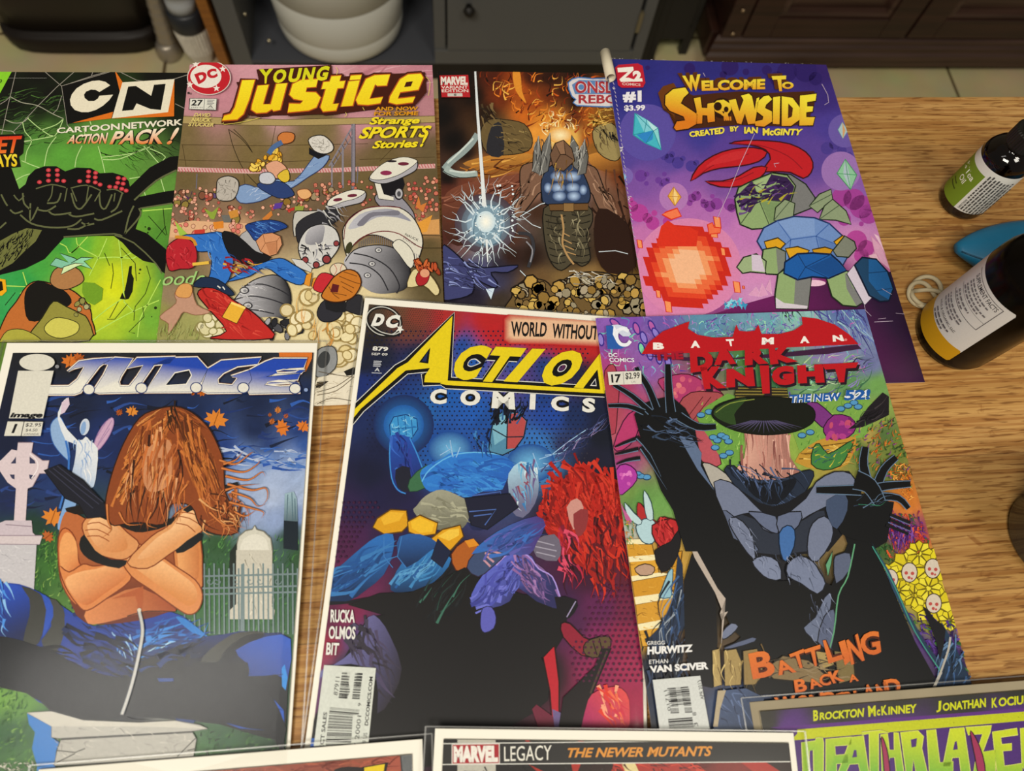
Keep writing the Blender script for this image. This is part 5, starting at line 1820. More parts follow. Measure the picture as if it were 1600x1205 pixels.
for q in ('1310,1000 1370,930 1440,900 1450,960 1360,1040', '1370,1080 1400,1000 1450,960 1530,1030 1560,1110 1470,1085', '1100,1085 1110,1010 1165,960 1225,985 1215,1065 1150,1100'):
    c.outl(q, GE, '8a9a7a', 7)
    P_ = pp(q)
    c.line([P_[0], ((P_[2][0] + P_[3][0]) / 2, (P_[2][1] + P_[3][1]) / 2)], 5, '4a5a44')
c.outl('1000,1210 1040,1130 1120,1088 1220,1062 1340,1070 1430,1105 1510,1180 1560,1265 1500,1370 1350,1400 1180,1390 1070,1330', '1a2c5c', '6d8ec9', 9)
c.lines(['1120,1088 1200,1200 1070,1330', '1200,1200 1350,1180 1430,1105', '1350,1180 1400,1390', '1350,1180 1560,1265', '1200,1200 1180,1390'], 6, '3f63a8')
c.poly('1125,1095 1225,1068 1340,1078 1345,1172 1205,1192', '7d9cd2')
c.poly('1360,1185 1550,1268 1500,1362 1405,1385', '5a7cba')
c.V(970, 360, 3.2653)
for q, k in (('730,60 800,40 838,70 800,112 745,104', 'd9a21e'), ('838,95 900,85 960,105 930,150 860,148', 'd9a21e'), ('975,100 1040,88 1080,100 1060,138 990,140', 'c8921a'), ('1085,60 1130,28 1155,50 1110,92', 'd9a21e')):
    c.outl(q, '3a2a08', k, 7)
c.outl('1080,105 1140,30 1190,60 1200,95 1160,140 1100,135', GE, '7d8276', 7)
c.outl('725,100 790,88 838,110 838,190 800,228 740,225 715,170', GE, '8ea873', 8)
c.poly('790,95 836,112 836,188 800,222', '7a7f78')
c.outl('590,190 625,140 690,122 740,160 735,222 660,215 620,222', GE, '9aae84', 7)
c.poly('665,125 712,130 735,215 668,208', 'cfc2d6')
c.outl('800,225 830,205 970,245 952,405 790,400 785,330', GE, '8ea873', 8)
c.poly('890,225 968,248 952,400 880,402', '7a7c7c')
c.poly('788,345 830,372 950,388 948,402 790,400', 'd0c8d6')
c.outl('1045,240 1120,200 1170,215 1200,300 1262,352 1200,392 1130,385 1075,340', GE, '8ea873', 8)
c.poly('1140,215 1185,300 1258,350 1200,388 1150,300', '7a7c7c')
c.outl('1150,225 1195,172 1280,345 1240,385', '3a3a48', 'd0c6d8', 6)
c.outl('835,165 900,122 980,118 1070,125 1115,165 1150,208 1060,247 975,240 900,255 830,222', '0c1c3c', '1c5aa6', 9)
c.lines(['900,122 940,190 900,255', '940,190 1060,247', '940,190 1070,125'], 5, '123a70')
c.poly('1075,135 1145,205 1060,240 955,190', '174a8c')
c.outl('1190,180 1230,140 1300,150 1360,215 1388,300 1365,362 1320,366 1265,335', '0c1830', '1e4468', 9)
c.poly('1262,150 1300,153 1356,217 1384,300 1364,355 1320,330 1262,260', '1f5f9e')
c.lines(['1262,220 1352,212', '1300,310 1386,298'], 4, '123a68')
# scuffs and worn edges
c.lines(['1240,385 1245,410 1275,440', '1290,470 1385,465', '1310,455 1350,450', '1400,425 1450,430 1470,470', '1250,470 1260,500', '1330,300 1380,330'], 2.2, 'b8a8c0')
c.V(920, 60, 3.8095)
c.lines(['1385,275 1420,340 1425,385 1400,400', '985,570 900,750 835,915', '835,915 760,1080', '680,210 690,230', '1110,770 1100,750 1130,745'], 3, 'c8b4cc')
rnd = random.Random(5)
c.lines([[(112 + k * 17.0, 118 + k * 0.45 + rnd.uniform(-3, 5)), (124 + k * 17.0, 117 + k * 0.45 + rnd.uniform(-3, 5))] for k in range(76)], 4, 'cfcbd0')
c.lines([[(128 + k * 3.4 + rnd.uniform(0, 5), 160 + k * 26), (131 + k * 3.5 + rnd.uniform(0, 9), 176 + k * 26)] for k in range(56)], 4, 'b8acc8')
c.blobs('120,230 165,300 150,310 110,260', 6, (4, 12), ['d8d4d8'], 82, (0.3, 0.6))
c.blobs('175,640 215,660 190,680', 5, (4, 12), ['d8d4d8'], 83, (0.3, 0.6))
c.blobs('215,930 260,950 240,990 220,980', 6, (4, 9), ['d0c0d0'], 84, (0.3, 0.6))
# masthead
c.P('title_lettering')
BR = '5a2f10'
for s, q in (('W', '525,212 645,205 640,300 560,305'), ('ELCOME', '640,240 1025,232 1030,300 650,308'), ('T', '1060,215 1150,212 1145,308 1085,308'), ('O', '1120,252 1195,252 1195,296 1120,296')):
    c.text(s, q, BR, 0.08)
for s, q in (('W', '553,228 662,218 655,316 590,322'), ('ELCOME', '668,256 1048,246 1046,308 670,318'), ('T', '1085,230 1172,226 1166,320 1112,320'), ('O', '1146,264 1217,264 1216,306 1146,306')):
    c.text(s, q, '3a1c0c', 0.08)
    c.text(s, q, 'f0dc40', 0.05, c2='e8a428')
SW = {
    'S': '452,400 455,345 500,308 572,298 592,330 562,358 545,392 600,428 648,460 642,512 590,542 518,552 505,536 522,500 572,494 562,470 480,436',
    'H': '622,362 662,355 670,418 702,420 704,394 742,388 748,500 706,506 702,464 674,462 672,512 634,514 640,440',
    'W': '830,374 872,366 893,440 918,372 903,346 950,334 968,350 985,430 996,362 1012,356 985,512 945,516 926,452 905,516 880,510',
    's': '998,386 1040,350 1068,345 1088,368 1052,400 1046,420 1086,440 1088,500 1042,530 990,526 984,500 1032,490 1036,470 996,440',
    'I': '1094,356 1136,350 1132,516 1092,514',
    'D': '1145,350 1210,360 1255,420 1250,490 1200,526 1145,526',
    'E': '1254,346 1352,335 1346,376 1296,384 1296,410 1332,410 1328,440 1291,445 1291,474 1342,474 1330,522 1250,524',
}
c.poly('410,330 440,290 500,270 520,300 620,345 760,330 900,320 1060,330 1180,325 1340,318 1340,400 1300,500 1200,530 900,520 640,540 520,545 500,470 440,430', '4a2610')
c.poly('410,330 440,290 505,272 520,300 470,340 455,400 470,440 510,470 500,545 520,552 505,440 440,420', '6b3a14')
for k, s in SW.items():
    c.layer -= 1 if k != 'S' else 0
    c.line(s, 15, '2c1408', True)
c.ell(790, 420, 62, 62, '2c1408')
for k, s in SW.items():
    c.layer -= 1 if k != 'S' else 0
    c.grad(s, 'f5e43c', 'dc7c1e', (900, 335), (900, 535), holes=['1184,392 1212,420 1206,470 1182,482'] if k == 'D' else ())
c.grad('735,400 760,375 800,370 840,395 845,430 825,455 830,490 815,495 800,470 780,455 750,440', 'f0d83a', 'dc8a24', (790, 370), (790, 495))
c.ell(765, 410, 24, 26, '2c1408')
c.ell(815, 428, 14, 17, '2c1408')
c.poly('790,440 806,440 800,455', '2c1408')
for k in range(4):
    c.poly([(800 + k * 12, 472), (808 + k * 12, 470), (810 + k * 12, 494), (802 + k * 12, 495)], 'dc8a24')
for s, q in (('CREATED', '592,562 806,532 804,572 600,594'), ('BY', '836,530 890,528 884,558 840,560'), ('IAN', '922,532 1004,534 1002,570 922,572'), ('McGINTY', '1032,540 1272,544 1258,582 1032,584')):
    c.text(s, q, '2c1c50', 0.08)
    c.text(s, q, 'f0e04a', 0.045)
c.P('publisher_logo')
c.poly('155,180 175,163 290,155 318,170 335,270 320,298 195,300 172,285', 'be1f33', 0)
c.poly('168,182 262,175 265,195 216,240 236,240 300,262 190,265 180,250 232,205 172,208', 'f2eee6')
c.text('2', '258,200 308,196 318,262 262,264', 'f2eee6', 0.07)
c.text('COMICS', '196,268 305,275 306,290 197,284', 'e4ccc4', 0.02)
c.P('issue_box')
c.text('#1', '198,322 312,316 312,390 202,386', 'eceaf2', 0.055)
c.text('$3.99', '207,404 334,402 332,440 210,442', 'eceaf2', 0.04)
c.finish()
# the torn spine corner rolled back on itself
cu = []
rr = 0.0040
X0, Y1 = -c.w / 2, c.h / 2
L_, n = 0.024, 14
vs, fs = [], []
for i in range(2):
    for k in range(n + 1):
        a = math.radians(-90 + 330 * k / n)
        vs.append((X0 - 0.0012 + 0.0012 * i + rr * 0.9 * math.cos(a), Y1 + 0.001 - L_ * i, c.t + 0.0006 + rr + rr * math.sin(a)))
for k in range(n):
    fs.append((k, k + 1, n + 2 + k, n + 1 + k))
cc = MB().add(vs, fs).build('curled_corner', mat('curled_paper', 'cfc6ae', 0.7, noise=0.08, nscale=120), c.root, smooth=True)
cc.modifiers.new('thick', 'SOLIDIFY').thickness = 0.0006

# ---------------------------------------------------------------- blue night cover in a sleeve, left of the near row
c = Comic('ju', 'sleeved comic book with white border, blue night sky and orange hair, near left', (0, 0, 0, 0), (0.005, 0.004, 0.0017, 0.0066), True)
c.base('30,560,1a1c24 100,560,1d2028 200,560,20222a 300,565,1f222a 400,560,24262c 480,560,26282e 20,600,1a1e2c 15,640,141a30 80,640,1c2a52 120,640,16203c 200,640,16244a 300,640,17274e 400,630,162448 480,620,18284e '
       '15,680,141c38 80,690,1c3068 160,680,1a2c60 190,700,182858 330,660,1c3060 400,670,16264e 470,670,203a78 350,700,1e3a80 420,700,1c3470 478,700,2a52a0 370,720,5a7cc0 420,715,6a8ac8 470,720,88a0d0 380,740,98aed8 430,745,a4b6dc 475,745,9cb0d8 '
       '360,770,a0b2da 420,775,aabadc 470,775,a2b4d8 400,800,98aad4 430,815,8ca0cc 470,810,7a92c8 350,800,8a9cc8 20,780,1c2850 70,760,20366c 80,800,243258 60,820,1e3a2c 40,840,20422c 120,830,243e38 470,830,4a6068 450,840,2c4a3a 340,850,2f5430 '
       '400,860,38603a 470,870,2e5030 80,860,34602c 80,890,3a6a2c 60,910,34602a 110,920,4a7434 100,950,507c38 350,900,345c34 470,900,30543a 330,940,3a6a3c 400,960,38663a 450,980,34603a 380,990,3a6a40 '
       '10,1080,6a9a40 40,1100,5a8a38 60,1130,35603a 20,1150,2f5a34 90,1170,4c7440 30,1190,3f6a38 350,1160,2c5434 400,1150,2a4c30 330,1180,3a6a38 420,1130,25402c 440,1170,223a2c 150,1200,bcb8b0 250,1190,b0acaa 200,1100,20222c -50,900,2a4a30 -50,700,182448 -80,1100,3a6a34 200,1300,2c5430', soft=9, noise=0.05, nseed=6)
c.V(0, 520, 3.2)
c.strokes('230,330 700,330 1540,320 1540,620 1300,700 230,700', 90, (50, 190), (6, 22), ['14203e', '2a4a94', '12182c', '1e3470', '2f5cb4', '101626'], 91, -10, 14)
c.strokes('1100,590 1530,580 1530,680 1150,680', 36, (60, 180), (6, 20), ['7a98d0', '2a56b0', 'b4c2e0', '4a74c0'], 92, 6, 12)
c.strokes('0,700 340,700 330,860 0,880', 24, (60, 140), (8, 20), ['1c2a58', '2a4488', '141c38'], 93, -10, 14)
c.strokes('170,990 330,980 330,1152 170,1152', 60, (14, 40), (4, 9), ['2c5a24', '4a8234', '1e4420', '5c9440'], 94, -60, 40)
c.strokes('1010,1020 1500,1010 1500,1152 1010,1152', 90, (14, 40), (4, 9), ['2c5a2c', '4a8240', '1e4424', '5c9450'], 95, -60, 40)
c.V(0, 860, 3.2)
c.strokes('170,0 300,0 430,330 330,300 170,200', 80, (14, 40), (4, 9), ['2c5a24', '4f8834', '1e4420', '6a9c44', '8ab058'], 96, -60, 40)
c.strokes('1010,20 1490,20 1450,430 1040,420 920,330', 160, (14, 40), (4, 9), ['2c5a2c', '4a8240', '1e4424', '5c9450', '35683a'], 97, -60, 40)
c.strokes('0,650 130,720 200,850 170,1080 0,1080', 120, (14, 44), (4, 10), ['2c5a24', '5a8c38', '1e4420', '7aa84c', '3a6a2c'], 98, -50, 40)
c.strokes('1000,900 1420,890 1420,1010 980,1040', 90, (14, 40), (4, 10), ['1e3c24', '35602c', '16301c', '4a7c3c'], 99, -50, 40)
c.strokes('0,1060 200,1060 190,1110 0,1110', 50, (10, 30), (3, 8), ['b8b4a8', '6a6a60', 'd8d4c8', '3a3a34'], 100, 10, 60)
c.V(0, 520, 3.2)
# maple leaves
LF = [(0, -1), (.18, -.55), (.5, -.75), (.45, -.35), (1, -.35), (.75, 0), (.95, .25), (.45, .35), (.4, .7), (.05, .45), (-.35, .8), (-.35, .35), (-.95, .3), (-.7, 0), (-1, -.3), (-.45, -.3), (-.5, -.7), (-.15, -.5)]


def leaf(x, y, r, a, k='d8782a', sx=1.0):
    ca, sa = math.cos(math.radians(a)), math.sin(math.radians(a))
    P_ = [(x + r * (u * sx * ca - v * sa), y + r * (u * sx * sa + v * ca)) for u, v in LF]
    c.poly(P_, k)
    c.layer -= 1
    c.line([(x - r * .6 * sa, y + r * .6 * ca), (x + r * .7 * sa, y - r * .7 * ca)], 4, '9a4a14')


c.poly('1395,98 1562,98 1560,130 1530,195 1480,205 1420,195 1400,150', 'd8742a')
for x, y, r, a, k in ((350, 145, 44, 10, 'd4742a'), (395, 130, 34, 60, 'b85c20'), (1010, 300, 26, 0, 'c8681e'), (965, 305, 14, 30, 'b85c20'), (597, 400, 24, 40, 'a85420'), (660, 395, 32, 15, 'dc8a34'), (1080, 435, 60, 20, 'd9822e'), (1390, 388, 24, 0, 'c87a34'),
                    (1410, 475, 44, 80, 'd8782a'), (1360, 445, 22, 20, 'b8642a'), (1350, 412, 14, 0, 'a85a2a'), (1430, 418, 18, 40, 'a8583a'), (1515, 470, 36, 30, 'd8782a'), (265, 925, 58, 20, 'd8822e'), (320, 940, 26, 60, 'c87028'), (240, 1020, 34, 50, 'b8602a')):
    leaf(x, y, r, a, k, 0.7 if r < 26 else 1.0)
# stone figure of the garden, plain
c.outl('255,460 300,420 330,480 345,560 350,640 300,600 262,540', '2a5aa8', '8fb0dc', 4, sm=3)
c.outl('560,425 570,460 540,530 490,590 470,560 510,470', '8a6aa0', 'c9a4c4', 4, sm=3)
c.lines(['560,440 490,560', '550,480 480,580', '530,450 480,530'], 3, '9a7aa8')
c.grad('300,420 345,330 320,340 300,380 290,430 330,540 380,560 372,660 345,760 320,860 290,960 300,990 340,990 400,800 440,780 470,770 485,690 490,580 450,540 430,520 390,540', 'dfe4ec', '7fa8dc', (460, 640), (320, 780), sm=2)
c.ell(425, 472, 24, 42, 'c8d2e4', 10)
c.ell(418, 478, 13, 34, '86a8d8', 10)
c.poly('305,410 310,350 345,325 350,360 325,400', 'd8c4d8')
c.strokes('360,560 470,560 460,720 370,740', 20, (40, 90), (4, 9), ['a8bce0', 'f0f0f4', '88a8d8'], 101, 85, 12)
c.line('330,540 345,620 340,720 300,880', 10, '3a74c8', sm=3)
# ringed cross and plinth at the left
ST, SD = 'd8c8d0', '8a7888'
c.poly('92,550 168,550 160,600 215,640 248,640 235,705 200,705 165,770 140,780 130,940 72,940 82,780 40,750 0,690 -30,690 -30,640 5,640 60,585 88,590', ST)
c.line('92,550 168,550 160,600 215,640 248,640 235,705 200,705 165,770', 4, SD)
for q in ('68,640 82,620 82,655 55,655', '150,620 175,640 180,655 150,655', '50,710 75,710 75,735 62,730', '148,710 178,715 160,735 150,730'):
    c.poly(q, '3a3c5a')
c.line('150,605 185,640 190,680 160,730', 5, 'f0e8ee', sm=3)
c.poly('30,940 160,940 165,1000 180,1015 0,1015 -20,960', 'c9bcc8')
c.poly('-20,1015 215,1015 200,1060 -20,1060', 'd2c6cc')
c.poly('-20,1060 185,1060 165,1400 -20,1400', 'c4c2ca')
c.lines(['0,1015 215,1015', '0,1058 200,1060', '30,960 160,970'], 4, SD)
c.strokes('0,1070 170,1070 160,1240 0,1240', 20, (20, 60), (2, 5), ['a8a6b0', 'dcdae0'], 102, 20, 40)
# distant tower, round-topped stone, iron fence
c.grad('1425,805 1470,795 1485,830 1490,940 1490,1090 1420,1080 1420,940', '9ab8c8', '1c2c38', (1450, 800), (1450, 1000))
c.poly('1420,940 1490,945 1490,1090 1418,1080', '15212c')
c.lines(['1440,810 1435,940', '1460,800 1465,940', '1475,830 1478,940'], 4, '4a6878')
c.outl('1185,1060 1195,1020 1230,990 1262,985 1275,965 1285,985 1320,995 1355,1030 1362,1080 1360,1160 1360,1360 1180,1360', '7a7a70', 'cfcdc2', 6)
c.poly('1205,1060 1235,1020 1275,1008 1315,1020 1340,1055 1340,1160 1205,1160', 'dedcd2', 2)
c.poly('1150,1100 1185,1050 1182,1400 1140,1400', '1c2620')
c.V(0, 860, 3.2)
c.poly('1182,0 1362,0 1360,280 1375,300 1370,345 1145,345 1150,300 1182,270', 'c8c4b8')
c.strokes('1185,10 1360,10 1365,330 1150,330', 30, (20, 70), (3, 8), ['a8a498', 'dedacc', '8a8678'], 103, 80, 30)
FE = '74888c'
for k in range(24):
    x = 925 + k * 24.5
    top = 66 if x > 1015 else 320
    if x > 1490:
        break
    c.layer -= 1 if k else 0
    c.line([(x, top + (25 if k % 2 else 0)), (x + 2, 420)], 8, FE)
c.line('1215,70 1210,430', 16, FE)
for y in (125, 185, 215):
    c.line([(1010, y + 6), (1490, y - 6)], 9, FE)
for x in (1050, 1085, 1180, 1250, 1300, 1390):
    c.line([(x + 20 * math.cos(t / 2.0) * (1 - t / 14), 155 + 20 * math.sin(t / 2.0) * (1 - t / 14)) for t in range(13)], 5, FE)
# broad folds of blue cloth over a stone bench, warm bands and auburn strands above them
BU = '2440a0'
c.grad('-120,180 0,165 100,170 200,210 300,270 400,340 470,380 600,360 700,330 860,310 960,360 1040,430 1200,405 1330,415 1455,440 1440,700 1420,1000 1380,960 1330,900 1100,870 900,850 640,830 500,860 300,820 180,740 100,680 -120,640', '2444a8', '17191f', (700, 320), (680, 540), sm=2)
c.strokes('340,330 700,350 690,640 560,650 420,560', 60, (60, 190), (8, 26), ['1a2a66', '18204c', '2546a8', '1c3890'], 104, 28, 14)
c.strokes('720,380 900,320 1040,440 940,520 720,640', 50, (60, 170), (7, 22), ['1c4a9c', '2f74cc', '162858', '3a88dc', '2460b8'], 105, -25, 18)
c.strokes('560,420 690,450 660,580 600,560', 26, (60, 130), (4, 10), ['9cc8f0', '4a8ae0', '1c3a8c'], 106, 65, 14)
c.strokes('730,500 860,450 880,500 730,560', 20, (60, 130), (4, 10), ['b4e0f8', '4a9ae8', '1c4aa0'], 107, -25, 10)
c.poly('880,335 930,345 1040,430 960,410', '2a7cd0', 2)
c.grad('-120,180 0,165 60,170 130,190 160,240 130,420 100,460 -120,440', '2a50c0', '15204c', (0, 200), (60, 420), sm=2)
c.strokes('-20,190 60,180 40,400 -20,420', 20, (40, 100), (8, 18), ['4a90e8', '1a2c70', '8ac0f4'], 108, 70, 20)
c.poly('110,180 200,215 235,290 215,420 180,480 120,450 150,330 150,240', '3c3d3a', 2)
c.poly('250,240 320,290 330,400 290,500 240,500 210,450 260,380', '424340', 2)
c.poly('210,220 255,250 270,330 215,440 235,300', '2a50b8', 2)
c.grad('330,310 430,380 600,560 640,620 520,640 380,560 300,520 330,400', '2642a0', '18245c', (340, 380), (600, 600), sm=2)
c.poly('1130,440 1200,410 1330,412 1180,480 1090,560 1000,570 1050,500', '3f403c', 2)
c.poly('1110,520 1220,430 1330,420 1210,500 1130,560', '16181c', 2)
c.grad('1180,500 1340,430 1455,445 1440,640 1380,620 1240,640 1230,560', '2a58c4', '26408c', (1400, 440), (1300, 640), sm=2)
c.poly('1410,590 1425,570 1440,640 1430,700 1412,680', '2f8ae0')
c.poly('1320,690 1420,800 1425,900 1360,780', '2456c0')
c.poly('100,670 180,650 300,720 420,780 330,790 200,760', '2b3c94', 2)
c.strokes('100,480 1400,620 1380,860 640,830 320,800 120,650', 90, (80, 260), (8, 30), ['16181c', '23252b', '1b1d24', '202226'], 109, 4, 12)
c.poly('-120,420 0,430 110,450 300,520 420,590 640,640 720,560 860,490 960,470 1000,560 1240,560 1240,650 1330,700 1400,800 1420,960 1100,870 640,830 400,850 250,800 160,720 -120,640', '191b20', 2)
c.strokes('340,380 660,470 640,620 420,580', 24, (80, 200), (14, 40), ['14182c', '16203f', '1a2856'], 164, 30, 10)
c.strokes('760,470 1040,440 1000,560 740,600', 20, (80, 180), (14, 36), ['14182c', '16203f', '1c3470'], 165, -22, 10)
c.poly('790,640 870,640 870,655 800,658', '27458e')
c.poly('880,840 980,850 970,865 890,858', '22386f')
c.poly('1130,862 1240,890 1330,900 1200,890', '24489c')
# stone bench
c.poly('140,815 260,880 262,935 300,960 285,1000 275,1080 190,1075 165,990 180,910 150,870', '2f78c8')
c.outl('140,812 260,805 420,850 700,862 880,852 1000,872 1042,892 960,905 300,940 262,935 262,878', '6a6a66', 'b4b2ac', 4)
c.poly('140,812 260,805 420,850 700,862 880,852 1042,892 700,880 262,880', 'c8c5bc')
c.outl('310,945 965,910 985,945 970,1030 290,1075 275,1075 290,1000', '6a6a66', 'b0aea8', 4)
c.line('310,945 965,908', 9, '4a4a48')
c.strokes('270,890 960,890 970,1020 290,1060', 60, (20, 70), (2, 6), ['8a8884', 'cfccc4', '9c9a96'], 110, 30, 40)
c.lines(['290,1000 380,1010 430,990', '890,1030 980,940', '940,1000 985,990', '270,1070 380,1015'], 5, '44443f')
c.poly('190,1080 280,1078 290,1110 190,1110', '2f78c8')
# warm curved bands
SK, SKD = 'dd9a62', '7a3416'
c.V(0, 520, 3.2)
c.grad('330,900 380,905 470,950 620,970 820,960 960,980 1005,1040 1010,1160 1010,1320 960,1380 900,1380 700,1440 430,1450 340,1300 300,1160 300,1000', 'b8683a', '6a2c16', (640, 1000), (640, 1330), sm=3)
c.V(0, 860, 3.2)
c.grad('435,300 560,235 700,185 850,270 880,310 740,308 600,345 470,372 435,352', 'd98a54', 'a04a24', (440, 340), (860, 270), sm=2)
c.poly('560,245 700,190 720,190 715,300 690,305 680,230', 'b05a30', 2)
c.line('640,330 740,305 880,308', 5, '3a1c14', sm=2)
c.outl('296,-60 330,-110 380,-60 400,60 440,130 430,240 380,272 318,180 298,80', SKD, 'cf7640', 6, sm=3)
c.grad('306,-40 340,-90 385,-40 395,80 400,180 370,220 325,150 305,60', 'e8a264', 'bf5a28', (330, 60), (400, 120), sm=3)
c.outl('300,80 330,180 390,270 440,302 540,240 655,152 640,90 590,40 540,70 470,80 420,70 350,110', SKD, 'd8864c', 6, sm=3)
c.grad('330,150 400,110 480,95 560,75 620,95 630,140 530,215 440,275 380,240', 'eeb078', 'c8703a', (440, 110), (500, 240), sm=3)
c.outl('880,100 885,-60 950,-100 1005,-60 1015,120 1000,200', SKD, 'd08248', 6, sm=2)
c.grad('895,90 900,-50 950,-85 990,-50 998,100 980,150', 'e6a468', 'c47640', (910, 20), (990, 20), sm=2)
c.outl('600,30 620,-20 700,-30 780,10 880,80 980,150 1015,220 1000,290 958,322 900,300 760,200 660,130', SKD, 'd98c52', 6, sm=3)
c.grad('630,20 700,-10 780,30 880,100 970,170 990,240 950,280 880,240 760,150 670,80', 'f2bc86', 'd48848', (820, 60), (760, 190), sm=3)
c.V(0, 520, 3.2)
c.outl('415,980 440,925 490,905 560,925 640,1000 700,1060 640,1130 560,1130 470,1090', SKD, 'd9955e', 6, sm=3)
c.grad('440,970 480,925 550,940 620,1010 640,1080 560,1100 480,1060', 'f2bf8c', 'd0864e', (480, 930), (580, 1090), sm=3)
c.lines(['440,960 500,950 560,985', '430,990 490,985 550,1015', '440,1020 500,1018 550,1045'], 5, '9a5026', sm=2)
c.outl('640,1150 760,1020 840,970 880,905 960,868 1022,915 1015,990 940,1050 850,1110 740,1180', SKD, 'dc9a62', 6, sm=3)
c.grad('690,1130 790,1025 860,980 900,920 960,890 1000,930 985,985 900,1045 790,1110', 'f4c492', 'd68e54', (840, 960), (900, 1080), sm=3)
c.lines(['900,920 950,930 1000,960', '885,955 940,965 980,1000', '910,900 960,905 1010,925'], 5, '9a5026', sm=2)
c.poly('330,880 520,860 640,960 860,930 900,890 860,960 720,1000 640,985 480,915 380,910', '1a1614', 2)
c.poly('400,1060 425,1010 480,1090 560,1135 640,1140 600,1180 480,1150 420,1110', '171717', 2)
c.poly('880,1090 1000,1000 1008,1040 920,1100', '17181a', 2)
# dark fallen branch behind the strands
c.outl('225,690 300,662 420,740 530,860 540,920 440,930 400,860 330,830', '0c0c12', '1b1c28', 5)
c.lines(['270,680 500,860', '250,690 470,880', '290,668 520,850'], 5, '34364a')
c.outl('1010,800 1190,750 1200,765 940,900 920,890', '0c0c0e', '1e2022', 4)
# auburn strands
c.outl('530,870 560,720 620,560 700,430 790,385 880,372 960,400 1040,470 1090,560 1120,650 1130,800 1180,900 1190,1000 1080,1010 1000,960 960,870 860,860 820,960 700,950 620,960 560,960', '2c140a', '8a4420', 6, sm=3)
c.strokes('660,560 740,470 850,440 820,540 740,660 650,800 580,850', 110, (90, 200), (6, 16), ['b4632c', 'c87636', '7a3c1a', '8a4622', 'd88e4c', '5a2c14'], 117, -64, 9, 0.1)
c.strokes('700,450 790,400 870,385 860,430 760,480', 26, (50, 90), (7, 14), ['a85c2a', 'c87434', '8a4622', 'd8904e'], 160, -32, 8, 0.1)
c.strokes('880,385 960,410 1030,470 980,480 900,430', 26, (50, 90), (7, 14), ['a85c2a', '8a4622', 'b4632c', '6a3416'], 161, 36, 8, 0.1)
c.strokes('880,470 970,490 1060,590 1110,760 1000,840 940,700', 120, (90, 210), (6, 16), ['b4632c', 'c87636', '7a3c1a', '8a4622', 'c87434', '5a2c14'], 118, 72, 10, 0.1)
c.strokes('700,520 860,520 920,880 760,900 640,940', 90, (120, 260), (6, 16), ['b4632c', 'c87038', '6a3014', '9a5028', '3a1c10', 'e0a070'], 119, 96, 16, 0.14)
c.poly('720,620 770,560 850,540 870,640 850,760 760,800 720,740', 'c98a60', 3)
c.strokes('720,560 870,560 860,780 730,780', 34, (110, 230), (8, 20), ['c87038', '8a4622', 'dd9a62', 'a85a2c', 'b06a3c'], 120, 98, 14, 0.14)
c.strokes('860,390 900,390 880,480 850,470', 10, (50, 110), (6, 14), ['2a1a10', '3a2010'], 121, 80, 20)
c.strokes('1040,800 1200,830 1210,1000 1040,1000', 60, (60, 150), (5, 13), ['c8743c', '8a4a24', 'e0a468', '4a2412', 'a85a2c'], 122, 70, 50, 0.4)
for q in ('1100,640 1180,660 1250,610 1270,600', '1110,680 1220,700 1290,660 1300,640', '1130,720 1240,740 1310,700 1328,720', '1140,760 1260,790 1330,780 1340,830 1310,870', '1160,800 1250,830 1290,870 1330,860', '1150,850 1260,880 1320,900 1310,930', '1180,900 1230,920 1280,890',
          '1120,660 1180,640 1215,600', '1130,790 1200,770 1300,760', '1050,900 1120,960 1180,960 1210,900', '940,760 900,820 920,880 980,840', '540,860 545,940 560,990 510,1030', '600,900 640,960 720,960', '760,900 740,960 790,980'):
    c.line(q, 15, '6a3014', sm=5, taper=True)
    c.line(q, 10, 'cf7c40', sm=5, taper=True)
c.V(0, 860, 3.2)
c.line('700,300 718,400 700,520 670,650 640,750 615,820', 20, '5a5f68', sm=4)
c.line('700,300 718,400 700,520 670,650 640,750 615,820', 13, 'c4c4c2', sm=4)
c.ell(702, 300, 10, 10, 'd8d0c0')
# masthead
c.V(0, 520, 3.2)
c.P('title_lettering')
JL = [
    ('188,312 206,274 350,272 394,238 430,175 382,180 345,198 402,148 470,138 572,130 502,172 442,250 408,302 380,312', ()),
    ('470,300 525,215 548,165 520,160 580,130 668,133 610,220 598,250 606,272 652,272 690,225 722,165 640,182 690,132 882,126 852,158 775,165 712,255 722,300 500,306', ()),
    ('728,302 800,200 820,160 772,165 845,132 990,128 1042,186 1010,250 960,300', ('832,268 878,205 950,190 962,218 935,262',)),
    ('1005,290 1030,220 1042,186 1110,145 1310,130 1290,160 1190,172 1120,205 1090,235 1095,262 1165,268 1192,232 1160,222 1250,192 1262,240 1210,302 1040,305', ()),
    ('1240,280 1262,235 1250,192 1330,150 1372,135 1538,135 1520,178 1450,182 1410,190 1528,192 1510,205 1380,208 1335,225 1505,208 1490,238 1430,240 1500,258 1340,250 1325,266 1400,275 1500,272 1504,302 1250,308', ()),
]
JH = [(), (), ('832,268 878,205 950,190 962,218 935,262',), (), ('1340,252 1395,243 1480,246 1440,258 1345,264', '1385,196 1420,188 1500,190 1480,200 1390,206')]
for q, h in JL:
    c.line(q, 18, '8a5c40', True)
    c.layer -= 1
c.layer += 1
for q, h in JL:
    c.line(q, 13, 'ece8de', True)
    c.layer -= 1
c.layer += 1
for (q, h), hh in zip(JL, JH):
    c.grad(q, '2147b4', 'e9e7de', (800, 165), (770, 272), holes=hh)
    c.layer -= 1
c.layer += 1
for (q, h), hh in zip(JL, JH):
    c.line(q, 2.5, '2c3c74', True)
    c.layer -= 1
    for k in hh:
        c.line(k, 6, 'ece8de', True)
        c.layer -= 1
c.layer += 1
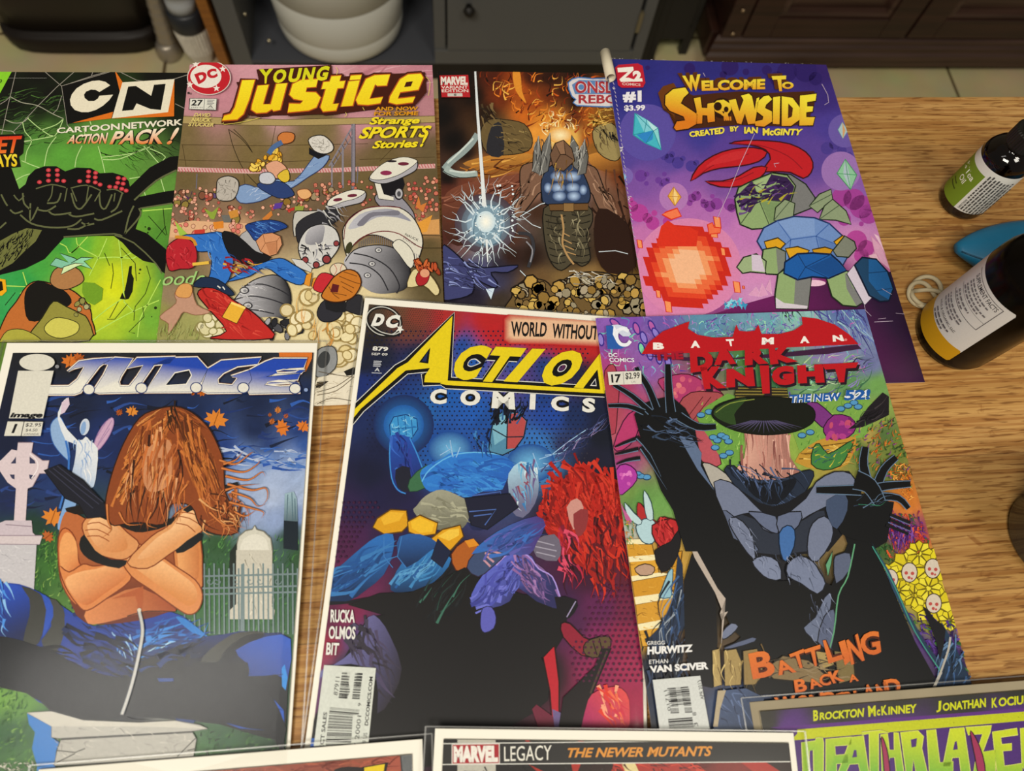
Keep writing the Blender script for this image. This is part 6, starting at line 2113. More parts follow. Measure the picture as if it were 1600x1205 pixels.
for x, y in ((450, 288), (712, 281), (985, 279), (1220, 280), (1478, 284)):
    c.ell(x, y, 31, 28, '2c3c74')
    c.ell(x, y, 26, 23, 'e4e2da')
c.ell(292, 174, 10, 9, '8a8c94')
c.ell(1532, 290, 10, 9, '8aa0d0')
c.P('publisher_logo')
c.ell(192, 153, 88, 42, 'dcdad0', n=40)
c.poly('98,195 275,195 222,432 52,432', 'dcdad0')
c.text('image', '62,404 224,402 216,438 54,436', '15151a', 0.05, 0.15)
c.P('issue_box')
c.poly('46,448 222,450 210,520 28,520', 'dcdad0')
c.line('50,446 222,448', 4, '26262c')
c.line('128,449 113,520', 4, '26262c')
c.text('1', '76,460 96,460 84,506 64,506', '17171a', 0.03, 0.1)
c.text('$2.95', '138,456 216,456 210,476 132,476', '26262a', 0.01)
c.text('$4.50', '138,484 196,484 192,500 134,500', '2c2c30', 0.0)
c.text('CANADA', '128,506 202,506 200,515 126,515', '2c2c30', 0.0)
c.finish((0.002, 0.003, 0.0052, 0.0012))

# ---------------------------------------------------------------- red banner and yellow title, in the middle
c = Comic('ac', 'white bordered comic book with red banner and tall yellow title, middle of near row', (0.0030, 0.003, 0.002, 0.0047), (0, 0, 0, 0))
c.base('585,480,4a3c30 620,490,6a4634 650,495,843c30 700,495,a82c2c 760,500,b42426 850,505,b82226 930,515,b8262a 790,500,b42426 820,502,b42426 880,506,b42426 920,508,b42426 790,535,b42426 840,537,b42426 880,540,b42426 920,543,b42426 590,515,3a332e 640,515,6a3a30 700,520,a02828 770,518,b42024  585,530,201e22 '
       '570,570,1a2034 600,560,1c2238 650,555,182444 620,600,1c2e6c 570,600,1a2c70 640,570,1a2a60 570,640,1c2a5a 600,650,1a2650 720,540,1c4a9c 740,560,1c58b0 800,560,1a4a9c 850,570,1c3c80 900,580,1a2444 930,590,161c30 '
       '620,630,1e4a90 650,640,2068b4 640,620,1c3c84 700,620,1c58ae 740,640,1e58b4 760,660,1c4c9c 850,620,1c3c84 860,650,2046a0 900,650,1a2c5a 930,640,161e38 940,680,141826 600,700,181e40 580,740,141834 590,780,1c1a40 560,800,281a44 '
       '690,690,1c4a9c 690,720,2058a8 840,700,3070c0 850,720,4a90d0 880,700,28305c 920,720,1c1c30 900,760,181624 950,760,16141e 940,800,241620 545,850,4a1a44 560,840,401a48 550,900,6a2050 530,930,5a1c44 545,960,7a2048 590,840,301c44 '
       '620,770,1c1a3c 640,800,201c44 870,800,281828 960,850,3a1428 980,900,5a1a30 980,950,6a1c40 970,1000,8a2048 985,1050,9a2450 980,1100,9a2048 940,950,5c1c50 930,1000,7a2058 940,1050,8a2050 900,980,4a1c48 880,950,3a1a44 920,900,3c1430 '
       '515,960,5a1a40 510,1010,8a1c3c 495,1040,8a2048 500,1060,5a3a6a 560,1000,54407a 540,1040,3c3450 590,1000,2c2838 600,1100,221f24 700,1000,17161a 800,1000,151418 750,1100,19181c 850,1050,18161a 650,950,17171a 620,1060,1c1a1e 700,900,1a1a20', soft=9, noise=0.03, nseed=7)
c.V(470, 450, 3.172)
rnd = random.Random(12)
c.dots([(335 + 11 * i + (5 if j % 2 else 0), 75 + 9.5 * j + i * 0.9, 2.4) for i in range(34) for j in range(15)], '2e2620', 6)
c.layer -= 1
c.dots([(330 + 24 * i + (12 if j % 2 else 0), 215 + j * 22, 4.6) for i in range(46) for j in range(32) if not (i > 14 and j > 26)], '141a3a', 8)
c.dots([(860 + 26 * i + (13 if j % 2 else 0), 700 + j * 24, 3.6) for i in range(22) for j in range(16)], '34323e', 8)
# glowing ball, blue columns and folds
for r, k, k2 in ((150, '1c3c84', '2470c0'), (100, '2064b4', '3c98dc')):
    c.ell(510, 680, r, r, '1a2a5c' if r == 150 else '1e58a8', n=30, c2=k2)
c.outl('440,680 460,640 520,628 575,650 580,700 550,745 490,755 445,735', '0e3470', '3a92d4', 5)
c.lines(['480,640 490,745', '515,632 525,750', '548,640 555,735', '450,700 575,690'], 4, '1a5494')
c.strokes('450,640 575,640 560,740 460,740', 24, (20, 50), (3, 9), ['8ac8ec', '2470b8', '58acdf'], 131, 20, 60)
c.grad('448,730 540,740 570,800 600,900 560,950 520,1020 470,1000 448,930 440,820', '2450b0', '1e2468', (450, 740), (520, 1000), sm=2)
c.line('448,730 440,820 450,940 480,1000 520,1020', 6, '3a8ad8', sm=3)
c.line('540,745 575,820 605,900', 6, '3a8ad8', sm=3)
c.strokes('460,760 560,760 580,900 480,980', 20, (50, 130), (6, 20), ['1a2a70', '3462c0', '2a3c94'], 132, 75, 15)
c.poly('470,900 540,890 540,1010 480,990', '1e2030', 2)
c.outl('540,950 620,880 700,880 680,920 620,990 540,1010', '1a3a2c', '3a6a4a', 4, sm=2)
for x, y, r in ((740, 800, 110), (1140, 870, 120)):
    c.ell(x, y, r, r * 0.8, '1c4a98', n=26, c2='6cb4e4')
c.grad('600,900 700,845 760,815 900,820 1000,830 1060,880 1100,960 1060,1020 980,1080 900,1120 830,1050 740,1000 640,1010 600,960', '2f7cd4', '2456b4', (760, 820), (960, 1080), sm=3)
c.strokes('640,890 1000,850 1040,960 900,1080 660,990', 60, (60, 180), (8, 26), ['3480d4', '2a68c4', '245ab0', '3e8cdc'], 133, 15, 25)
c.line('600,960 640,900 740,835 860,815 1000,828', 6, '64b4ec', sm=3)
c.grad('830,1050 900,1010 1000,1000 1040,900 1040,1040 1000,1120 930,1190 850,1200 820,1130', '2a3468', '1a1e3c', (850, 1020), (1000, 1160), sm=2)
c.lines(['850,1030 990,1010 1000,1080 930,1130', '840,1080 960,1060 970,1110', '840,1120 930,1100 900,1170'], 5, '4468b8')
c.grad('1030,920 1090,860 1160,890 1180,980 1160,1070 1100,1140 1040,1100 1030,1000', 'a8cfe8', '6a6a8c', (1080, 870), (1130, 1060), sm=2)
c.strokes('1040,880 1170,900 1150,1100 1050,1090', 30, (40, 110), (6, 16), ['6ab0dc', 'cfe4f0', '6a5a8c', '8a4a60', '3a7ab8'], 134, 75, 20)
c.grad('575,1080 620,1030 700,1000 800,1040 838,1070 830,1150 780,1200 640,1190 560,1110', '9a9a88', '6a6a5c', (700, 1010), (720, 1200), sm=3)
c.strokes('600,1060 820,1060 800,1190 620,1150', 30, (40, 120), (8, 22), ['a8a892', '7c7c6a', '8e8e7c'], 135, 15, 20)
# warm-lit pale block at the top
c.outl('945,700 960,640 1010,610 1080,620 1120,660 1105,740 1060,800 1000,830 930,810', '0e1424', '4f86a8', 6)
c.poly('1030,625 1080,622 1116,662 1102,738 1060,795 1020,800', 'b04a4c')
c.poly('950,700 965,650 1025,625 1020,740 960,780', '78b0c8')
c.lines(['1025,625 1020,800', '950,700 1020,740 1102,738'], 6, '1c2434')
c.strokes('930,560 1120,580 1110,640 950,650', 50, (40, 90), (8, 20), ['0c0c12', '16182a', '101626', '2a5a94'], 136, -75, 25)
c.strokes('870,720 950,740 930,830 860,800', 18, (40, 90), (6, 14), ['1c4a98', '0e1a3c', '3a7ac0'], 137, 70, 20)
c.lines(['720,780 750,830 740,760', '690,830 740,800', '740,755 755,840', '790,790 770,840', '1180,850 1240,830 1330,760 1420,700', '1210,830 1290,820 1390,740', '1150,820 1180,900 1230,880', '1200,870 1260,880'], 4, '9cc4ec')
c.strokes('1200,880 1350,760 1500,640 1510,680 1330,820 1230,900', 40, (40, 120), (3, 8), ['5a6aa0', '8a7aa8', '2c3058', '3c4478'], 138, -35, 14)
# red plumes
c.V(470, 450, 3.172)
c.poly('1215,1210 1225,1100 1260,1000 1330,930 1440,915 1560,950 1586,1000 1590,1250 1500,1300 1300,1260', '9a1c18', 3)
c.V(460, 800, 2.857)
c.poly('1140,60 1150,-60 1200,-140 1440,-130 1475,0 1440,160 1380,330 1290,250 1200,200', '9a1c18', 3)
c.V(470, 450, 3.172)
c.strokes('1210,1080 1260,980 1400,900 1560,960 1586,1200 1220,1205', 150, (70, 220), (8, 26), ['b8241c', 'c83226', '9a1e1a', 'ac221a', '801818', 'cc3828'], 139, 55, 28, 0.35)
c.V(460, 800, 2.857)
c.strokes('1130,-140 1440,-120 1470,0 1420,200 1330,250 1200,150', 150, (70, 200), (8, 24), ['b8241c', 'c83226', '9a1e1a', 'ac221a', '801818', 'cc3828'], 140, 75, 26, 0.35)
c.strokes('1280,120 1470,-20 1480,260 1400,380 1330,340', 60, (60, 160), (8, 22), ['a01e1c', 'c8301e', '3a1018', '5a1420'], 141, 80, 25, 0.3)
c.poly('1215,-20 1260,-60 1290,-20 1275,50 1245,80', 'c89088', 2)
c.poly('1245,10 1310,-10 1300,80 1260,110', '8a3438', 2)
c.strokes('1180,100 1260,120 1260,330 1180,330', 30, (50, 120), (8, 22), ['b02440', '7a1830', 'd84a6a', '3a1020'], 142, 70, 25, 0.3)
c.poly('1070,130 1160,100 1190,160 1170,220 1080,200', '6a6478', 2)
c.lines(['1080,130 1160,150', '1075,155 1170,175', '1080,180 1165,200'], 5, 'a09cb0')
# yellow blocks
YB = 'dca31c'
c.outl('350,70 370,30 430,-10 500,-5 510,60 480,90 400,100', '5a3c08', 'd49a1c', 6)
c.outl('505,45 560,15 640,50 630,100 560,110 510,90', '5a3c08', YB, 6)
c.outl('610,120 660,80 740,60 755,110 700,170 680,185 620,160', '5a3c08', 'd89c1a', 6)
c.poly('520,45 560,25 625,52 615,90 560,95 525,75', 'e8b82c')
c.poly('640,110 690,80 735,75 735,105 690,130', 'eac044')
c.poly('385,30 430,0 490,5 470,40 400,60', 'e4b030')
c.outl('700,190 760,130 820,140 800,200 760,260 720,260', '4a1c10', 'a85a20', 5, sm=2)
c.poly('760,130 800,120 825,150 780,160', 'd88a24')
# blue rollers
c.grad('155,290 220,230 300,160 370,110 440,100 440,180 400,280 320,350 240,400 140,400', '2a6ab8', '142c54', (330, 130), (300, 360), sm=2)
c.strokes('180,290 420,120 400,260 230,380', 34, (80, 200), (8, 24), ['2a66ac', '1e5094', '3676b8', '1a427c'], 143, -35, 10)
c.grad('440,300 480,230 560,170 640,170 700,210 660,280 580,340 480,360 430,350', '2f78c0', '143058', (560, 180), (560, 360), sm=2)
c.strokes('450,300 580,190 660,200 560,320', 30, (60, 160), (6, 20), ['4a8cc4', '245a9c', '3a80bc', '5a9cd0'], 144, -40, 10)
c.grad('460,180 470,110 560,100 640,140 600,180 500,250', '28589c', '16284c', (520, 110), (520, 240), sm=2)
c.lines(['400,110 400,200 440,250', '480,110 460,200 500,250', '150,300 260,260'], 4, '3a78c0')
c.outl('640,120 700,180 660,250 610,210', '0c1020', '18203c', 3)
# sharp-edged black mass with violet edge light
c.poly('80,310 110,300 160,400 230,400 330,380 250,410 120,420', '14161e')
c.outl('240,415 380,365 520,360 640,310 760,250 830,300 900,330 1020,370 1160,380 1215,440 1210,540 1160,620 1100,650 1140,740 1130,840 1060,900 900,990 700,1120 300,1180 60,1180 60,1000 150,780 330,470 400,460', '101014', '151417', 4)
c.grad('100,760 180,680 260,620 330,470 380,480 430,560 480,700 440,820 370,900 360,700 140,690', '6a68a0', '2c2834', (200, 660), (440, 760), sm=2)
c.strokes('230,640 340,500 420,600 470,740 380,860 370,700', 30, (80, 180), (10, 30), ['3c3648', '322d3a', '4a4260', '403a50'], 145, 60, 20)
c.strokes('560,340 760,260 740,420 620,440', 26, (80, 180), (5, 14), ['24443c', '1c2024', '3a6a5c', '10141a'], 146, -60, 15)
c.grad('790,370 850,270 940,190 1000,180 1060,200 1090,260 1150,290 1180,370 1210,440 1080,400 1000,340 960,400 880,430 800,420', '5a64c8', '2c2c5c', (860, 260), (1000, 400), sm=2)
c.strokes('800,370 940,200 1050,210 1000,330 880,420', 50, (50, 140), (8, 22), ['5a64c4', '3a3f94', '4a50b0', '6a70d0', '343880'], 147, -50, 25)
c.strokes('1000,200 1090,250 1200,400 1080,390 1010,310', 40, (50, 130), (6, 16), ['8a64a4', '5a4680', 'a078b4', '463a68', '7a5a90'], 148, 50, 20)
c.line('900,240 960,185 1040,195 1090,255 1150,290 1185,380', 6, 'a890e0', sm=3)
c.outl('830,480 840,430 880,425 900,470 890,520 850,540 832,520', '1a1a38', '5a5cb8', 4, sm=2)
c.poly('1160,380 1260,395 1250,450 1200,480', '16141a', 2)
c.line('1215,470 1255,400', 5, '9a90b8')
c.outl('770,250 800,190 860,170 910,160 950,180 880,250 820,290', '2a1c30', '3a4a70', 4, sm=2)
c.lines(['850,185 900,200', '860,200 890,225', '870,170 925,190', '845,215 875,245'], 9, 'c090a0')
c.grad('790,190 860,120 960,60 1080,20 1120,60 1080,140 1050,190 960,190 880,170', '3468b8', '4a3a80', (880, 120), (1080, 120), sm=2)
c.strokes('830,170 960,80 1100,40 1060,170 900,180', 34, (60, 150), (6, 20), ['3a6cc0', '34509c', '5a5cb0', '2c4080'], 149, -30, 15)
c.outl('760,-60 960,-80 1000,-20 860,80 790,60', '101424', '1c1e34', 5)
c.lines(['780,0 900,-10 850,60', '800,20 880,10'], 5, '4a68b0')
# red ribbons and boards at the lower right
c.outl('1190,500 1230,500 1290,560 1350,590 1340,640 1280,640 1200,560', '1a0408', '8a1c34', 5, sm=2)
c.outl('1110,650 1160,600 1180,760 1180,900 1150,940 1140,800', '2a0408', 'b42030', 5)
c.poly('1060,880 1080,860 1190,940 1230,1000 1100,1000', '6a2038')
c.poly('1150,880 1240,920 1240,960 1160,960', '6a5a8c')
c.outl('1290,600 1320,570 1400,555 1410,600 1360,650 1300,640', '100c08', '5a4830', 5, sm=2)
c.lines(['1330,575 1350,640', '1360,565 1375,630'], 5, '1c140c')
c.outl('1370,610 1412,610 1330,810 1280,960 1180,960 1200,830 1340,690', '08060a', '191418', 4)
c.line('1395,620 1320,810', 8, '4a3a30')
c.grad('1280,960 1310,840 1350,800 1430,780 1480,810 1495,880 1470,1000 1270,1000', 'd84a4c', 'a02460', (1450, 800), (1320, 960), sm=2)
c.strokes('1360,800 1470,800 1480,950 1400,950', 24, (40, 110), (8, 22), ['e86a48', 'd8382c', 'f0a080', 'c83048'], 150, 60, 20)
c.V(460, 800, 2.857)
c.dots([(1200 + 26 * i + (13 if j % 2 else 0) + j * 3, 330 + j * 25, 6.0) for i in range(15) for j in range(18) if i + j * 0.55 > 6], '4a1638', 8)
c.dots([(170 + 24 * i + (12 if j % 2 else 0), -40 + j * 22, 6.0) for i in range(9) for j in range(13) if i < 9 - j * .6], '3a1638', 8)
c.poly('60,1010 95,1010 90,1060 50,1060', '2a5ab0')
# lettering
c.P('title_lettering').V(470, 450, 3.172)
for k in range(9):
    t = k / 8
    g = 30 * (1 - t) ** 1.2
    col_ = tuple(a + (b_ - a) * t for a, b_ in zip(lin('b82428'), lin('e2b896')))
    c.poly([(1034 - g, 178 - g * .8), (1060 - g, 160 - g), (1250, 166 - g), (1490, 180 - g), (1490, 268 + g), (1250, 256 + g), (1060 - g, 252 + g), (1034 - g, 240 + g * .8)], col_)
c.text('WORLD', '1042,168 1222,174 1214,246 1042,244', '141214', 0.03)
c.text('WITHOUT', '1248,178 1476,190 1470,262 1242,252', '141214', 0.03)
A_ = '752,142 727,474 612,470 616,438 640,400 520,412 300,600 226,692 240,630 480,400 530,372'
AH = '642,298 586,372 632,378'
BAR = '690,476 727,462 1504,508 1504,526 720,484'
LT = (('C', '800,284 958,290 860,462 732,456', ), ('T', '966,294 1118,302 1000,472 850,464'), ('I', '1146,304 1212,306 1074,470 1004,466'), ('O', '1260,308 1432,318 1326,492 1158,482'), ('N', '1482,326 1650,336 1520,512 1352,496'))
c.line(A_, 44, 'd8d8d4', True)
c.poly(A_, 'd8d8d4')
c.line(BAR, 40, 'd8d8d4', True)
for ch, q in LT:
    c.layer -= 1 if ch != 'C' else 0
    c.text(ch, q, 'd8d8d4', 0.16)
c.line(A_, 36, '0d0d0f', True)
c.line(BAR, 32, '0d0d0f', True)
for ch, q in LT:
    c.layer -= 1 if ch != 'C' else 0
    c.text(ch, q, '0d0d0f', 0.14)
c.poly(A_, 'e3cc1c', holes=[AH])
c.poly(AH, '0d0d0f')
c.poly('630,318 600,366 622,368', '1c2858')
c.poly(BAR, 'e3cc1c')
for ch, q in LT:
    c.layer -= 1 if ch != 'C' else 0
    c.text(ch, q, 'e3cc1c', 0.055)
CM = (('C', '642,505 724,503 722,578 640,580'), ('O', '792,508 892,509 888,587 788,585'), ('M', '952,516 1056,520 1062,606 944,598'), ('I', '1136,528 1164,529 1160,606 1132,605'), ('C', '1240,536 1328,542 1326,616 1238,612'), ('S', '1396,546 1460,550 1456,622 1392,618'))
for ch, q in CM:
    c.text(ch, q, '0d0d0f', 0.14)
    c.layer -= 1
c.layer += 1
for ch, q in CM:
    c.text(ch, q, 'e2e2de', 0.05)
    c.layer -= 1
c.layer += 1
c.P('publisher_logo')
c.line([(410 + 84 * math.cos(t / 20 * 6.28), 168 + 70 * math.sin(t / 20 * 6.28) + 0.12 * 84 * math.cos(t / 20 * 6.28)) for t in range(20)], 16, '17181a', True, 2)
c.line([(410 + 84 * math.cos(t / 20 * 6.28), 168 + 70 * math.sin(t / 20 * 6.28) + 0.12 * 84 * math.cos(t / 20 * 6.28)) for t in range(20)], 5, 'c8c8c4', True, 2)
c.line('345,180 400,225 460,240 500,222', 14, '17181a', sm=3)
c.line('350,190 400,222 460,234 496,220', 5, 'c8c8c4', sm=3)
for k, w_, b_ in (('17181a', 0, 0.12), ('e6e6e2', 0, 0.07)):
    c.text('D', '372,132 424,132 404,196 348,190', k, b_)
    c.text('C', '436,138 498,136 474,204 412,198', k, b_)
star(c, 492, 208, 22, 'e6e6e2', -60)
c.P('issue_box')
c.text('879', '358,292 435,296 432,318 355,314', 'e2e2de', 0.04)
c.text('SEP 09', '352,324 432,328 430,339 350,336', 'd8d8d8', 0.015)
for k in range(4):
    c.line([(362 - k * 1.0, 366 + k * 8), (402 - k * 1.0 - (k % 2) * 4, 368 + k * 8)], 4.5, 'b4b8c4')
c.text('A', '368,398 394,400 392,418 366,416', 'c8ccd4', 0.02)
c.line('352,424 402,426', 4, 'b4b8c4')
c.P('creator_credits').V(460, 800, 2.857)
for s, q in (('RUCKA', '164,436 272,438 270,496 162,494'), ('OLMOS', '156,510 276,512 272,570 154,568'), ('BIT', '146,584 202,586 196,640 142,638')):
    c.text(s, q, 'e4e2e0', 0.03)
c.P('barcode')
c.poly('134,684 365,697 330,1045 88,1045', 'cfd4ce')
c.text('87911', '176,816 186,736 206,738 194,820', '1c1c1e', 0.0)
c.bars('210,716 306,720 292,840 196,834', 2, '1c1c1e', 1)
c.V(460, 800, 2.857)


def stripes(c, quad, n, seed):
    """bars lying across a turned bar code"""
    rnd = random.Random(seed)
    a = [np.array(p) for p in pp(quad)]
    ws = [rnd.choice((1, 1, 2, 3)) for _ in range(2 * n)]
    t, T_ = 0, sum(ws)
    for i, w_ in enumerate(ws):
        if i % 2 == 0:
            f0, f1 = t / T_, (t + w_) / T_
            c.poly([tuple(a[0] + (a[3] - a[0]) * f0), tuple(a[1] + (a[2] - a[1]) * f0), tuple(a[1] + (a[2] - a[1]) * f1), tuple(a[0] + (a[3] - a[0]) * f1)], '1c1c1e')
            c.layer -= 1
        t += w_
    c.layer += 1


c.poly('206,712 310,716 296,845 194,838', 'cfd4ce')
stripes(c, '214,716 306,720 288,838 198,832', 18, 3)
c.poly('236,716 282,718 262,838 236,836 250,800', 'cfd4ce')
c.layer -= 1
stripes(c, '214,716 250,718 234,836 198,832', 18, 3)
stripes(c, '272,720 306,722 292,838 258,836', 18, 3)
stripes(c, '160,872 292,884 268,1050 140,1050', 26, 4)
c.text('DIRECT SALES', '106,1110 132,893 148,894 126,1110', '2a2a2c', 0.02)
c.text('DCCOMICS.COM', '314,952 336,735 352,736 330,954', '1c1c1e', 0.03)
c.text('9', '284,866 286,852 300,854 298,868', '1c1c1e', 0.0)
c.poly('262,905 302,905 296,1050 254,1050', 'cfd4ce')
c.text('7 20001', '266,1050 282,908 300,910 286,1050', '2a2a2c', 0.0)
c.text('2.99 US', '300,1060 310,985 326,986 318,1060', '2a2a2c', 0.0)
c.finish((0.0012, 0.002, 0.002, 0.0006))

# ---------------------------------------------------------------- red winged title, at the right
c = Comic('dk', 'unsleeved comic book with red winged title and dark trees, right of the near row')
c.base('940,500,8a5cb4 980,500,7a4cae 1030,505,6a58a8 1100,505,5a8aa8 1180,500,6a9ab0 1260,495,8ab8b8 1320,490,5a70a8 1345,490,5a68a4 945,530,7a4ca4 1000,540,8a5aa8 1340,530,7a8ab0 1360,570,6a70a0 1300,560,8a7ab0 '
       '950,570,a04080 960,600,a83a5c 1020,570,8a5aa8 1060,590,8a4c78 1100,560,5a6a48 1170,560,4a7a40 1200,590,3a6a44 1270,590,6a9a6a 1330,600,5a8a54 1370,600,6a9a50 950,650,a84a5c 960,680,b05468 1000,660,a83a68 1090,640,6a9a4a '
       '1110,670,74a44c 1130,700,7ab04c 1080,610,a85a70 1060,630,9a4a60 1290,640,7a9a40 1330,650,6a9a48 1370,650,8aa04c 1360,680,a8924a 1260,690,8aa848 1300,700,b0903c 1340,700,5a7a3c 1380,680,4a6a3a 1400,700,6a7c34 '
       '970,700,8a3a58 970,740,a83a90 985,770,6a8c44 1000,780,5a8a44 980,800,5a8448 1030,790,6a9a50 985,830,a8b0a8 1010,850,b08a3c 1030,880,c89a3c 1000,900,c8962c 1000,940,d0a23c 1020,960,cc9c34 1010,990,c8982c 1390,740,5a7038 1410,760,b8702c '
       '1415,790,c8762c 1400,830,8a2c5c 1430,850,b8402c 1420,830,6a2c6c 1380,860,3a5a30 1420,900,c8b82c 1440,880,c8b42c 1460,930,c8b430 1450,980,8a8a2c 1440,1000,4a3070 1470,1010,4a2c70 1480,1040,3a3050 1500,1080,3a2850 '
       '1100,800,17181c 1200,900,1a1c24 1100,950,121214 1300,950,151519 1200,1050,141417 1150,1120,3a4a6a 1170,1110,3a4a70 1040,1000,1a2438 1030,1100,202a40 1050,1130,22262c 1500,1120,302848 1300,1120,141418 1020,1040,1c2434', soft=9, noise=0.05, nseed=8)
c.V(910, 480, 3.137)
# many-coloured growth
PS = ['6a4aa8', '8a6ac0', '4a8ab0', '6ac0b8', 'a85cae', '5a3a98', 'c078b8', '7ab4d0', '9ad0b0']
c.strokes('70,60 1350,10 1440,330 1290,360 1000,440 300,330 120,300', 330, (20, 70), (3, 9), PS, 201, 40, 90, 0.6)
c.strokes('520,75 1080,40 1060,130 900,170 560,150', 150, (12, 40), (2, 6), ['6a5ab0', '5ac0b0', 'b07ac8', '3a4a98', '9ad8c0', '8a9ad8'], 202, 40, 90, 0.8)
c.strokes('1080,20 1360,5 1430,200 1340,190 1200,80', 60, (60, 170), (3, 9), ['5a6ab0', '8aaad0', '4a4a98', '9ac0c8', '3a3a78'], 203, 60, 14)
c.strokes('1080,220 1420,220 1440,340 1300,420 1080,420', 70, (30, 110), (3, 10), ['7ab07a', 'a8c890', '5a4a98', '8a7ac0', '3a6a4a', 'c0d8b0', '2c2c4a'], 204, -35, 40)
c.strokes('960,30 1060,20 1100,50 1010,80', 14, (30, 80), (4, 10), ['1a1c1c', '8ad0b0', '2c4a44'], 205, 60, 20)
for x, y, a in ((265, 105, 70), (340, 95, 65), (360, 130, 60), (160, 80, 40), (300, 150, 70), (290, 205, 75), (330, 230, 80), (375, 250, 80), (420, 270, 80), (90, 160, 80)):
    c.ell(x, y, 34, 17, '3a2a88', a)
    c.ell(x, y, 26, 11, ('8a7ad0', 'b05ca8', '7ad0a8')[int(x) % 3], a)
# pink toadstools and meadow
c.outl('370,370 420,340 520,330 620,380 690,430 660,470 560,500 460,470', '4a1424', 'a8386a', 5, sm=3)
c.blobs('390,345 620,345 660,420 440,440', 22, (8, 20), ['c85a74', 'd87a7c', 'b8486c'], 206, (0.6, 1))
c.outl('470,480 530,420 620,415 690,430 650,500 590,600 530,620 500,560', '3a1018', 'a04a50', 5, sm=2)
c.lines(['500,560 590,440', '515,590 630,440', '530,610 660,450'], 4, '5a1c24')
c.outl('110,310 150,280 170,330 180,400 170,520 160,620 120,600 105,420', '3a1018', 'a43e50', 4, sm=2)
c.outl('150,690 200,560 250,510 290,530 260,640 200,700', '3a1030', 'b0386a', 5, sm=2)
c.outl('540,600 600,590 650,680 680,770 620,780 560,720', '3a1018', 'b0505c', 5, sm=2)
c.poly('650,460 760,440 780,780 700,770 620,640 560,540', '6a9a42', 2)
c.poly('1040,480 1280,440 1440,480 1380,640 1240,640 1060,700', '74a048', 2)
c.strokes('560,470 760,450 780,780 680,770', 70, (10, 30), (3, 7), ['5a8a34', '8ab854', '4a7a30', 'a0c868'], 207, -70, 40)
c.strokes('1060,500 1300,450 1440,500 1380,640 1060,700', 90, (10, 34), (3, 7), ['5a8a34', '8ab04c', '4a7a30', 'a8b858'], 208, -70, 40)
SB = [(580, 530), (620, 515), (640, 640), (680, 630), (700, 640), (715, 660), (650, 690), (690, 730), (720, 715), (660, 655), (1265, 500), (1300, 485), (1350, 490), (1330, 470), (1075, 630), (1115, 615), (285, 830), (315, 835), (270, 820)]
for x, y in SB:
    c.layer -= 2 if x != 580 else 0
    c.ell(x, y, 22, 15, '1c3a5c')
    c.ell(x, y - 1, 18, 11, '5090c0')
c.layer += 1
c.outl('165,800 210,770 260,800 265,850 220,900 175,920', '3a1038', 'a8389c', 5, sm=2)
c.blobs('175,790 260,800 240,880 180,900', 8, (7, 14), ['c85ab0', 'd87ac0'], 209, (0.6, 1))
c.poly('1110,680 1200,640 1340,640 1300,770 1180,800 1040,760', 'b88c34', 2)
c.lines(['1120,690 1330,660', '1080,720 1320,700', '1060,745 1310,735', '1120,770 1290,765'], 5, '6a4a14')
c.strokes('1060,700 1320,660 1300,780 1100,780', 30, (30, 100), (3, 8), ['d0a84a', '8a6420', 'e0bc60'], 210, -6, 8)
c.outl('1130,690 1160,670 1200,720 1260,690 1330,650 1300,720 1260,780 1180,800 1120,770', '142a14', '3f7a3c', 5, sm=2)
c.strokes('1120,690 1300,690 1240,790 1140,780', 20, (20, 50), (3, 8), ['8aa83c', '2a4a4a', 'c8b83c', '2c5a70'], 211, -20, 40)
c.outl('1085,480 1150,470 1220,530 1270,560 1200,600 1140,560', '2a0c2c', '74327c', 5, sm=2)
c.outl('1180,590 1230,530 1310,540 1340,590 1300,640 1220,650 1190,630', '2a0c2c', '84287a', 5, sm=2)
c.blobs('1190,560 1330,550 1310,640 1200,640', 14, (10, 24), ['a83a84', '6a1c60', 'b84a6c'], 212, (0.4, 0.9))
c.poly('1300,600 1350,560 1400,490 1470,420 1500,440 1500,530 1440,560 1370,590', '1c181e')
c.strokes('1330,580 1480,450 1500,520 1400,570', 12, (60, 120), (4, 9), ['3a3438', '0e0c10'], 213, -35, 12)
c.strokes('1380,560 1530,540 1640,800 1600,900 1460,800 1330,760 1300,700', 200, (14, 36), (4, 10), ['4a6a30', '38542a', '6a8a3c', '2c4424', 'c8782c', 'b85c1e', '7a3a7c'], 214, -60, 50)
c.strokes('1500,760 1600,780 1620,960 1540,900', 70, (12, 34), (4, 10), ['d8862c', 'c86a1e', 'e8a850', '8a4414'], 215, 30, 70)
c.V(960, 800, 2.7586)
c.strokes('1160,0 1310,0 1380,170 1180,200', 150, (12, 34), (4, 10), ['c0342c', '6a2c7c', '8a2c4c', 'd8582c', '4a2464', '3a5a30'], 216, 70, 50)
c.strokes('1180,70 1270,50 1290,150 1200,150', 40, (40, 90), (4, 8), ['5a2a84', '7a4aa0', '3c1a60'], 217, 80, 25)
c.strokes('1090,140 1200,150 1260,480 1200,420', 60, (12, 34), (4, 9), ['2c5a2c', '3a6a34', '1c3c20'], 218, 70, 40)
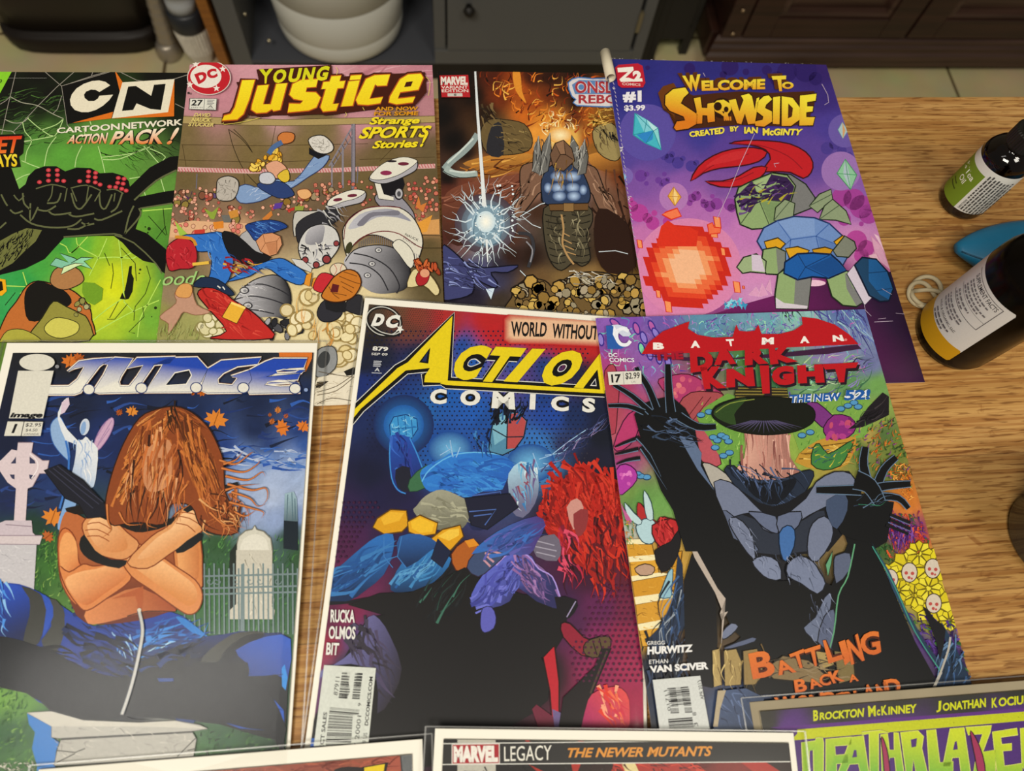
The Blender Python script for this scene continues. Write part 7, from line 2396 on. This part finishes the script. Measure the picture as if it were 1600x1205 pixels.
for x, y, r in ((1270, 250, 95), (1360, 240, 90), (1180, 290, 70), (1370, 400, 95), (1290, 360, 60), (1440, 470, 50), (1350, 330, 60), (1310, 180, 60), (1220, 340, 56)):
    for k in range(9):
        a = k * 40 + x
        q = [(x + r * .22 * math.cos(math.radians(a - 30)), y + r * .22 * math.sin(math.radians(a - 30))), (x + r * .8 * math.cos(math.radians(a - 20)), y + r * .75 * math.sin(math.radians(a - 20))),
             (x + r * math.cos(math.radians(a)), y + r * .95 * math.sin(math.radians(a))), (x + r * .8 * math.cos(math.radians(a + 20)), y + r * .75 * math.sin(math.radians(a + 20))), (x + r * .22 * math.cos(math.radians(a + 30)), y + r * .22 * math.sin(math.radians(a + 30)))]
        c.layer -= 2 if k else 0
        c.outl(q, '6a5c0c', ('d8ca24', 'cdbc1e', 'e0d43a')[k % 3], 4)
for x, y in ((1268, 262), (1368, 245), (1185, 290), (1372, 395)):
    c.ell(x, y, 36, 44, '3a2a1c')
    c.ell(x, y, 32, 40, 'c9beae')
    c.dots([(x - 14, y + 2, 8), (x + 13, y + 4, 8), (x - 2, y + 22, 7), (x + 10, y + 26, 5)], 'b04a44', 8)
c.strokes('1250,450 1500,480 1530,750 1420,720 1330,560', 110, (20, 60), (6, 14), ['4a2a80', '5a3a94', '34205c', '2c5a2c', '3c6a34', '2a1a4a'], 219, 50, 50)
# stone steps and red cloth at the left edge
c.V(960, 800, 2.7586)
for k, q in enumerate(('50,140 160,140 170,190 60,200', '65,215 180,205 190,270 72,280', '75,300 240,270 250,350 85,370', '90,400 250,370 240,430 200,470 98,485', '105,510 190,500 150,580 118,580', '250,180 290,170 270,330 240,340')):
    c.outl(q, '5a3c0c', ('c8922c', 'd09a30', 'c48c24')[k % 3], 5)
for q in ('55,195 175,185 185,208 60,218', '68,278 200,262 240,270 75,300', '84,368 250,345 255,372 90,400', '98,485 205,465 190,500 105,512', '45,120 150,118 155,140 48,140'):
    c.poly(q, 'e6dcb0')
c.strokes('60,140 280,170 250,440 110,560', 50, (14, 50), (2, 6), ['8a5c14', 'e0b04a', '6a440c'], 220, 10, 30)
c.V(910, 480, 3.137)
c.outl('360,1060 400,1030 460,1060 470,1110 430,1192 370,1192', '3a0808', 'b0262a', 5, sm=2)
c.outl('270,960 300,985 320,1060 280,1070 265,1010', '3a0808', 'a82a2c', 4, sm=2)
c.outl('260,1080 300,1040 350,1050 362,1110 340,1160 290,1150', '24404c', 'a9c9d2', 5, sm=3)
c.outl('205,960 250,1010 290,1050 270,1070 220,1030', '24404c', 'b4ced4', 4, sm=2)
c.outl('300,900 335,960 345,1040 315,1040 300,970', '24404c', 'b4ced4', 4, sm=2)
c.poly('180,940 200,990 240,1050 215,1060', 'b85a90', 2)
c.strokes('200,1040 260,1060 260,1192 220,1192', 30, (12, 30), (3, 8), ['c8782c', '5a8a34', '3c6a2c', 'd89a3c'], 221, 60, 50)
c.V(960, 800, 2.7586)
c.outl('160,60 240,30 275,60 260,140 215,160 175,130', '3a0808', 'b0262a', 6, sm=2)
c.strokes('170,60 260,40 250,150 190,140', 20, (30, 80), (4, 12), ['8a1418', 'c83a38', '6a0c10'], 222, 70, 40)
c.outl('170,170 240,130 280,70 280,150 250,230 200,260', '0c0a0c', '18161a', 4, sm=2)
c.outl('85,245 130,225 170,240 160,270 110,275', '2c1c10', 'b0907a', 4, sm=2)
c.outl('200,340 230,260 250,250 245,330 240,370 190,370', '24404c', '8ab4c4', 4, sm=2)
# dark cap and pale stem of a great toadstool
c.V(910, 480, 3.137)
c.poly('750,390 740,430 755,470 1010,470 1000,400', '2a2616')
c.lines(['750,400 1000,405', '748,415 1000,418', '746,430 1005,432', '748,444 1005,446'], 5, '8a7c3a')
c.grad('790,540 1010,540 1000,640 1015,740 1060,860 740,860 790,740 800,640', 'd0a090', '96645c', (790, 640), (1020, 660), sm=2)
c.strokes('800,580 1000,580 1040,840 760,840', 50, (60, 170), (4, 12), ['b87e72', '8a544e', 'dcb0a0', '7a4844', 'c48c80'], 223, 88, 6, 0.08)
c.outl('632,535 650,490 720,460 800,445 960,445 1060,465 1125,500 1135,545 1110,580 1040,612 960,625 880,628 800,620 740,605 680,578', '0c100a', '141710', 6, sm=3)
c.lines([[(885 + 8 * k, 560), (885 + 27 * k, 622 - abs(k) * 4)] for k in range(-7, 8)], 7, '4c4668', taper=True)
c.poly('640,530 660,495 730,465 800,450 770,490 740,530 750,580 690,565', '2c4420', 2)
c.line('650,520 720,475 840,455', 5, '7a8a3a', sm=3)
# folds below the stem
c.outl('690,800 740,780 790,830 860,850 960,850 1040,820 1110,800 1130,830 1080,920 1010,990 950,1040 860,990 780,920', '0c1018', '222c3e', 5, sm=2)
c.strokes('710,800 1110,810 960,1020', 50, (60, 160), (4, 11), ['3a4a6a', '141a28', '50648c', '0e1420'], 225, 40, 20)
c.poly('790,850 860,862 960,862 1040,840 1030,890 950,970 870,950 810,900', '11151e', 2)
c.strokes('800,850 1030,850 950,950 850,930', 26, (40, 120), (4, 10), ['2c3c58', '0c0e14', '4a5c84'], 226, 80, 20)
# grey-blue slabs over a black slope
c.poly('560,780 640,800 860,960 1000,960 1240,810 1330,840 1300,980 1200,1200 600,1200 560,900', '15161b', 2)
c.poly('700,1000 780,1020 880,1060 960,1100 1090,1040 1180,1000 1150,1192 740,1192', '2a303e', 2)
GB, GI = '6d7690', '14161e'
c.outl('580,780 620,770 700,820 740,890 720,970 660,960 640,890', GI, 'a8a49c', 4, sm=2)
c.outl('640,860 720,860 800,930 870,1000 940,1040 950,1110 880,1090 820,1010 740,1030 680,1000', GI, GB, 5, sm=2)
c.outl('1090,940 1140,860 1230,810 1310,820 1330,880 1250,940 1190,980 1110,1020 1000,1090 960,1110 950,1060', GI, GB, 5, sm=2)
c.outl('680,1000 740,1030 860,1192 760,1192 700,1080', GI, '56607a', 5, sm=2)
c.V(960, 800, 2.7586)
c.poly('440,0 480,100 540,130 600,200 640,260 700,300 860,290 960,330 1010,500 960,600 900,640 600,600 500,500 440,360 340,180 300,60 260,0', '101113')
c.poly('930,-60 1200,-40 1170,130 1120,160 1180,300 1290,560 1400,760 560,790 520,560 760,330 930,320 1000,140', '101113')
for q, k in (('490,40 520,25 580,80 605,200 570,180 510,90', GB), ('590,215 640,190 700,215 715,290 660,290 620,260', '76809c'), ('740,230 790,190 850,215 880,260 905,310 870,355 800,310 745,280', '707a96'), ('830,110 850,50 900,20 935,60 930,130 870,215 830,190', GB),
             ('575,0 690,20 700,95 640,70 600,30', '5e6884'), ('700,20 800,0 790,60 740,100 705,90', '5e6884'), ('940,210 960,185 1010,180 1010,250 950,310', '565f78'), ('810,500 860,455 900,370 930,355 920,450 870,560 840,540', '646e88'), ('900,450 940,420 945,480 930,590 870,560', '565f7a'),
             ('460,520 500,480 530,495 500,530 465,550', GB), ('470,585 590,540 600,560 500,590', '565f7a')):
    c.outl(q, GI, k, 5, sm=2)
c.outl('705,95 740,60 772,80 770,150 735,215 712,180', '0e1c30', '3e68a4', 5, sm=2)
c.strokes('590,200 900,200 900,350 640,280', 30, (24, 70), (2, 5), ['8a94b0', '4a5268', '3c4458'], 227, 65, 20)
c.strokes('820,380 940,370 930,580 860,560', 24, (24, 70), (2, 5), ['8a94b0', '4a5268', '343a4c'], 228, 70, 20)
c.strokes('490,40 600,60 600,190 540,160', 14, (24, 70), (2, 5), ['8a94b0', '4a5268'], 229, 60, 20)
c.poly('250,0 310,40 330,130 385,230 440,330 475,375 450,440 485,430 460,470 455,590 470,450 430,350 360,250 310,110 280,50', 'b0a49a')
c.line('905,640 940,520 960,360 1000,280 1030,140', 6, '5c9a74', sm=3)
c.outl('905,230 935,170 930,220 915,280', '14261c', '5c9a74', 3)
# navy border folds
c.poly('270,180 290,230 300,500 230,560 170,600 130,560 200,490 250,380', '1e2c44')
c.strokes('240,330 300,330 300,690 160,590', 36, (80, 200), (4, 10), ['2c4468', '101826', '3c5a88', '8a94a0'], 230, 105, 12)
c.strokes('120,560 330,560 330,740 130,740', 40, (60, 160), (6, 14), ['1c2840', '2c3c5c', '0e121c', '141c2c'], 231, 88, 12)
c.poly('330,180 430,350 440,560 420,760 330,740 300,560 295,300', '121215')
c.grad('1100,130 1140,200 1190,330 1260,480 1330,590 1400,690 1360,760 1540,760 1480,620 1440,540 1400,470 1420,560 1390,640 1330,560 1250,420 1180,260', '2c4a64', '1a2c44', (1150, 200), (1480, 700))
c.strokes('1380,560 1480,600 1520,750 1400,750', 30, (60, 150), (5, 12), ['3a5c8c', '1a2c4a', '5a7aa0', '16202e'], 232, 110, 14)
c.line('1105,150 1200,320 1290,520 1400,690', 5, '3c8a7c', sm=3)
c.poly('1320,405 1380,470 1420,510 1395,640 1380,560', '15151a', 2)
c.line('1395,700 1430,600 1440,540', 9, 'a8a49c', sm=3)
c.line('1370,755 1400,690', 12, 'a8a49c')
# bare dark trees at both sides
c.V(910, 480, 3.137)
TK = '101113'
c.poly('250,530 290,480 340,460 430,440 500,500 540,570 580,760 640,900 700,1040 760,1200 500,1200 440,1000 380,900 330,760 280,640', TK)
c.poly('470,640 530,640 580,720 575,780 640,900 560,800', '5a6c8c')
c.strokes('280,560 520,560 570,700 360,640', 40, (50, 140), (4, 12), ['34445e', '1a2230', '54688c', '0c0e14'], 233, 15, 20)
for q, w_ in (('430,520 420,420 415,285', 42), ('360,500 320,400 275,330 262,300', 30), ('330,520 240,440 150,385', 26), ('300,520 220,490 120,488', 24), ('470,540 560,590 650,590', 40)):
    c.line(q, w_ + 8, '5c7490', sm=3, w2=w_ * .6 + 6)
    c.line(q, w_, '0d0e10', sm=3, w2=w_ * .6)
for q in ('260,650 200,670 155,690', '270,700 200,715 155,725', '280,745 210,755 160,775', '260,640 330,720 400,870', '280,690 340,780 410,890'):
    c.line(q, 22, '0f1114', sm=2, w2=6)
    c.line([(x, y + 8) for x, y in pp(q)], 6, '5c7490', sm=2, taper=True)
c.poly('1230,960 1300,930 1400,920 1500,960 1490,1040 1440,1130 1380,1150 1290,1130 1240,1080', TK, 2)
c.poly('1190,950 1280,920 1290,1000 1240,1090 1200,1040', '3e4c68', 2)
for q, w_ in (('1400,900 1370,780 1380,690', 48), ('1430,900 1470,800 1530,740', 44), ('1400,900 1480,880 1600,870', 44), ('1440,930 1540,940 1590,990', 34), ('1360,900 1260,900 1140,900', 48), ('1330,850 1400,880 1450,960', 90)):
    c.line(q, w_ + 9, '5c7490', sm=3, w2=w_ * .6 + 8)
    c.line(q, w_, '0d0e10', sm=3, w2=w_ * .6)
c.strokes('1340,920 1480,930 1460,980 1360,980', 10, (40, 90), (3, 6), ['3a8a6a', '2c3c50', '5c7490'], 234, -20, 30)
c.lines(['1500,1020 1600,1060', '1500,1045 1600,1090', '1480,1070 1590,1115'], 14, '15161a')
c.lines(['1500,1030 1600,1072', '1490,1058 1600,1102'], 4, '5c6c9a')
# tan blocks near the bottom
c.V(960, 800, 2.7586)
for q, k in (('415,598 450,590 458,745 422,755', 'a8925e'), ('465,600 520,590 545,650 540,745 470,750', '9c8654'), ('548,600 610,590 640,700 600,745 552,745', '8a7448'), ('640,680 720,620 830,640 900,700 880,740 680,720', '7d6a4a'), ('860,600 930,610 940,660 880,680', 'a08a56'), ('940,600 1020,610 1030,720 960,740', '75663f')):
    c.outl(q, '241c10', k, 5)
c.strokes('420,600 640,600 630,740 430,745', 26, (40, 120), (3, 8), ['c8b074', '6a5634', '8a7444'], 235, 85, 10)
c.strokes('640,640 1020,620 1000,720 700,720', 26, (40, 120), (4, 10), ['4a4034', '8a785a', '2c2822'], 236, 10, 30)
c.grad('460,770 560,760 640,800 600,940 420,940', '465678', '2c3850', (480, 780), (580, 920))
c.strokes('470,780 590,790 580,930 460,920', 20, (40, 110), (4, 10), ['5a6c92', '26304a', '3c4a6a'], 237, 60, 30)
c.poly('440,770 475,768 450,850 440,925 420,925', 'a89a80')
# masthead
c.P('title_lettering').V(910, 480, 3.137)
RD = 'b3161f'
c.poly('300,245 700,260 1340,190 1360,210 1200,235 900,255 500,270', '3a1c3a')
c.poly('286,236 320,180 390,125 520,76 512,112 560,142 640,156 730,152 748,92 762,122 800,126 838,122 856,92 872,138 960,138 1030,120 1072,92 1068,54 1140,62 1230,92 1300,140 1346,188 1160,196 950,206 720,222 500,232', RD)
for ch, q in (('B', '342,180 396,180 396,214 342,214'), ('A', '526,172 570,170 572,205 526,206'), ('T', '696,164 736,162 735,197 712,198'), ('M', '874,156 932,154 932,188 872,190'), ('A', '1058,150 1104,148 1106,182 1060,183'), ('N', '1218,144 1264,142 1276,172 1220,176')):
    c.text(ch, q, 'e8e4e0', 0.06)
    c.layer -= 1
c.layer += 1
c.ell(1283, 166, 7, 6, 'd87a7c')
c.text('THE', '345,232 490,226 492,264 350,270', '6a1428', 0.05)
c.text('THE', '342,228 488,222 490,260 346,266', 'a0142a', 0.05)
DL = (('D', '520,222 630,215 640,312 526,328'), ('A', '630,205 740,200 748,284 640,290'), ('R', '790,200 895,200 905,282 790,292'), ('K', '905,205 1010,200 1050,272 915,288'), ('K', '572,300 680,295 700,402 592,408'), ('N', '700,310 830,300 840,392 700,400'), ('I', '862,292 908,292 912,428 876,430'),
      ('G', '918,300 1030,290 1032,385 925,392'), ('H', '1045,292 1170,285 1180,375 1050,380'), ('T', '1165,286 1345,276 1300,372 1225,376'))
for ch, q in DL:
    c.text(ch, [(x + 10, y + 12) for x, y in pp(q)], '241420', 0.09)
    c.layer -= 1
c.layer += 1
for ch, q in DL:
    c.text(ch, q, RD, 0.075)
    c.layer -= 1
c.layer += 1
for s, q, b_ in (('THE NEW', '1010,436 1262,424 1258,464 1006,476', 0.06), ('52!', '1280,412 1405,408 1400,458 1274,464', 0.06)):
    c.text(s, q, 'dfe4ee', 0.11)
    c.text(s, q, '1c54a0', 0.04)
c.P('publisher_logo')
c.poly('112,98 150,95 170,180 215,200 180,212 120,212', '2a5aa8')
c.poly('140,95 170,92 215,105 235,140 225,150 195,150 170,130 160,112', 'c8d0e4')
c.poly('150,95 165,120 168,150 180,175 160,170 145,140', 'e8ecf4')
c.line('222,125 195,112 168,125 165,160 185,188 215,190 232,172', 17, 'e4e8f2', sm=4)
c.text('DC', '124,232 166,231 168,250 126,251', 'e4e6ee', 0.02)
c.text('COMICS', '127,254 250,256 250,276 130,275', 'e4e6ee', 0.02)
c.P('issue_box')
c.poly('120,324 284,318 286,382 128,388', 'd4d2c8')
c.text('17', '136,336 184,334 184,376 140,378', '1a1a1c', 0.04)
c.line('196,326 200,384', 3, '8a8a88')
c.text('$2.99', '206,328 276,325 277,360 208,363', '1a1a1c', 0.015)
c.text('US', '236,368 256,367 256,377 236,378', '8a8a88', 0.0)
c.P('creator_credits').V(960, 800, 2.7586)
for s, q, b_ in (('GREGG', '136,558 212,556 212,572 136,574', 0.005), ('HURWITZ', '138,582 332,572 332,604 138,616', 0.05), ('ETHAN', '145,638 226,634 226,652 145,656', 0.005), ('VAN SCIVER', '146,664 398,646 400,678 150,694', 0.05)):
    c.text(s, q, 'e0e0e0', b_)
c.P('story_title')
OR, OE = 'd2702c', '4a1c0c'
BT = (('B', '570,612 668,590 690,705 590,722'), ('A', '678,650 745,630 778,690 700,705'), ('T', '745,615 808,590 820,668 775,678'), ('T', '808,595 880,572 880,660 840,668'), ('L', '890,555 925,548 985,632 915,655'), ('I', '958,562 985,552 1010,640 985,662'), ('N', '990,555 1040,525 1070,640 1012,660'), ('G', '1040,530 1130,508 1142,612 1065,622'),
      ('B', '765,725 815,715 825,772 772,780'), ('A', '822,725 865,712 890,752 838,765'), ('C', '872,705 915,695 928,745 880,752'), ('K', '910,690 965,680 985,728 935,740'), ('A', '1000,705 1035,695 1045,728 1005,735'),
      ('W', '680,800 770,790 780,850 700,860'), ('O', '775,795 825,785 835,835 785,845'), ('N', '830,790 890,775 895,835 840,845'), ('D', '890,780 940,770 950,830 900,840'), ('E', '945,785 975,775 985,825 950,835'), ('R', '975,778 1020,770 1030,820 985,830'), ('L', '1020,772 1055,765 1065,815 1030,820'), ('A', '1058,750 1105,738 1120,800 1070,808'), ('N', '1115,745 1160,730 1170,800 1125,805'), ('D', '1150,725 1222,712 1225,790 1165,800'))
for ch, q in BT:
    c.text(ch, q, OE, 0.08)
    c.layer -= 1
c.layer += 1
for ch, q in BT:
    c.text(ch, q, OR, 0.03, c2='c4602a')
    c.layer -= 1
c.layer += 1
c.P('barcode')
c.poly('160,724 364,706 405,935 190,940', 'c6cac8')
stripes(c, '222,760 312,752 332,868 238,872', 17, 5)
c.poly('258,758 280,756 300,870 275,872', 'c6cac8')
c.layer -= 1
stripes(c, '230,765 316,755 326,830 242,838', 12, 6)
stripes(c, '226,892 330,884 338,935 232,940', 6, 7)
c.text('01711', '226,858 208,772 222,766 238,855', '2a2a2c', 0.0)
c.text('APR 2013', '366,808 352,730 366,722 382,808', '2a2a2c', 0.005)
c.text('8', '332,878 330,864 346,862 348,876', '2a2a2c', 0.0)
c.text('3', '338,924 336,908 352,906 356,922', '2a2a2c', 0.0)
c.finish()

# ---------------------------------------------------------------- near edge: three sleeved books cut by the frame
c = Comic('br', 'sleeved comic book with white board and brown red cover, lowest at left', (0.006, 0.004, 0.0050, 0.0062), (0, 0, 0, 0))
c.base('100,1220,8a4030 300,1205,8a4432 400,1200,8c4634 500,1195,8a4434 560,1192,8c4a36 600,1190,a05040 300,1400,6a3024', soft=9, noise=0.04, nseed=9)
c.V(460, 800, 2.857)
c.strokes('-300,1120 470,1080 480,1160 -300,1160', 60, (40, 120), (6, 16), ['9a4a38', '7a3428', 'a8563e', '6c2c22'], 251, -6, 10)
c.poly('180,1150 250,1138 330,1150 330,1200 180,1200', '1c1216', 2)
c.poly('300,1140 420,1118 410,1160 360,1200 300,1200', '15100c')
c.poly('312,1142 404,1126 398,1160 352,1200 312,1200', 'dcc01c')
c.poly('470,1074 540,1068 560,1200 480,1200', '33363a')
c.P('title_lettering')
for k in range(14):
    c.line([(478 + k * 5, 1076), (486 + k * 5, 1160)], 2, '8a8e92')
    c.layer -= 1
c.layer += 1
c.finish((0.004, 0.002, 0.0045, 0.002))

c = Comic('db', 'sleeved comic book with yellow green title on purple, lowest at right', (0.0040, 0.003, 0.003, 0.0046), (0, 0, 0, 0))
c.root.children[0].data.materials[0] = mat('tan_board_card', '9a8f78', 0.6, 0.25, noise=0.1, nscale=60)
c.base('1190,1110,34332f 1300,1105,353430 1400,1095,343430 1500,1088,32322e 1590,1080,30302c 1200,1130,34332f 1230,1140,55307a 1400,1140,54307c 1590,1120,50307a 1300,1200,4c2a74 1500,1200,4a2a74 1590,1200,4a2a70 1400,1400,4a2a70', soft=6, noise=0.03, nseed=10)
c.V(1150, 1040, 3.5556)
c.poly('190,345 1620,236 1620,262 360,352 240,352', '5c2f80')
c.poly('340,356 1620,255 1620,306 300,418 340,380', 'bcc41e')
c.poly('300,418 1620,306 1620,900 300,900', '4b2b74')
c.strokes('340,360 1600,258 1600,300 340,400', 26, (4, 10), (3, 6), ['8a8c14', 'd0d83a'], 261, 30, 80)
c.P('creator_credits')
for s, q in (('B', '428,250 458,246 456,306 430,310'), ('ROCKTON', '466,262 712,236 708,286 464,304'), ('M', '732,225 775,222 776,282 736,286'), ('c', '782,246 800,244 800,278 782,280'), ('K', '806,228 838,218 842,274 808,278'), ('INNEY', '846,230 1003,214 1003,262 846,274'),
             ('J', '1114,200 1140,196 1138,256 1112,262'), ('ONATHAN', '1148,210 1388,180 1388,232 1148,254'), ('K', '1420,182 1450,178 1452,232 1420,236'), ('OCIUBINSKI', '1458,180 1760,150 1760,200 1458,230')):
    c.text(s, q, 'c9cf1e', 0.035)
c.P('title_lettering')
GA, GBt, GO = 'b9cf2a', '6fae3a', 'dfe07a'
DBL = [('365,428 440,420 445,404 480,402 485,430 480,900 440,900 430,470 405,474 400,900 385,900', ()),
       ('500,410 640,398 640,440 548,446 552,500 620,494 622,540 556,546 560,640 500,640', ()),
       ('640,400 706,390 735,590 690,590 680,545 630,548 610,590 570,590', ('645,512 672,508 668,470 655,470',)),
       ('700,372 800,362 850,372 790,378 790,590 745,590 740,380 700,384', ()),
       ('805,384 840,378 850,470 880,470 878,372 900,374 930,590 890,590 882,510 850,512 845,590 812,590', ()),
       ('915,372 1010,364 1040,395 1030,460 1060,590 1000,590 985,520 975,590 945,590', ('970,412 1005,404 1000,450 975,456',)),
       ('1060,360 1108,356 1130,540 1205,535 1205,590 1075,590', ()),
       ('1190,352 1265,345 1300,590 1250,590 1240,510 1200,512 1190,560 1150,560', ('1205,470 1232,466 1225,420 1215,425',)),
       ('1275,345 1420,335 1410,370 1370,480 1440,470 1440,590 1320,590 1340,480 1370,380 1290,385', ()),
       ('1425,370 1560,350 1565,385 1470,398 1475,440 1530,434 1530,470 1480,475 1490,560 1590,545 1590,590 1450,590', ()),
       ('1580,350 1700,340 1700,590 1640,590 1630,480 1610,590 1590,560', ())]
for q, h in DBL:
    c.line(q, 11, '2a1850', True)
    c.layer -= 1
c.layer += 1
for q, h in DBL:
    c.line(q, 7, GO, True)
    c.layer -= 1
c.layer += 1
for q, h in DBL:
    c.grad(q, 'c4d22c', '74b03c', (900, 370), (920, 590), holes=h)
    c.layer -= 1
c.layer += 1
for q in ('805,405 815,402 830,440 845,500 858,640 830,640 815,500', '1300,375 1312,372 1340,420 1370,500 1385,600 1350,620 1325,500'):
    c.outl(q, '24101c', '9a3058', 6, sm=2)
c.finish((0.004, 0.002, 0.004, 0.0022))

c = Comic('lg', 'sleeved comic book with white border and black header band, lowest in the middle', (0.0042, 0.004, 0.0034, 0.0046), (0, 0, 0, 0))
c.base('690,1160,1c1c1e 800,1160,1e1e20 900,1160,1c1a1a 1000,1158,2a1414 1100,1155,3a1616 1220,1155,2a1414 700,1200,232022 800,1200,1f1d1e 950,1200,2a1616 1050,1200,7a2020 1150,1200,7a2420 1220,1200,2a1a1a 900,1400,3a1818', soft=8, noise=0.04, nseed=11)
c.V(660, 1100, 2.6667)
c.poly('146,138 305,136 306,400 146,400', 'b4b2a8')
RB = 'a32c24'
for q in ('415,138 438,136 448,158 432,158', '640,138 680,138 670,160 650,160', '800,136 960,134 960,150 820,152', '1010,130 1130,128 1190,152 1080,152', '1200,132 1300,130 1260,140 1250,150', '1325,130 1400,130 1420,150 1340,150', '440,250 520,290 500,300', '620,250 660,250 640,300 630,300', '800,244 1150,240 1180,300 780,300', '1320,238 1420,236 1520,300 1400,300'):
    c.poly(q, RB)
for q in ('850,136 890,135 895,156 855,156', '830,248 885,246 910,300 850,300'):
    c.poly(q, 'd8c890')
c.strokes('800,250 1160,242 1180,300 800,300', 30, (30, 90), (4, 12), ['c8402e', '7a1c18', '4a1414'], 271, 30, 40)
c.strokes('790,135 1440,130 1440,150 790,155', 26, (20, 60), (3, 8), ['c8402e', '3a1414', '8a201c', '181416'], 272, 35, 40)
c.strokes('60,250 800,246 800,300 60,300', 20, (20, 70), (3, 8), ['2c2a2c', '151416', '383436'], 273, 30, 60)
c.poly('78,167 1525,150 1530,240 80,252', '2b2a2b')
c.line('78,166 1524,150', 4, 'd6d6d2')
c.line('80,253 1532,241', 4, 'd6d6d2')
c.P('publisher_logo')
c.poly('122,168 322,165 323,250 122,252', 'd8d2cc')
c.poly('126,171 318,168 319,247 126,249', 'a02630')
c.text('MARVEL', '130,176 314,173 315,243 130,245', 'e6e2dc', 0.07)
c.P('title_lettering')
c.text('LEGACY', '340,178 538,172 537,234 341,240', 'e2e0d8', 0.0)
c.text('THE NEWER MUTANTS', '606,184 1208,176 1204,218 602,224', 'd68f3a', 0.03, 0.2)
c.finish((0.0045, 0.002, 0.0058, 0.0008))
